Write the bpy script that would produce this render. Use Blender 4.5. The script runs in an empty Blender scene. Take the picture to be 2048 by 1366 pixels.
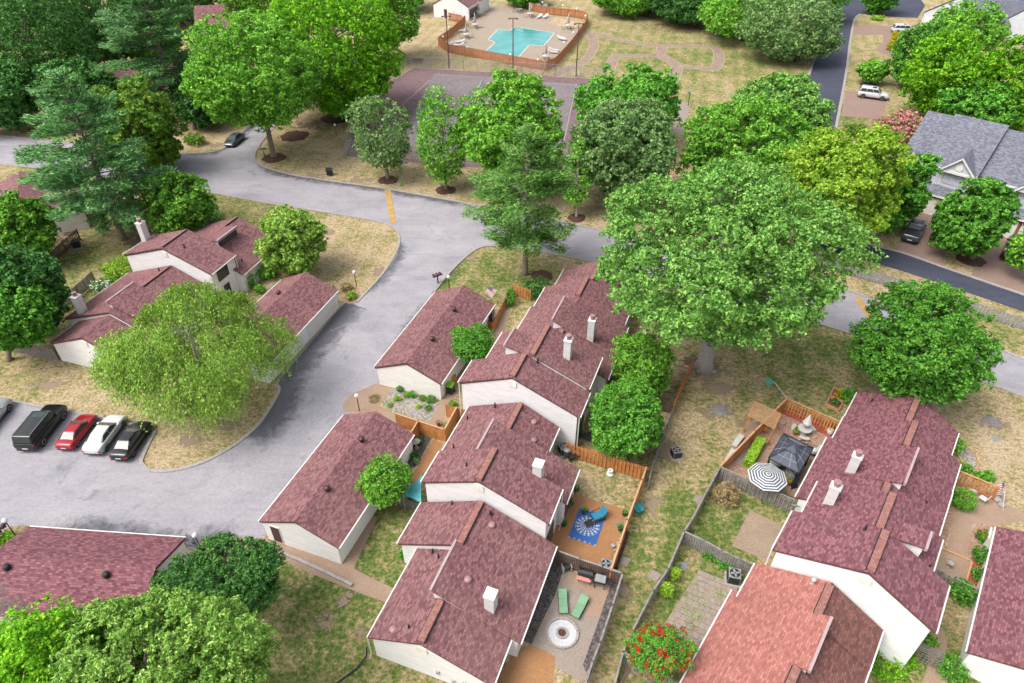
import bpy, math, random
import numpy as np
from mathutils import Vector, Matrix
from mathutils.geometry import tessellate_polygon

# ------------------------------------------------------------------ camera, world, sun, exposure
CAM_H = 46.0                      # drone height above the ground, metres
PITCH = math.radians(38.3)        # camera looks this far below the horizon
FPX = 1365.0                      # focal length in pixels of the 2048 px wide photograph
scene = bpy.context.scene
cam_data = bpy.data.cameras.new("camera")
cam_data.sensor_width = 36.0
cam_data.lens = 36.0 * FPX / 2048.0
cam_data.clip_start = 0.5
cam_data.clip_end = 6000.0
camera = bpy.data.objects.new("camera", cam_data)
camera.location = (0, 0, CAM_H)
camera.rotation_euler = (math.radians(90) - PITCH, 0, 0)
scene.collection.objects.link(camera)
scene.camera = camera

SUN_DIR = Vector((-0.50, -0.22, 0.84)).normalized()      # towards the sun
world = bpy.data.worlds.new("World")
scene.world = world
world.use_nodes = True
wn = world.node_tree
bg = wn.nodes["Background"]
sky = wn.nodes.new("ShaderNodeTexSky")
sky.sky_type = 'NISHITA'
sky.sun_disc = False
sky.sun_elevation = math.asin(SUN_DIR.z)
sky.sun_rotation = math.atan2(SUN_DIR.x, SUN_DIR.y)
sky.air_density = 1.0
sky.dust_density = 4.0
sky.ozone_density = 1.0
hsv = wn.nodes.new("ShaderNodeHueSaturation")           # thin overcast: the blue of the sky is veiled all over
hsv.inputs["Saturation"].default_value = 0.34
wn.links.new(sky.outputs[0], hsv.inputs["Color"])
wn.links.new(hsv.outputs[0], bg.inputs[0])
bg.inputs[1].default_value = 0.15

sun_data = bpy.data.lights.new("sun", 'SUN')
sun_data.energy = 1.5
sun_data.angle = math.radians(34)
sun_data.color = (1.0, 0.95, 0.88)
sun = bpy.data.objects.new("sun", sun_data)
sun.rotation_euler = SUN_DIR.to_track_quat('Z', 'Y').to_euler()
sun.location = (0, 0, 120)
scene.collection.objects.link(sun)

vs = scene.view_settings
vs.view_transform = 'Standard'
vs.look = 'None'
vs.gamma = 1.0
vs.use_curve_mapping = False
vs.exposure = 1.05
cyc = scene.cycles
cyc.max_bounces = 5
cyc.diffuse_bounces = 3
cyc.glossy_bounces = 2
cyc.transmission_bounces = 4
cyc.transparent_max_bounces = 8
cyc.caustics_reflective = False
cyc.caustics_refractive = False
cyc.use_denoising = True
cyc.use_adaptive_sampling = True
cyc.adaptive_threshold = 0.03

# ------------------------------------------------------------------ survey helpers: photograph pixel -> place on the site
CT, ST = math.cos(PITCH), math.sin(PITCH)
def G(u, v, z=0.0):
    x = (u - 1024) / FPX; y = (683 - v) / FPX
    dy = CT + y * ST; dz = -ST + y * CT
    t = (z - CAM_H) / dz
    return Vector((x * t, dy * t, z))
def upright(u, v, Y):
    """the point of the vertical plane at distance Y that pixel (u, v) shows"""
    x = (u - 1024) / FPX; y = (683 - v) / FPX
    dy = CT + y * ST; dz = -ST + y * CT
    t = Y / dy
    return Vector((x * t, Y, CAM_H + dz * t))
def depth_of(p):
    return p.y * CT - (p.z - CAM_H) * ST

# ------------------------------------------------------------------ object helpers
COL = scene.collection
def tag(o, label=None, cat=None, group=None, kind=None):
    if label: o["label"] = label
    if cat: o["category"] = cat
    if group: o["group"] = group
    if kind: o["kind"] = kind
    return o
def thing(name, label, cat, loc=(0, 0, 0), rz=0.0, group=None):
    o = bpy.data.objects.new(name, None)
    o.empty_display_size = 0.3
    o.location = loc; o.rotation_euler = (0, 0, rz)
    COL.objects.link(o)
    return tag(o, label, cat, group)
def link(name, mesh, parent=None, loc=None, rz=None, mat=None):
    o = bpy.data.objects.new(name, mesh)
    COL.objects.link(o)
    if parent is not None: o.parent = parent
    if loc is not None: o.location = loc
    if rz is not None: o.rotation_euler = (0, 0, rz) if not hasattr(rz, '__len__') else rz
    if mat is not None and len(mesh.materials) == 0: mesh.materials.append(mat)
    return o
def copy_tree(o, parent=None):
    c = o.copy(); COL.objects.link(c); c.parent = parent
    for ch in list(o.children):
        copy_tree(ch, c)
    return c

class MB:
    """collects boxes, prisms, tubes and sheets; build() links them as one mesh object"""
    def __init__(self): self.v = []; self.f = []
    def add(self, vs, fs):
        n = len(self.v); self.v += [tuple(p) for p in vs]; self.f += [tuple(i + n for i in q) for q in fs]; return self
    def box(self, x0, x1, y0, y1, z0, z1):
        return self.add([(x0,y0,z0),(x1,y0,z0),(x1,y1,z0),(x0,y1,z0),(x0,y0,z1),(x1,y0,z1),(x1,y1,z1),(x0,y1,z1)],
                        [(0,3,2,1),(4,5,6,7),(0,1,5,4),(1,2,6,5),(2,3,7,6),(3,0,4,7)])
    def hexa(self, a, b):
        """a: 4 bottom points, b: 4 top points"""
        return self.add(list(a) + list(b), [(0,3,2,1),(4,5,6,7),(0,1,5,4),(1,2,6,5),(2,3,7,6),(3,0,4,7)])
    def prism(self, pts, z0, z1):
        n = len(pts)
        vs = [(p[0], p[1], z0) for p in pts] + [(p[0], p[1], z1) for p in pts]
        return self.add(vs, [tuple(range(n))[::-1], tuple(range(n, 2*n))] + [(i, (i+1) % n, n + (i+1) % n, n + i) for i in range(n)])
    def lathe(self, prof, n=12, c=(0, 0, 0)):
        vs = []; fs = []
        for r, z in prof:
            for k in range(n):
                a = 2*math.pi*k/n; vs.append((c[0] + r*math.cos(a), c[1] + r*math.sin(a), c[2] + z))
        m = len(prof)
        for i in range(m-1):
            for k in range(n):
                fs.append((i*n+k, i*n+(k+1) % n, (i+1)*n+(k+1) % n, (i+1)*n+k))
        fs.append(tuple(range(n))[::-1]); fs.append(tuple(range((m-1)*n, m*n)))
        return self.add(vs, fs)
    def tube(self, pts, rad, n=6, cap=True):
        pts = [Vector(p) for p in pts]
        rads = rad if hasattr(rad, '__len__') else [rad]*len(pts)
        vs = []; fs = []
        for i, p in enumerate(pts):
            d = (pts[min(i+1, len(pts)-1)] - pts[max(i-1, 0)]).normalized()
            ref = Vector((0, 0, 1)) if abs(d.z) < 0.9 else Vector((1, 0, 0))
            a = d.cross(ref).normalized(); b = a.cross(d).normalized()
            for k in range(n):
                t = 2*math.pi*k/n; vs.append(p + (a*math.cos(t) + b*math.sin(t))*rads[i])
        for i in range(len(pts)-1):
            for k in range(n):
                fs.append((i*n+k, i*n+(k+1) % n, (i+1)*n+(k+1) % n, (i+1)*n+k))
        if cap:
            fs.append(tuple(range(n))[::-1]); fs.append(tuple(range((len(pts)-1)*n, len(pts)*n)))
        return self.add(vs, fs)
    def ball(self, c, r, n=10, m=7, sz=1.0):
        prof = [(max(r*math.sin(math.pi*i/m), 0.001), -r*sz*math.cos(math.pi*i/m)) for i in range(m+1)]
        return self.lathe(prof, n, c)
    def mesh(self, name, mat=None, smooth=False):
        me = bpy.data.meshes.new(name)
        me.from_pydata(self.v, [], self.f); me.update()
        if mat is not None: me.materials.append(mat)
        if smooth: me.polygons.foreach_set('use_smooth', [True]*len(me.polygons))
        return me
    def build(self, name, mat=None, parent=None, loc=None, rz=None, smooth=False):
        return link(name, self.mesh(name, mat, smooth), parent, loc, rz)

def up_facing(p, t):
    a, b, c = p[t[0]], p[t[1]], p[t[2]]
    return (b[0]-a[0])*(c[1]-a[1]) - (b[1]-a[1])*(c[0]-a[0]) > 0
def sheet(name, pts, z, mat, kind='structure', thick=0.0):
    """a flat piece of ground cover outlined by world points"""
    m = MB()
    if thick:
        p = [(q[0], q[1]) for q in pts]
        area = sum(p[i][0]*p[(i+1) % len(p)][1] - p[(i+1) % len(p)][0]*p[i][1] for i in range(len(p)))
        if area < 0: p = p[::-1]
        m.prism(p, z - thick, z)
    else:
        p = [(q[0], q[1], z) for q in pts]
        area = sum(p[i][0]*p[(i+1) % len(p)][1] - p[(i+1) % len(p)][0]*p[i][1] for i in range(len(p)))
        if area < 0: p = p[::-1]
        m.add(p, [t if up_facing(p, t) else t[::-1] for t in tessellate_polygon([[Vector(q) for q in p]])])
    o = m.build(name, mat)
    if kind: o["kind"] = kind
    return o
def GP(*px, z=0.0):
    return [G(u, v, z) for u, v in px]
def smooth_path(pts, k=4):
    pts = [Vector((p[0], p[1], 0)) for p in pts]; out = []
    for i in range(len(pts)-1):
        p0 = pts[max(i-1, 0)]; p1 = pts[i]; p2 = pts[i+1]; p3 = pts[min(i+2, len(pts)-1)]
        for j in range(k):
            t = j/k
            out.append(0.5*((2*p1) + (p2-p0)*t + (2*p0-5*p1+4*p2-p3)*t*t + (3*p1-p0-3*p2+p3)*t**3))
    out.append(pts[-1]); return out

# ------------------------------------------------------------------ materials
MATS = {}
def nodes_of(name):
    m = bpy.data.materials.new(name); m.use_nodes = True
    nt = m.node_tree; b = nt.nodes["Principled BSDF"]
    return m, nt, b
def N(nt, t, **kw):
    n = nt.nodes.new(t)
    for k, v in kw.items():
        if k == 'op': n.operation = v
        elif k == 'blend': n.blend_type = v
        else: n.inputs[k].default_value = v
    return n
def ramp(nt, fac, stops):
    r = nt.nodes.new("ShaderNodeValToRGB"); e = r.color_ramp.elements
    while len(e) < len(stops): e.new(0.5)
    for q, (p, c) in zip(e, stops):
        q.position = p; q.color = (c[0], c[1], c[2], 1)
    nt.links.new(fac, r.inputs[0]); return r.outputs[0]
def mixc(nt, fac, a, b, blend='MIX'):
    m = nt.nodes.new("ShaderNodeMix"); m.data_type = 'RGBA'; m.blend_type = blend
    for s, val in ((0, fac), (6, a), (7, b)):
        if hasattr(val, 'is_output') or hasattr(val, 'links'): nt.links.new(val, m.inputs[s])
        elif isinstance(val, (tuple, list)): m.inputs[s].default_value = (val[0], val[1], val[2], 1)
        else: m.inputs[s].default_value = val
    return m.outputs[2]
def noise(nt, vec, scale, detail=4, rough=0.55, dist=0.0):
    n = nt.nodes.new("ShaderNodeTexNoise"); n.inputs["Scale"].default_value = scale
    n.inputs["Detail"].default_value = detail; n.inputs["Roughness"].default_value = rough; n.inputs["Distortion"].default_value = dist
    nt.links.new(vec, n.inputs["Vector"]); return n.outputs["Fac"]
def position(nt):
    return nt.nodes.new("ShaderNodeNewGeometry").outputs["Position"]
def objco(nt):
    return nt.nodes.new("ShaderNodeTexCoord").outputs["Object"]
def mapping(nt, vec, scale=(1, 1, 1), rot=(0, 0, 0)):
    m = nt.nodes.new("ShaderNodeMapping"); m.inputs["Scale"].default_value = scale; m.inputs["Rotation"].default_value = rot
    nt.links.new(vec, m.inputs["Vector"]); return m.outputs[0]
def bump(nt, b, h, strength=0.4, dist=0.02):
    n = nt.nodes.new("ShaderNodeBump"); n.inputs["Strength"].default_value = strength; n.inputs["Distance"].default_value = dist
    nt.links.new(h, n.inputs["Height"]); nt.links.new(n.outputs[0], b.inputs["Normal"])
def math_(nt, op, a, b=None):
    n = nt.nodes.new("ShaderNodeMath"); n.operation = op
    for i, v in enumerate((a, b)):
        if v is None: continue
        if hasattr(v, 'links'): nt.links.new(v, n.inputs[i])
        else: n.inputs[i].default_value = v
    return n.outputs[0]

def plain(name, col, rough=0.7, metal=0.0, var=0.18, scale=3.0, spec=None, bumpy=0.0):
    """painted / wooden / stone surface: base colour with grain and wear"""
    if name in MATS: return MATS[name]
    m, nt, b = nodes_of(name)
    p = position(nt)
    f = noise(nt, p, scale, 5, 0.6)
    lo = tuple(max(c*(1-var), 0) for c in col); hi = tuple(min(c*(1+var), 1) for c in col)
    c = ramp(nt, f, [(0.3, lo), (0.7, hi)])
    nt.links.new(c, b.inputs["Base Color"])
    b.inputs["Roughness"].default_value = rough; b.inputs["Metallic"].default_value = metal
    if spec is not None: b.inputs["Specular IOR Level"].default_value = spec
    if bumpy: bump(nt, b, noise(nt, p, scale*8, 3), bumpy, 0.02)
    MATS[name] = m; return m

def shingles(name, dark, mid, light, row=0.19, tab=0.36, stain=(0.3, 0.2, 0.16), amt=0.25):
    m, nt, b = nodes_of(name)
    o = objco(nt)
    v = mapping(nt, o, (1, 1.09, 1))
    br = nt.nodes.new("ShaderNodeTexBrick")
    br.offset = 0.5; br.squash = 1.0
    br.inputs["Color1"].default_value = (0, 0, 0, 1); br.inputs["Color2"].default_value = (1, 1, 1, 1)
    br.inputs["Mortar"].default_value = (0.5, 0.5, 0.5, 1)
    br.inputs["Scale"].default_value = 1.0; br.inputs["Mortar Size"].default_value = 0.016
    br.inputs["Brick Width"].default_value = tab; br.inputs["Row Height"].default_value = row
    br.inputs["Bias"].default_value = 0.0
    nt.links.new(v, br.inputs["Vector"])
    n1 = noise(nt, v, 12.0, 4, 0.85)
    f = mixc(nt, 0.5, br.outputs["Color"], n1)
    c = ramp(nt, f, [(0.26, dark), (0.5, mid), (0.74, light)])
    n2 = noise(nt, mapping(nt, o, (0.5, 0.16, 0.3)), 1.0, 5, 0.6)
    st = ramp(nt, n2, [(0.42, (0, 0, 0)), (0.75, (amt, amt, amt))])
    c = mixc(nt, st, c, stain)
    c = mixc(nt, math_(nt, 'MULTIPLY', br.outputs["Fac"], 0.35), c, tuple(x*0.45 for x in dark))
    nt.links.new(c, b.inputs["Base Color"])
    b.inputs["Roughness"].default_value = 0.95; b.inputs["Specular IOR Level"].default_value = 0.2
    h = mixc(nt, 0.5, math_(nt, 'SUBTRACT', 1.0, br.outputs["Fac"]), noise(nt, o, 40, 2))
    bump(nt, b, h, 0.5, 0.015)
    MATS[name] = m; return m

def siding(name, col):
    m, nt, b = nodes_of(name)
    o = objco(nt)
    sx = nt.nodes.new("ShaderNodeSeparateXYZ"); nt.links.new(o, sx.inputs[0])
    fr = math_(nt, 'FRACT', math_(nt, 'MULTIPLY', sx.outputs[2], 1/0.2))
    line = ramp(nt, fr, [(0.0, (0.58, 0.58, 0.58)), (0.2, (1, 1, 1)), (0.95, (0.97, 0.97, 0.97)), (1.0, (0.58, 0.58, 0.58))])
    n = noise(nt, mapping(nt, o, (0.7, 0.7, 2.5)), 1.0, 5, 0.65)
    grime = ramp(nt, n, [(0.3, tuple(c*0.86 for c in col)), (0.62, col)])
    nt.links.new(mixc(nt, 1.0, grime, line, 'MULTIPLY'), b.inputs["Base Color"])
    b.inputs["Roughness"].default_value = 0.65
    bump(nt, b, fr, 0.5, 0.03)
    MATS[name] = m; return m

def leaf_mat(name, cols, trans=0.28):
    m, nt, b = nodes_of(name)
    g = nt.nodes.new("ShaderNodeNewGeometry"); oi = nt.nodes.new("ShaderNodeObjectInfo")
    big = noise(nt, g.outputs["Position"], 0.55, 2, 0.5)
    f = math_(nt, 'ADD', math_(nt, 'MULTIPLY', g.outputs["Random Per Island"], 0.68), math_(nt, 'MULTIPLY', big, 0.32))
    c = ramp(nt, f, [(0.15, cols[0]), (0.5, cols[1]), (0.85, cols[2])])
    hs = nt.nodes.new("ShaderNodeHueSaturation")
    nt.links.new(c, hs.inputs["Color"])
    nt.links.new(math_(nt, 'ADD', math_(nt, 'MULTIPLY', oi.outputs["Random"], 0.3), 0.85), hs.inputs["Value"])
    c = hs.outputs[0]
    nt.links.new(c, b.inputs["Base Color"]); b.inputs["Roughness"].default_value = 0.6
    b.inputs["Specular IOR Level"].default_value = 0.10
    t = nt.nodes.new("ShaderNodeBsdfTranslucent")
    nt.links.new(mixc(nt, 1.0, c, (1.0, 1.0, 0.55), 'MULTIPLY'), t.inputs[0])
    mx = nt.nodes.new("ShaderNodeMixShader"); mx.inputs[0].default_value = trans
    nt.links.new(b.outputs[0], mx.inputs[1]); nt.links.new(t.outputs[0], mx.inputs[2])
    nt.links.new(mx.outputs[0], nt.nodes["Material Output"].inputs[0])
    MATS[name] = m; return m

def glassy(name, col=(0.03, 0.04, 0.05), rough=0.08):
    m, nt, b = nodes_of(name)
    b.inputs["Base Color"].default_value = (*col, 1); b.inputs["Roughness"].default_value = rough
    b.inputs["Specular IOR Level"].default_value = 0.45
    MATS[name] = m; return m
def carpaint(name, col, metal=0.3):
    m, nt, b = nodes_of(name)
    b.inputs["Base Color"].default_value = (*col, 1); b.inputs["Roughness"].default_value = 0.28
    b.inputs["Metallic"].default_value = metal
    b.inputs["Coat Weight"].default_value = 0.45; b.inputs["Coat Roughness"].default_value = 0.05
    MATS[name] = m; return m
# ================================================================== GROUND
def grass_material():
    m, nt, b = nodes_of("lawn_grass")
    p = position(nt)
    at = nt.nodes.new("ShaderNodeAttribute"); at.attribute_name = "green"
    sp = nt.nodes.new("ShaderNodeSeparateXYZ"); nt.links.new(p, sp.inputs[0])
    n_big = noise(nt, p, 0.22, 5, 0.62, 0.6)
    n_mid = noise(nt, p, 1.3, 5, 0.7, 0.4)
    n_fine = noise(nt, p, 9.0, 4, 0.75)
    # mower stripes, running the length of the lawns
    wv = nt.nodes.new("ShaderNodeTexWave"); wv.inputs["Scale"].default_value = 0.11; wv.inputs["Distortion"].default_value = 3.0
    wv.inputs["Detail"].default_value = 4; wv.inputs["Detail Scale"].default_value = 0.6
    nt.links.new(mapping(nt, p, (1, 1, 1), (0, 0, math.radians(14))), wv.inputs["Vector"])
    def swing(n, amp, lo=.36, hi=.64):
        r = nt.nodes.new("ShaderNodeMapRange"); r.inputs[1].default_value = lo; r.inputs[2].default_value = hi
        r.inputs[3].default_value = -amp; r.inputs[4].default_value = amp; nt.links.new(n, r.inputs[0]); return r.outputs[0]
    f = math_(nt, 'ADD', at.outputs["Fac"], swing(n_big, .17))
    f = math_(nt, 'ADD', f, swing(n_mid, .20)); f = math_(nt, 'ADD', f, swing(n_fine, .13, .3, .7)); f = math_(nt, 'ADD', f, swing(noise(nt, p, 2.6, 3, .65), .20, .34, .66)); f = math_(nt, 'ADD', f, swing(wv.outputs["Fac"], .06, 0, 1))
    c = ramp(nt, f, [(0.0, (0.375, 0.295, 0.195)), (0.18, (0.325, 0.25, 0.142)), (0.38, (0.25, 0.205, 0.098)), (0.54, (0.165, 0.172, 0.060)),
                     (0.72, (0.100, 0.136, 0.034)), (1.0, (0.058, 0.100, 0.020))])
    bare = ramp(nt, noise(nt, p, 0.9, 6, 0.75, 0.8), [(0.62, (0, 0, 0)), (0.72, (.55, .55, .55))])
    c = mixc(nt, bare, c, (0.29, 0.215, 0.14))
    tuft = ramp(nt, noise(nt, p, 5.0, 2, 0.6), [(0.33, (0.66, 0.66, 0.66)), (0.5, (1, 1, 1)), (0.67, (1.32, 1.32, 1.32))])
    c = mixc(nt, 1.0, c, tuft, 'MULTIPLY')
    nt.links.new(c, b.inputs["Base Color"]); b.inputs["Roughness"].default_value = 1.0
    b.inputs["Specular IOR Level"].default_value = 0.1
    h = math_(nt, 'ADD', math_(nt, 'MULTIPLY', n_fine, 0.5), noise(nt, p, 30, 3, 0.8))
    bump(nt, b, h, 0.9, 0.05)
    return m
GRASS = grass_material()

def axis_values(lo, hi, step, far):
    v = list(np.arange(lo, hi + 0.01, step))
    for k in (4, 12, 40, 120, 400, 1200):
        if v[0] - k > -far: v.insert(0, v[0] - k)
        if v[-1] + k < far: v.append(v[-1] + k)
    return np.array(v)
xs = axis_values(-165, 165, 1.25, 3000); ys = axis_values(8, 250, 1.25, 3000)
XX, YY = np.meshgrid(xs, ys)
green = np.full(XX.shape, 0.25); blob = np.zeros(XX.shape)
# where the lawns are greener or drier: pixel, radius (m), change
for (u, v, r, d) in [
    (940, 530, 7, .42), (905, 560, 5, .35), (1000, 545, 5, .2), (470, 405, 9, .22), (560, 420, 8, .12), (430, 395, 8, .2),
    (640, 450, 6, .05), (720, 1110, 4, .34), (760, 1060, 3, .3), (700, 1240, 5, .42), (600, 1290, 5, .40), (640, 1200, 4, .38), (820, 1340, 4, .25),
    (560, 1330, 4, .35), (740, 1200, 2.5, .1), (1460, 1050, 4, .55), (1500, 1010, 2.5, .5), (1420, 1030, 2.5, .4), (1340, 1120, 3, .4), (1330, 1230, 2.5, .45),
    (1370, 1110, 2, .35), (1480, 1170, 2, .1), (1260, 1300, 4, .2), (1260, 1200, 4, .12), (1290, 1060, 5, .08), (1300, 960, 5, .0), (1780, 1330, 4, .5), (1910, 1190, 3, .1), (1890, 1330, 3, .25),
    (1700, 260, 9, .5), (1730, 245, 7, .4), (1740, 160, 10, .2), (1740, 120, 9, .02), (1350, 115, 10, .22), (1250, 130, 9, .2), (1290, 65, 20, .15), (1450, 150, 20, .12), (1410, 200, 12, .15),
    (1240, 105, 10, .2), (1500, 130, 14, .15), (1000, 130, 10, .12), (1550, 50, 25, .2),
    (150, 545, 6, .18), (200, 510, 6, .2), (120, 620, 5, .1), (60, 335, 10, .2), (30, 600, 12, .25), (250, 470, 4, -.1),
    (1600, 720, 6, .16), (1650, 730, 6, .14), (1560, 790, 5, .12), (1480, 800, 6, -.02), (1700, 700, 5, .2), (1450, 920, 4, .1), (1380, 880, 5, -.02), (1990, 690, 6, .1),
    (1960, 900, 6, -.14), (1990, 960, 5, -.1), (1900, 880, 3, .1), (1650, 555, 5, .0), (2000, 660, 5, .15),
    (340, 880, 4, -.06), (420, 860, 4, -.1), (80, 760, 6, -.02), (150, 780, 5, -.08), (260, 760, 6, -.05), (700, 500, 7, -.08), (640, 470, 4, -.04), (740, 550, 4, -.06),
    (640, 330, 10, -.04), (860, 370, 9, -.03), (760, 345, 9, -.05), (400, 280, 6, -.1), (640, 260, 9, .05), (1000, 395, 8, -.02), (1190, 410, 7, -.05), (880, 60, 12, -.1), (1100, 280, 14, .1),
    (1210, 990, 5, .06), (1170, 960, 4, -.02), (1040, 560, 3, -.05), (1050, 620, 3, .12), (1030, 600, 2, .2), (900, 600, 3, .35), (1560, 1070, 2, -.1), (1420, 985, 2, -.2), (1290, 860, 4, .0), (1640, 790, 3, .14), (1700, 860, 3, .1)]:
    c = G(u, v)
    blob += d * np.exp(-((XX - c.x)**2 + (YY - c.y)**2) / (2 * (r*0.75)**2))
green = np.clip(green + np.where(blob > 0, 0.36*np.tanh(blob/0.36), 0.8*blob), 0.02, 0.62)
me = bpy.data.meshes.new("ground")
nx, ny = len(xs), len(ys)
co = np.stack([XX, YY, np.zeros_like(XX)], -1).reshape(-1, 3)
idx = (np.arange(ny-1)[:, None]*nx + np.arange(nx-1)[None, :]).reshape(-1)
quads = np.stack([idx, idx+1, idx+nx+1, idx+nx], 1)
def fast_mesh(me, co, quads, smooth=False):
    me.vertices.add(len(co)); me.vertices.foreach_set('co', np.ascontiguousarray(co, dtype=np.float32).ravel())
    me.loops.add(quads.size); me.loops.foreach_set('vertex_index', np.ascontiguousarray(quads, dtype=np.int32).ravel())
    me.polygons.add(len(quads)); k = quads.shape[1]
    me.polygons.foreach_set('loop_start', np.arange(0, quads.size, k, dtype=np.int32))
    try: me.polygons.foreach_set('loop_total', np.full(len(quads), k, dtype=np.int32))
    except Exception: pass
    if smooth: me.polygons.foreach_set('use_smooth', np.ones(len(quads), dtype=bool))
    me.update(calc_edges=True); me.validate()
fast_mesh(me, co, quads)
a = me.attributes.new("green", 'FLOAT', 'POINT'); a.data.foreach_set('value', green.ravel().astype(np.float32))
me.materials.append(GRASS)
ground = link("ground", me); ground["kind"] = "structure"

def asphalt(name, lo, mid, hi, stain):
    m, nt, b = nodes_of(name)
    p = position(nt)
    n1 = noise(nt, p, 0.12, 6, 0.65, 1.2)
    n2 = noise(nt, mapping(nt, p, (0.35, 1.1, 1), (0, 0, math.radians(20))), 0.5, 6, 0.7, 0.8)
    n3 = noise(nt, p, 14, 3, 0.8)
    f = math_(nt, 'ADD', math_(nt, 'MULTIPLY', n1, 0.55), math_(nt, 'MULTIPLY', n2, 0.45))
    c = ramp(nt, f, [(0.3, lo), (0.5, mid), (0.68, hi)])
    sn = ramp(nt, noise(nt, mapping(nt, p, (1, 1, 1), (0, 0, 0.4)), 0.32, 7, 0.72, 1.6), [(0.58, (0, 0, 0)), (0.72, (0.6, 0.6, 0.6))])
    c = mixc(nt, sn, c, stain)
    c = mixc(nt, 1.0, c, ramp(nt, noise(nt, p, 3.2, 5, 0.8), [(0.3, (0.84, 0.84, 0.84)), (0.7, (1.12, 1.12, 1.12))]), 'MULTIPLY')
    # crack-sealer lines
    vo = nt.nodes.new("ShaderNodeTexVoronoi"); vo.feature = 'DISTANCE_TO_EDGE'; vo.inputs["Scale"].default_value = 0.16
    wob = nt.nodes.new("ShaderNodeVectorMath"); wob.operation = 'ADD'
    nn = nt.nodes.new("ShaderNodeTexNoise"); nn.inputs["Scale"].default_value = 0.5; nn.inputs["Detail"].default_value = 4
    nt.links.new(p, nn.inputs["Vector"]); sc = nt.nodes.new("ShaderNodeVectorMath"); sc.operation = 'SCALE'; sc.inputs["Scale"].default_value = 3.0
    nt.links.new(nn.outputs["Color"], sc.inputs[0]); nt.links.new(p, wob.inputs[0]); nt.links.new(sc.outputs[0], wob.inputs[1])
    nt.links.new(wob.outputs[0], vo.inputs["Vector"])
    cr = ramp(nt, vo.outputs["Distance"], [(0.002, (0.16, 0.16, 0.16)), (0.008, (0, 0, 0))])
    c = mixc(nt, cr, c, stain)
    g = ramp(nt, n3, [(0.3, (0.86, 0.86, 0.86)), (0.7, (1.1, 1.1, 1.1))])
    c = mixc(nt, 1.0, c, g, 'MULTIPLY')
    nt.links.new(c, b.inputs["Base Color"]); b.inputs["Roughness"].default_value = 0.9; b.inputs["Specular IOR Level"].default_value = 0.25
    bump(nt, b, noise(nt, p, 45, 2), 0.4, 0.01)
    MATS[name] = m; return m
OLD_ASPHALT = asphalt("old_asphalt", (0.19, 0.182, 0.205), (0.262, 0.248, 0.272), (0.33, 0.31, 0.325), (0.10, 0.10, 0.12))
NEW_ASPHALT = asphalt("new_asphalt", (0.034, 0.037, 0.058), (0.046, 0.05, 0.074), (0.062, 0.066, 0.092), (0.028, 0.032, 0.048))

def stony(name, cols, scale=16, big=0.5, rough=0.9):
    m, nt, b = nodes_of(name)
    p = position(nt)
    vo = nt.nodes.new("ShaderNodeTexVoronoi"); vo.inputs["Scale"].default_value = scale; nt.links.new(p, vo.inputs["Vector"])
    rnd = nt.nodes.new("ShaderNodeSeparateColor"); nt.links.new(vo.outputs["Color"], rnd.inputs[0])
    f = math_(nt, 'ADD', math_(nt, 'MULTIPLY', rnd.outputs[0], 0.55), math_(nt, 'MULTIPLY', noise(nt, p, big, 5, 0.65), 0.5))
    c = ramp(nt, f, [(0.2, cols[0]), (0.5, cols[1]), (0.85, cols[2])])
    nt.links.new(c, b.inputs["Base Color"]); b.inputs["Roughness"].default_value = rough; b.inputs["Specular IOR Level"].default_value = 0.2
    bump(nt, b, vo.outputs["Distance"], 0.5, 0.02)
    MATS[name] = m; return m
AGG = stony("aggregate_concrete", [(0.209, 0.139, 0.093), (0.267, 0.186, 0.131), (0.313, 0.232, 0.174)], 26, 0.6)
AGG_ORANGE = stony("orange_aggregate", [(0.218, 0.104, 0.044), (0.281, 0.140, 0.062), (0.322, 0.182, 0.094)], 26, 0.6)
AGG_PINK = stony("pink_aggregate", [(0.180, 0.117, 0.095), (0.220, 0.150, 0.122), (0.250, 0.180, 0.150)], 18, 0.35)
CONC = stony("pale_concrete", [(0.177, 0.146, 0.121), (0.229, 0.189, 0.158), (0.279, 0.239, 0.205)], 22, 0.7)
DECKC = stony("pool_deck_concrete", [(0.220, 0.177, 0.136), (0.261, 0.212, 0.165), (0.296, 0.246, 0.197)], 10, 0.3)
KERB = stony("kerb_concrete", [(0.211, 0.192, 0.180), (0.273, 0.248, 0.232), (0.322, 0.298, 0.279)], 8, 0.9)
DIRT = stony("bare_dirt", [(0.187, 0.132, 0.094), (0.248, 0.182, 0.132), (0.297, 0.231, 0.176)], 20, 0.7)
MULCH = stony("brown_mulch", [(0.036, 0.019, 0.014), (0.068, 0.034, 0.026), (0.112, 0.060, 0.044)], 14, 2.0)
DARK_MULCH = stony("dark_mulch", [(0.04, 0.034, 0.032), (0.075, 0.063, 0.06), (0.15, 0.13, 0.12)], 10, 2.0)
RED_MULCH = stony("red_mulch", [(0.182, 0.035, 0.025), (0.252, 0.059, 0.042), (0.308, 0.098, 0.070)], 16, 2.0)
GRAVEL = stony("tan_gravel", [(0.204, 0.114, 0.075), (0.276, 0.162, 0.114), (0.348, 0.252, 0.198)], 8, 1.0)
GREYROCK = stony("grey_gravel", [(0.124, 0.105, 0.087), (0.223, 0.198, 0.167), (0.335, 0.310, 0.279)], 7, 0.8)
COURT_RED = stony("court_purple_asphalt", [(0.112, 0.071, 0.078), (0.146, 0.095, 0.102), (0.177, 0.122, 0.126)], 3, 0.12)
COURT_GREY = stony("court_grey_asphalt", [(.125, .106, .109), (.155, .132, .136), (.19, .164, .167)], 3, 0.14)
YELLOW = plain("road_yellow_paint", (0.34, 0.215, 0.068), 0.8, 0, 0.25, 1.2)
WHITE_LINE = plain("court_white_line", (0.24, 0.225, 0.225), 0.8, 0, 0.15, 2)
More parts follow.
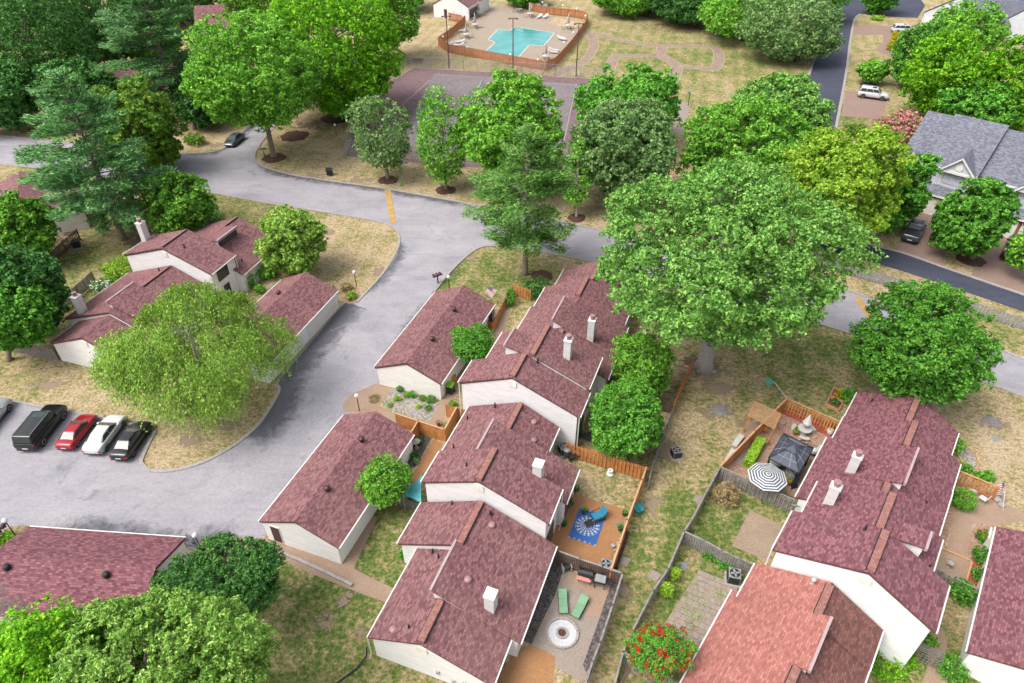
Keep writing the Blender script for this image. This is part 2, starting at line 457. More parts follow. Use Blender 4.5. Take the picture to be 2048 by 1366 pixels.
CREAM_PATH = stony("track_paving", [(0.167, 0.118, 0.093), (0.223, 0.161, 0.127), (0.279, 0.211, 0.167)], 3, 0.3)
PATH_EDGE = plain("track_edge_concrete", (0.26, 0.205, 0.15), 0.9, 0, 0.15, 1.0)

def kerb(name, px, closed=False, w=0.28, h=0.11, side=1, k=4, pts=None):
    """raised concrete kerb along a path of photograph pixels; side = +1 puts it left of the path"""
    pts = smooth_path(pts if pts else GP(*px), k) if k > 1 else (pts or GP(*px))
    m = MB(); n = len(pts); vs = []
    for i, q in enumerate(pts):
        d = (pts[min(i+1, n-1)] - pts[max(i-1, 0)]).normalized(); l = Vector((-d.y, d.x, 0))*w*side
        vs += [(q.x, q.y, 0.0), (q.x, q.y, h-0.02), (q.x + l.x*0.12, q.y + l.y*0.12, h), (q.x + l.x, q.y + l.y, h), (q.x + l.x, q.y + l.y, 0.0)]
    fs = []
    for i in range(n-1):
        for j in range(4):
            fs.append((i*5+j, i*5+j+1, (i+1)*5+j+1, (i+1)*5+j))
    m.add(vs, fs); o = m.build(name, KERB); o["kind"] = "structure"; return o

# ---- the old grey street, its side street and the parking court
N_EDGE = [(-60, 268), (0, 272), (120, 285), (250, 300), (350, 309), (430, 304), (462, 288), (485, 266), (505, 245), (530, 226), (560, 205)]
E_SIDE = [(600, 210), (565, 235), (540, 262), (517, 292), (508, 313), (516, 328), (560, 345), (640, 360), (760, 377), (870, 396), (960, 413), (1100, 440), (1230, 468), (1400, 505), (1560, 543), (1640, 566), (1740, 598), (1850, 640), (1990, 697), (2100, 740)]
S_EDGE_R = [(2140, 830), (2048, 792), (1930, 750), (1850, 722), (1720, 672), (1600, 636), (1450, 596), (1300, 556), (1180, 522), (1080, 503), (1010, 492), (965, 493), (935, 509), (905, 537), (885, 560), (866, 583)]
S_EDGE_L = [(-60, 322), (0, 328), (60, 334), (200, 352), (400, 381), (520, 403), (650, 424), (740, 439), (780, 450), (797, 464), (801, 484), (793, 508), (770, 545), (744, 575), (716, 605)]
COURT_L = [(716, 605), (704, 604), (683, 612), (556, 762), (562, 775), (553, 800), (520, 850), (470, 893), (405, 928), (345, 944), (300, 944), (281, 932), (281, 915), (306, 862)]
STALL_TOP = [(306, 862), (240, 847), (140, 827), (30, 806), (-60, 789)]
COURT_B = [(-60, 1078), (0, 1066), (60, 1052), (372, 1096), (385, 1100), (405, 1083), (440, 1074), (500, 1075), (528, 1072), (700, 838), (690, 815), (696, 800), (752, 772), (866, 583)]
street = GP(*N_EDGE) + GP(*E_SIDE) + GP(*S_EDGE_R)[:-1] + list(reversed(GP(*COURT_B))) + list(reversed(GP(*STALL_TOP))) + list(reversed(GP(*COURT_L)))[1:] + list(reversed(GP(*S_EDGE_L)))[1:]
sheet("road", smooth_path(street, 3), 0.012, OLD_ASPHALT)
kerb("kerb_street_north", N_EDGE, side=1)
kerb("kerb_street_far_side", E_SIDE, side=1)
kerb("kerb_street_south_right", S_EDGE_R, side=1)
kerb("kerb_street_south_left", S_EDGE_L, side=-1)
kerb("kerb_parking_island", [(556, 768), (562, 778), (553, 800), (520, 850), (470, 893), (405, 928), (345, 944), (300, 944), (281, 932), (281, 915), (306, 862)], side=-1, w=0.35)
kerb("kerb_parking_stalls", STALL_TOP, side=-1, w=0.3)
sheet("side_parking", GP((560, 205), (600, 210), (645, 215), (690, 150), (600, 130), (520, 190)), 0.016, OLD_ASPHALT)
sheet("back_parking", GP((640, 214), (560, 190), (560, 120), (720, 100), (720, 160)), 0.009, OLD_ASPHALT)
def stripe(name, px, label):
    o = sheet(name, GP(*px), 0.022, YELLOW, None, 0.03)
    o.location.z = 0.018
    tag(o, label, "road marking", "yellow bars painted across the street"); return o
stripe("yellow_road_bar", [(769, 379), (781, 381), (793, 446), (781, 446)], "worn yellow bar painted across the street beside the corner lawn")
stripe("yellow_road_bar", [(1706, 593), (1721, 596), (1752, 640), (1738, 640)], "worn yellow bar painted across the street behind the round dark tree")

# ---- the dark new road of the neighbouring estate
dark = GP((1712, -25), (1707, 30), (1700, 90), (1690, 150), (1672, 250), (1655, 330), (1648, 400), (1668, 452), (1716, 484), (1800, 506), (1900, 541), (2060, 596), (2160, 632),
          (2160, 665), (2060, 628), (1900, 574), (1780, 535), (1690, 510), (1628, 490), (1588, 440), (1570, 380), (1580, 300), (1606, 180), (1640, 78), (1668, 20), (1678, -25))
sheet("dark_road", smooth_path(dark, 3), 0.02, NEW_ASPHALT)
sheet("dark_road_branch", GP((1700, -4), (1840, -4), (1850, 12), (1835, 36), (1790, 34), (1722, 28), (1704, 40)), 0.024, NEW_ASPHALT)
kerb("kerb_dark_road_east", [(1722, 29), (1711, 40), (1703, 80), (1694, 150), (1676, 250), (1660, 330)], side=-1, w=0.5)
kerb("kerb_dark_road_west", [(1640, 78), (1622, 130), (1606, 180), (1590, 250)], side=1, w=0.5)
kerb("kerb_dark_road_north", [(1668, 455), (1716, 484), (1800, 506), (1900, 541), (2060, 596)], side=1, w=0.4)
sheet("driveway_near_suv", GP((1692, 181), (1778, 187), (1764, 240), (1682, 232)), 0.028, AGG_PINK)
sheet("driveway_upper", GP((1706, 50), (1792, 52), (1800, 68), (1706, 70)), 0.028, AGG_PINK)
sheet("front_walk_upper", smooth_path(GP((1766, 68), (1780, 68), (1780, 84), (1776, 100), (1790, 112), (1782, 114), (1758, 104), (1752, 98), (1766, 84)), 3), 0.032, AGG_PINK)
sheet("driveway_pickup", GP((1842, 420), (1900, 432), (1886, 533), (1786, 500)), 0.028, AGG_PINK)
sheet("driveway_right", GP((1990, 452), (2070, 470), (2060, 592), (1940, 555)), 0.028, AGG_PINK)

# ---- walks, patios and beds between the houses
sheet("lamp_corner_paving", smooth_path(GP((750, 768), (790, 778), (760, 812), (838, 845), (835, 868), (735, 830), (690, 822), (688, 806), (705, 788)), 3), 0.018, AGG)
sheet("garage_walk", GP((905, 690), (930, 690), (908, 800), (872, 865), (838, 850), (880, 808)), 0.022, AGG)
sheet("rock_garden_bed", GP((783, 778), (880, 806), (858, 846), (762, 814)), 0.03, GREYROCK)
sheet("entry_walk", GP((866, 880), (886, 886), (840, 968), (818, 962)), 0.026, AGG_ORANGE)
sheet("entry_mulch_bed", GP((840, 868), (864, 876), (830, 935), (806, 930)), 0.03, DARK_MULCH)
sheet("entry_gravel_strip", GP((886, 886), (905, 890), (870, 960), (845, 960)), 0.02, DIRT)
sheet("flag_yard_walk", GP((988, 620), (1026, 618), (990, 690), (950, 690)), 0.02, AGG)
sheet("rear_garage_walk", GP((520, 1076), (560, 1078), (690, 1128), (755, 1162), (790, 1178), (780, 1208), (728, 1190), (600, 1138), (530, 1100), (500, 1092)), 0.02, AGG)
sheet("garage_side_walk", GP((690, 1128), (742, 1030), (756, 1034), (706, 1140)), 0.024, AGG)
sheet("lamp_corner_walk", smooth_path(GP((385, 1100), (402, 1086), (440, 1077), (505, 1078), (520, 1092), (470, 1120), (400, 1130)), 3), 0.018, AGG)
m = MB()
wp = GP((555, 1104), (600, 1122), (660, 1150), (705, 1172))
for a_, b_ in zip(wp, wp[1:]):
    d = (b_-a_).normalized(); l = Vector((-d.y, d.x, 0))*0.12
    m.hexa([a_-l, b_-l, b_+l, a_+l], [p + Vector((0, 0, 0.22)) for p in (a_-l, b_-l, b_+l, a_+l)])
tag(m.build("retaining_edge", KERB), "low pale concrete edging beside the walk below the long garage", "edging")
sheet("rear_patio", GP((1140, 985), (1255, 1020), (1212, 1145), (1085, 1100)), 0.02, AGG_ORANGE)
sheet("fire_pit_patio_slab", GP((1130, 1140), (1245, 1165), (1205, 1290), (1165, 1366), (1060, 1300), (1070, 1255)), 0.016, CONC)
sheet("patio_brown_slab", GP((1150, 1125), (1240, 1160), (1205, 1235), (1172, 1232), (1165, 1190), (1128, 1175)), 0.02, AGG)
sheet("patio_upper_slab", GP((1128, 1168), (1170, 1182), (1160, 1225), (1112, 1215)), 0.024, CONC)
sheet("house_side_mulch", GP((1108, 1105), (1135, 1115), (1110, 1190), (1062, 1290), (1045, 1280)), 0.024, DARK_MULCH)
sheet("fence_side_mulch", GP((1222, 1168), (1240, 1172), (1212, 1250), (1184, 1330), (1172, 1345), (1166, 1330), (1196, 1245)), 0.028, DARK_MULCH)
sheet("lower_patio_gravel", GP((1030, 1300), (1062, 1290), (1110, 1310), (1105, 1400), (970, 1400)), 0.024, AGG_ORANGE)
sheet("dark_deck", GP((1150, 870), (1215, 900), (1260, 920), (1250, 900), (1200, 860)), 0.02, DARK_MULCH)
sheet("gazebo_patio", GP((1576, 812), (1676, 850), (1600, 1000), (1446, 935)), 0.014, GRAVEL)
sheet("gazebo_patio_paving", GP((1520, 905), (1560, 915), (1640, 880), (1660, 900), (1600, 1000), (1510, 960)), 0.02, AGG)
sheet("gazebo_red_mulch_bed", GP((1562, 826), (1576, 815), (1676, 852), (1662, 876)), 0.024, RED_MULCH)
sheet("concrete_seat_slab", GP((1482, 870), (1505, 880), (1483, 930), (1458, 920)), 0.026, CONC)
sheet("worn_lawn_patch", GP((1500, 1020), (1564, 1050), (1535, 1122), (1463, 1092)), 0.016, DIRT)
sheet("entry_path_right", GP((1905, 1040), (1940, 985), (2040, 1020), (2060, 1040), (1990, 1052), (1950, 1075), (1925, 1140), (1890, 1128)), 0.016, AGG)
sheet("entry_gravel_right", GP((1900, 985), (1930, 965), (2012, 1000), (2008, 1025), (1940, 1022), (1900, 1065), (1885, 1100), (1880, 1060)), 0.012, GRAVEL)
sheet("entry_bed_right", GP((1945, 1045), (1990, 1052), (1970, 1150), (1930, 1140)), 0.02, GRAVEL)
sheet("entry_court_right", GP((1882, 1098), (1942, 1124), (1930, 1166), (1868, 1138)), 0.024, AGG)
sheet("side_walk_right", smooth_path(GP((1872, 1250), (1888, 1262), (1895, 1310), (1890, 1380), (1845, 1380), (1858, 1320), (1864, 1270)), 3), 0.016, AGG)
sheet("back_porch_bed_left", GP((95, 440), (135, 455), (125, 475), (92, 462)), 0.02, DIRT)
sheet("corner_bed_left", smooth_path(GP((683, 604), (690, 575), (712, 572), (718, 600), (700, 608)), 3), 0.02, GRAVEL)
for px in (((1240, 1112), (1262, 1118), (1253, 1134), (1232, 1126)), ((1306, 1140), (1324, 1150), (1312, 1164), (1294, 1154)), ((1392, 990), (1408, 994), (1400, 1008), (1384, 1002))):
    o = sheet("stepping_slab", GP(*px), 0.05, CONC, None, 0.06)
    o["label"] = {1240: "square grey stepping slab beside the planter row outside the orange fence", 1306: "square tan stepping slab on the grass beside the low grey fence",
                  1392: "pale stepping slab on the grass near the dry shrub"}[px[0][0]]; o["category"] = "slab"; o["group"] = "slabs set in the grass strip"
# ---- tennis courts, pool lawn and play track
court = GP((828, 136), (1010, 146), (1212, 160), (1196, 250), (1176, 345), (930, 334), (690, 312), (730, 222), (762, 175))
sheet("tennis_court", court, 0.012, COURT_RED)
sheet("court_playing_area", GP((868, 148), (1152, 168), (1138, 222), (1122, 300), (1040, 318), (800, 300), (830, 220)), 0.02, COURT_GREY)
def line_on(px0, px1, w, z=0.028):
    a_, b_ = G(*px0), G(*px1); d = (b_-a_).normalized(); l = Vector((-d.y, d.x, 0))*w
    return [a_-l, b_-l, b_+l, a_+l], z
m = MB()
for q in (((1153, 168), (1126, 290)), ((1020, 163), (1153, 170)), ((868, 148), (1020, 158)), ((1000, 166), (1080, 172)), ((700, 305), (860, 160))):
    pts, z = line_on(q[0], q[1], 0.09); m.add([(p.x, p.y, z) for p in pts], [(0, 1, 2, 3)])
o = m.build("court_lines", WHITE_LINE); o["kind"] = "structure"
sheet("basketball_pad", GP((1350, 203), (1380, 206), (1370, 270), (1345, 268)), 0.014, CONC)

def ribbon(name, px, w, z, mat, edge=True):
    pts = smooth_path(GP(*px), 5); L = []; R = []; n = len(pts)
    for i, q in enumerate(pts):
        d = (pts[min(i+1, n-1)] - pts[max(i-1, 0)]).normalized(); l = Vector((-d.y, d.x, 0))
        L.append(q + l*w); R.append(q - l*w)
    def strip(nm, A, B, zz, mt):
        m = MB(); m.add([(p.x, p.y, zz) for p in A] + [(p.x, p.y, zz) for p in B], [(i, n+i, n+i+1, i+1) for i in range(n-1)])
        o = m.build(nm, mt); o["kind"] = "structure"
    strip(name, L, R, z, mat)
    if edge:
        strip(name + "_edge", [p + (p-c).normalized()*0.22 for p, c in zip(L, pts)], [p + (p-c).normalized()*0.22 for p, c in zip(R, pts)], z - 0.005, PATH_EDGE)
ribbon("path_to_pool", [(1166, 60), (1184, 72), (1187, 95), (1172, 118), (1150, 132), (1110, 150)], 1.0, 0.016, CREAM_PATH)
ribbon("track_upper", [(1190, 66), (1230, 78), (1290, 88), (1330, 92), (1400, 93), (1432, 98), (1438, 118), (1428, 137), (1400, 136), (1360, 130), (1330, 118), (1312, 108)], 1.1, 0.020, CREAM_PATH)
ribbon("track_cross", [(1325, 92), (1316, 108), (1270, 112), (1238, 110), (1225, 122), (1218, 142)], 1.1, 0.026, CREAM_PATH)
ribbon("track_lower", [(1316, 108), (1345, 124), (1354, 138), (1346, 160), (1336, 172)], 1.1, 0.031, CREAM_PATH)

# ---- sealcoat left on the old asphalt in front of the garages and along the kerbs, worn away to nothing at its edge
def sealcoat():
    m, nt, b = nodes_of("worn_sealcoat")
    p = position(nt); at = nt.nodes.new("ShaderNodeAttribute"); at.attribute_name = "wear"
    n = math_(nt, 'ADD', math_(nt, 'MULTIPLY', noise(nt, p, .55, 7, .72, .8), 1.5), math_(nt, 'MULTIPLY', noise(nt, p, 3.0, 5, .8), .5))
    f = math_(nt, 'SUBTRACT', math_(nt, 'ADD', at.outputs["Fac"], n), 1.22)
    f = ramp(nt, f, [(0.0, (0, 0, 0)), (.45, (.62, .62, .62))])
    nt.links.new(ramp(nt, noise(nt, p, 5, 4, .8), [(.3, (.055, .058, .072)), (.7, (.10, .10, .12))]), b.inputs["Base Color"]); b.inputs["Roughness"].default_value = .85
    t = nt.nodes.new("ShaderNodeBsdfTransparent"); mx = nt.nodes.new("ShaderNodeMixShader")
    nt.links.new(f, mx.inputs[0]); nt.links.new(t.outputs[0], mx.inputs[1]); nt.links.new(b.outputs[0], mx.inputs[2]); nt.links.new(mx.outputs[0], nt.nodes["Material Output"].inputs[0]); return m
SEAL = sealcoat()
def seal(px, w, side, z, amp=1.0):
    pts = smooth_path(GP(*px), 4); n = len(pts); m = MB(); vs = []; wv_ = []
    K = 5
    for i, q in enumerate(pts):
        d = (pts[min(i+1, n-1)] - pts[max(i-1, 0)]).normalized(); l = Vector((-d.y, d.x, 0))*side
        e = min(1, min(i, n-1-i)/3)
        for k in range(K):
            c_ = q + l*w*k/(K-1); vs.append((c_.x, c_.y, z)); wv_.append(amp*e*(1 - k/(K-1))**.8)
    fs = [(i*K+k, i*K+k+1, (i+1)*K+k+1, (i+1)*K+k) for i in range(n-1) for k in range(K-1)]
    m.add(vs, fs); o = m.build("sealcoat", SEAL); o["kind"] = "structure"
    at = o.data.attributes.new("wear", 'FLOAT', 'POINT'); at.data.foreach_set('value', wv_)
seal([(700, 600), (683, 613), (620, 688), (558, 764), (552, 800), (520, 850), (480, 885)], 3.6, 1, .0165, 1.0)
seal([(868, 585), (820, 660), (752, 771)], 1.6, -1, .0172, .75)
seal([(800, 470), (796, 505), (770, 545), (716, 605)], 1.8, 1, .0179, .7)
seal([(60, 1053), (200, 1071), (372, 1095), (405, 1083), (500, 1074)], 2.2, 1, .0186, .75)
seal([(510, 320), (560, 345), (640, 360), (760, 377), (870, 396), (960, 413)], 1.7, -1, .0193, .8)
seal([(350, 309), (430, 304), (480, 270), (530, 226)], 1.8, -1, .020, .7)
seal([(935, 509), (905, 537), (880, 568)], 1.5, 1, .0207, .6)

def worn(mat_name, cols, gain):
    m, nt, b = nodes_of(mat_name)
    p = position(nt); at = nt.nodes.new("ShaderNodeAttribute"); at.attribute_name = "wear"
    n = math_(nt, 'ADD', math_(nt, 'MULTIPLY', noise(nt, p, .8, 6, .72, .8), 3.6), math_(nt, 'MULTIPLY', noise(nt, p, 5.0, 5, .8), 1.4))
    f = ramp(nt, math_(nt, 'SUBTRACT', math_(nt, 'ADD', math_(nt, 'MULTIPLY', at.outputs["Fac"], 1.1), n), 3.0), [(0.0, (0, 0, 0)), (.3, (gain, gain, gain))])
    nt.links.new(ramp(nt, noise(nt, p, 7, 4, .8), [(.3, cols[0]), (.7, cols[1])]), b.inputs["Base Color"]); b.inputs["Roughness"].default_value = .95
    t = nt.nodes.new("ShaderNodeBsdfTransparent"); mx = nt.nodes.new("ShaderNodeMixShader")
    nt.links.new(f, mx.inputs[0]); nt.links.new(t.outputs[0], mx.inputs[1]); nt.links.new(b.outputs[0], mx.inputs[2]); nt.links.new(mx.outputs[0], nt.nodes["Material Output"].inputs[0]); return m
SOIL = worn("worn_bare_soil", [(.20, .145, .10), (.29, .22, .155)], .8); LITTER = worn("brown_leaf_litter", [(.085, .05, .034), (.17, .105, .07)], .85)
def patch(u, v, ru, rv, mat, z):
    c = G(u, v); ex = (G(u+ru, v) - c).x; ey = (G(u, v-rv) - c).y; m = MB(); vs = [(c.x, c.y, z)]; w = [1.0]
    for k in range(1, 4):
        for i in range(16):
            t = i*math.pi/8; vs.append((c.x + ex*k/3*math.cos(t), c.y + ey*k/3*math.sin(t), z)); w.append(1 - k/3)
    fs = [(0, 1+i, 1+(i+1) % 16) for i in range(16)] + [(1+16*k+i, 17+16*k+i, 17+16*k+(i+1) % 16, 1+16*k+(i+1) % 16) for k in range(2) for i in range(16)]
    m.add(vs, fs); o = m.build("bare_soil", mat); o["kind"] = "structure"
    at = o.data.attributes.new("wear", 'FLOAT', 'POINT'); at.data.foreach_set('value', w)
for i, q in enumerate([(650, 465, 26, 11), (640, 1240, 40, 40), (690, 1200, 26, 30), (1440, 775, 60, 26), (1410, 745, 80, 26), (1430, 820, 55, 24), (940, 517, 40, 9), (1300, 1010, 40, 40), (1330, 900, 40, 40), (1985, 845, 46, 22), (620, 355, 60, 12),
    (720, 360, 60, 12), (450, 850, 60, 22), (380, 880, 50, 22), (760, 545, 30, 16), (1500, 850, 40, 20), (1900, 690, 60, 16), (1250, 1180, 26, 40), (720, 1270, 24, 24), (1390, 1110, 20, 16), (300, 800, 70, 16), (100, 770, 70, 16), (880, 352, 60, 9), (430, 290, 40, 8), (1180, 415, 50, 9), (1160, 960, 24, 16)]):
    patch(*q, SOIL, .0030 + .00012*i)
for i, q in enumerate([(330, 262, 70, 18), (275, 478, 40, 26), (490, 1235, 60, 40), (1400, 720, 60, 20), (620, 250, 60, 16), (1250, 410, 70, 16), (1450, 55, 260, 18), (130, 470, 40, 26), (60, 225, 90, 26), (1840, 850, 90, 40), (390, 810, 130, 36)]):
    patch(*q, LITTER, .0070 + .00012*i)
# ================================================================== HOUSES
ROOF = shingles("brown_red_shingles", (0.102, 0.046, 0.050), (0.166, 0.077, 0.084), (0.245, 0.124, 0.126), 0.165, 0.30)
ROOF_RED = shingles("wine_red_shingles", (0.100, 0.040, 0.050), (0.168, 0.068, 0.081), (0.250, 0.114, 0.123), 0.165, 0.30, (0.16, 0.09, 0.10))
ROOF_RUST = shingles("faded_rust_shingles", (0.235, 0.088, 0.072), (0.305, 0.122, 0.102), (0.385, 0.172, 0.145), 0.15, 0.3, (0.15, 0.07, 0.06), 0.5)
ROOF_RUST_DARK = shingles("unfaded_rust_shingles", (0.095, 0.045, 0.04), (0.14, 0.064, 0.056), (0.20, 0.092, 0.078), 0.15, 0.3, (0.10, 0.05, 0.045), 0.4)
ROOF_GREY = shingles("slate_grey_shingles", (0.085, 0.088, 0.112), (0.13, 0.134, 0.165), (0.185, 0.19, 0.225), 0.19, 0.36, (0.13, 0.13, 0.16), 0.2)
SIDING = siding("cream_lap_siding", (0.82, 0.80, 0.755))
SIDING_W = siding("white_lap_siding", (0.81, 0.80, 0.79))
SIDING_CH = siding("chimney_cladding", (0.62, 0.61, 0.60))
SIDING_G = siding("pale_grey_siding", (0.55, 0.56, 0.60))
TRIM = plain("white_trim_paint", (0.60, 0.59, 0.57), 0.5, 0, 0.06, 4)
TRIM_BROWN = plain("brown_trim_paint", (0.10, 0.060, 0.048), 0.6, 0, 0.2, 4)
FASCIA = plain("mauve_fascia_metal", (0.33, 0.245, 0.255), 0.5, 0, 0.12, 3)
CAPMAT = plain("ridge_cap_shingle", (0.22, 0.098, 0.082), 0.9, 0, 0.35, 5)
BLACK = plain("black_rubber", (0.012, 0.012, 0.013), 0.7, 0, 0.2, 6)
FLUE = plain("mauve_flue_metal", (0.30, 0.17, 0.17), 0.5, 0.2, 0.2, 8)
VENTB = plain("dark_vent_metal", (0.075, 0.035, 0.04), 0.4, 0.4, 0.2, 8)
GLASS = glassy("window_glass")
BRICK_RED = plain("red_brick_wall", (0.22, 0.075, 0.05), 0.9, 0, 0.3, 9)
GARAGE_DOOR = siding("garage_door_paint", (0.74, 0.72, 0.67))
DOOR_DARK = plain("dark_door_paint", (0.055, 0.022, 0.022), 0.5)
LOUVER = plain("cream_louver", (0.66, 0.62, 0.54), 0.6)

class Frame:
    """row of houses: s runs along the ridge, t runs across it (to the right seen along s)"""
    def __init__(self, ox, oy, deg):
        self.o = Vector((ox, oy, 0)); self.a = math.radians(deg)
        self.u = Vector((math.cos(self.a), math.sin(self.a), 0)); self.v = Vector((math.sin(self.a), -math.cos(self.a), 0))
    def W(self, s, t, z=0): return self.o + self.u*s + self.v*t + Vector((0, 0, z))
    def house(self, name, label, cat, s=0, t=0, group=None):
        r = thing(name, label, cat, self.W(s, t), self.a, group); r["_s"] = s; r["_t"] = t
        return r

def LP(root, s, t, z): return (s - root["_s"], -(t - root["_t"]), z)
def slab(root, name, s0, s1, ta, za, tb, zb, mat, th=0.13):
    d = Vector((tb - ta, zb - za)).normalized(); nx, nz = (d.y, -d.x) if d.x > 0 else (-d.y, d.x)   # downward normal
    A = [LP(root, s0, ta, za), LP(root, s1, ta, za), LP(root, s1, tb, zb), LP(root, s0, tb, zb)]
    B = [(x, y - nx*th, z + nz*th) for x, y, z in A]
    m = MB(); m.hexa(B, A); return m.build(name, mat, root)
def sbox(root, name, s0, s1, t0, t1, z0, z1, mat):
    p = LP(root, s0, t0, z0); q = LP(root, s1, t1, z1)
    m = MB(); m.box(min(p[0], q[0]), max(p[0], q[0]), min(p[1], q[1]), max(p[1], q[1]), z0, z1); return m.build(name, mat, root)
def gable_wall(root, s0, s1, prof, mat, base=0.0, name="wall"):
    """prof: list of (t, z) along the top, left to right"""
    pts = [(prof[0][0], base)] + list(prof) + [(prof[-1][0], base)]
    n = len(pts); m = MB()
    vs = [LP(root, s0, t, z) for t, z in pts] + [LP(root, s1, t, z) for t, z in pts]
    m.add(vs, [tuple(range(n)), tuple(range(2*n-1, n-1, -1))] + [(i, n+i, n+(i+1) % n, (i+1) % n) for i in range(n)])
    return m.build(name, mat, root)
def gutter(root, s0, s1, t, z, side):
    return sbox(root, "gutter", s0 + .02, s1 - .02, t + (0.01 if side > 0 else -0.10), t + (0.10 if side > 0 else -0.01), z - 0.13, z - 0.03, TRIM)
def rake(root, s, ta, za, tb, zb, mat=None, out=-1):
    """board under the roof edge at a gable"""
    m = MB(); w = 0.05
    a = [LP(root, s, ta, za - 0.33), LP(root, s, tb, zb - 0.33), LP(root, s, tb, zb - 0.14), LP(root, s, ta, za - 0.14)]
    b = [(x + out*w, y, z) for x, y, z in a]
    m.add(a + b, [(0, 1, 2, 3), (7, 6, 5, 4), (0, 4, 5, 1), (1, 5, 6, 2), (2, 6, 7, 3), (3, 7, 4, 0)])
    return m.build("rake_board", mat or TRIM_BROWN, root)
def ridge_cap(root, s0, s1, t, z, w=0.24):
    m = MB()
    n = max(2, int((s1 - s0)/0.9))
    for i in range(n):
        a_, b_ = s0 + (s1-s0)*i/n + 0.01, s0 + (s1-s0)*(i+1)/n - 0.01
        P = [LP(root, a_, t - w, z - 0.04), LP(root, b_, t - w, z - 0.04), LP(root, b_, t + w, z - 0.04), LP(root, a_, t + w, z - 0.04)]
        Q = [(x, y, zz + 0.15) for x, y, zz in P]
        m.hexa(P[::-1], Q[::-1])
    o = m.build("ridge_cap", CAPMAT, root)
    for sgn in (-1, 1):
        sbox(root, "vent_strip", s0, s1, t + sgn*(w + 0.03) - 0.03, t + sgn*(w + 0.03) + 0.03, z - 0.12, z + 0.05, BLACK)
    return o
def gable_block(root, s0, s1, L, Rg, Rt, roof=None, wall=None, near=True, far=False, cap=None, gut=(True, True), base=0.0, inset=0.28, vent=False, roof_r=None):
    roof = roof or ROOF; wall = wall or SIDING_W
    (tl, zl), (tr, zr), (te, ze) = L, Rg, Rt
    slab(root, "roof", s0, s1, tl, zl, tr, zr, roof); slab(root, "roof", s0, s1, te, ze, tr, zr, roof_r or roof)
    kl = (zr - zl)/(tr - tl); kr = (zr - ze)/(te - tr)
    gable_wall(root, s0 + .14, s1 - .14, [(tl + inset, zl + kl*inset - .13), (tr, zr - .14), (te - inset, ze + kr*inset - .13)], wall, base)
    if near:
        rake(root, s0 + .13, tl, zl, tr, zr); rake(root, s0 + .13, te, ze, tr, zr)
    if far:
        rake(root, s1 - .13, tl, zl, tr, zr, out=1); rake(root, s1 - .13, te, ze, tr, zr, out=1)
    if gut[0]: gutter(root, s0, s1, tl, zl, -1)
    if gut[1]: gutter(root, s0, s1, te, ze, 1)
    if cap: ridge_cap(root, cap[0], cap[1], tr, zr)
    if vent:
        lv = sbox(root, "gable_vent", s0 + .06, s0 + .15, tr - .38, tr + .38, zr - 1.25, zr - .65, LOUVER)
def shed_block(root, s0, s1, lo, hi, roof=None, wall=None, base=2.0, inset=0.28, gut=True):
    roof = roof or ROOF; wall = wall or SIDING_W
    (t0, z0), (t1, z1) = lo, hi
    slab(root, "roof", s0, s1, t0, z0, t1, z1, roof)
    sg = 1 if t1 > t0 else -1; k = abs((z1 - z0)/(t1 - t0))
    a_, b_ = (t0 + sg*inset, z0 + k*inset - .13), (t1 - sg*.12, z1 - k*.12 - .14)
    gable_wall(root, s0 + .14, s1 - .14, [a_, b_] if sg > 0 else [b_, a_], wall, base)
    sbox(root, "fascia", s0 - .01, s1 + .01, t1 - .07 if sg > 0 else t1 - .10, t1 + .10 if sg > 0 else t1 + .07, z1 - .26, z1 + .035, FASCIA)
    if gut: gutter(root, s0, s1, t0, z0, -sg)
def chimney(root, s, t, z0, z1, w=0.74, d=0.66, flue=True, cap=None):
    c = sbox(root, "chimney", s - w/2, s + w/2, t - d/2, t + d/2, z0, z1, SIDING_CH)
    k = sbox(root, "chimney_cap", s - w/2 - .05, s + w/2 + .05, t - d/2 - .05, t + d/2 + .05, z1 + .002, z1 + .09, cap or TRIM); 
    if flue:
        m = MB(); m.lathe([(.2, 0), (.2, .22), (.25, .24), (.25, .3), (.18, .32), (.18, .38), (.27, .4), (.27, .46), (.05, .5)], 12, LP(root, s, t, z1 + .09))
        m.build("flue", FLUE, root)
def pipe_vent(root, s, t, z, r=.07, h=.4):
    m = MB(); m.lathe([(r*1.9, -.1), (r*1.6, .05), (r, .07), (r, h), (r*.7, h + .01)], 8, LP(root, s, t, z)); m.build("vent_pipe", BLACK, root)
def turbine(root, s, t, z, mat=None, r=.24):
    m = MB(); m.lathe([(r*.75, -.2), (r*.75, .14), (r, .16), (r*1.05, .3), (r*.8, .42), (r*.2, .46)], 14, LP(root, s, t, z)); m.build("roof_vent", mat or VENTB, root, smooth=True)
def box_vent(root, s, t, z):
    m = MB(); m.lathe([(.28, -.1), (.28, .06), (.2, .14), (.05, .17)], 8, LP(root, s, t, z)); m.build("roof_vent", FLUE, root)
BLIND = plain('pale_window_blind', (.42, .45, .50), .25)
def window_side(root, s, t, side, z, w=1.5, h=1.2, cols=2, frame=None):
    """window in a wall that runs along s, facing the side +1 / -1 of t"""
    f = sbox(root, "window", s - w/2, s + w/2, min(t, t + side*.06), max(t, t + side*.06), z, z + h, frame or TRIM_BROWN)
    for i in range(cols):
        a_ = s - w/2 + .07 + i*(w - .07)/cols
        m = MB(); p = LP(root, a_, t + side*.035, z + .08); q = LP(root, a_ + (w - .07)/cols - .07, t + side*.085, z + h - .08)
        m.box(min(p[0], q[0]), max(p[0], q[0]), min(p[1], q[1]), max(p[1], q[1]), p[2], q[2]); m.build("pane", BLIND if frame is TRIM else GLASS, f)
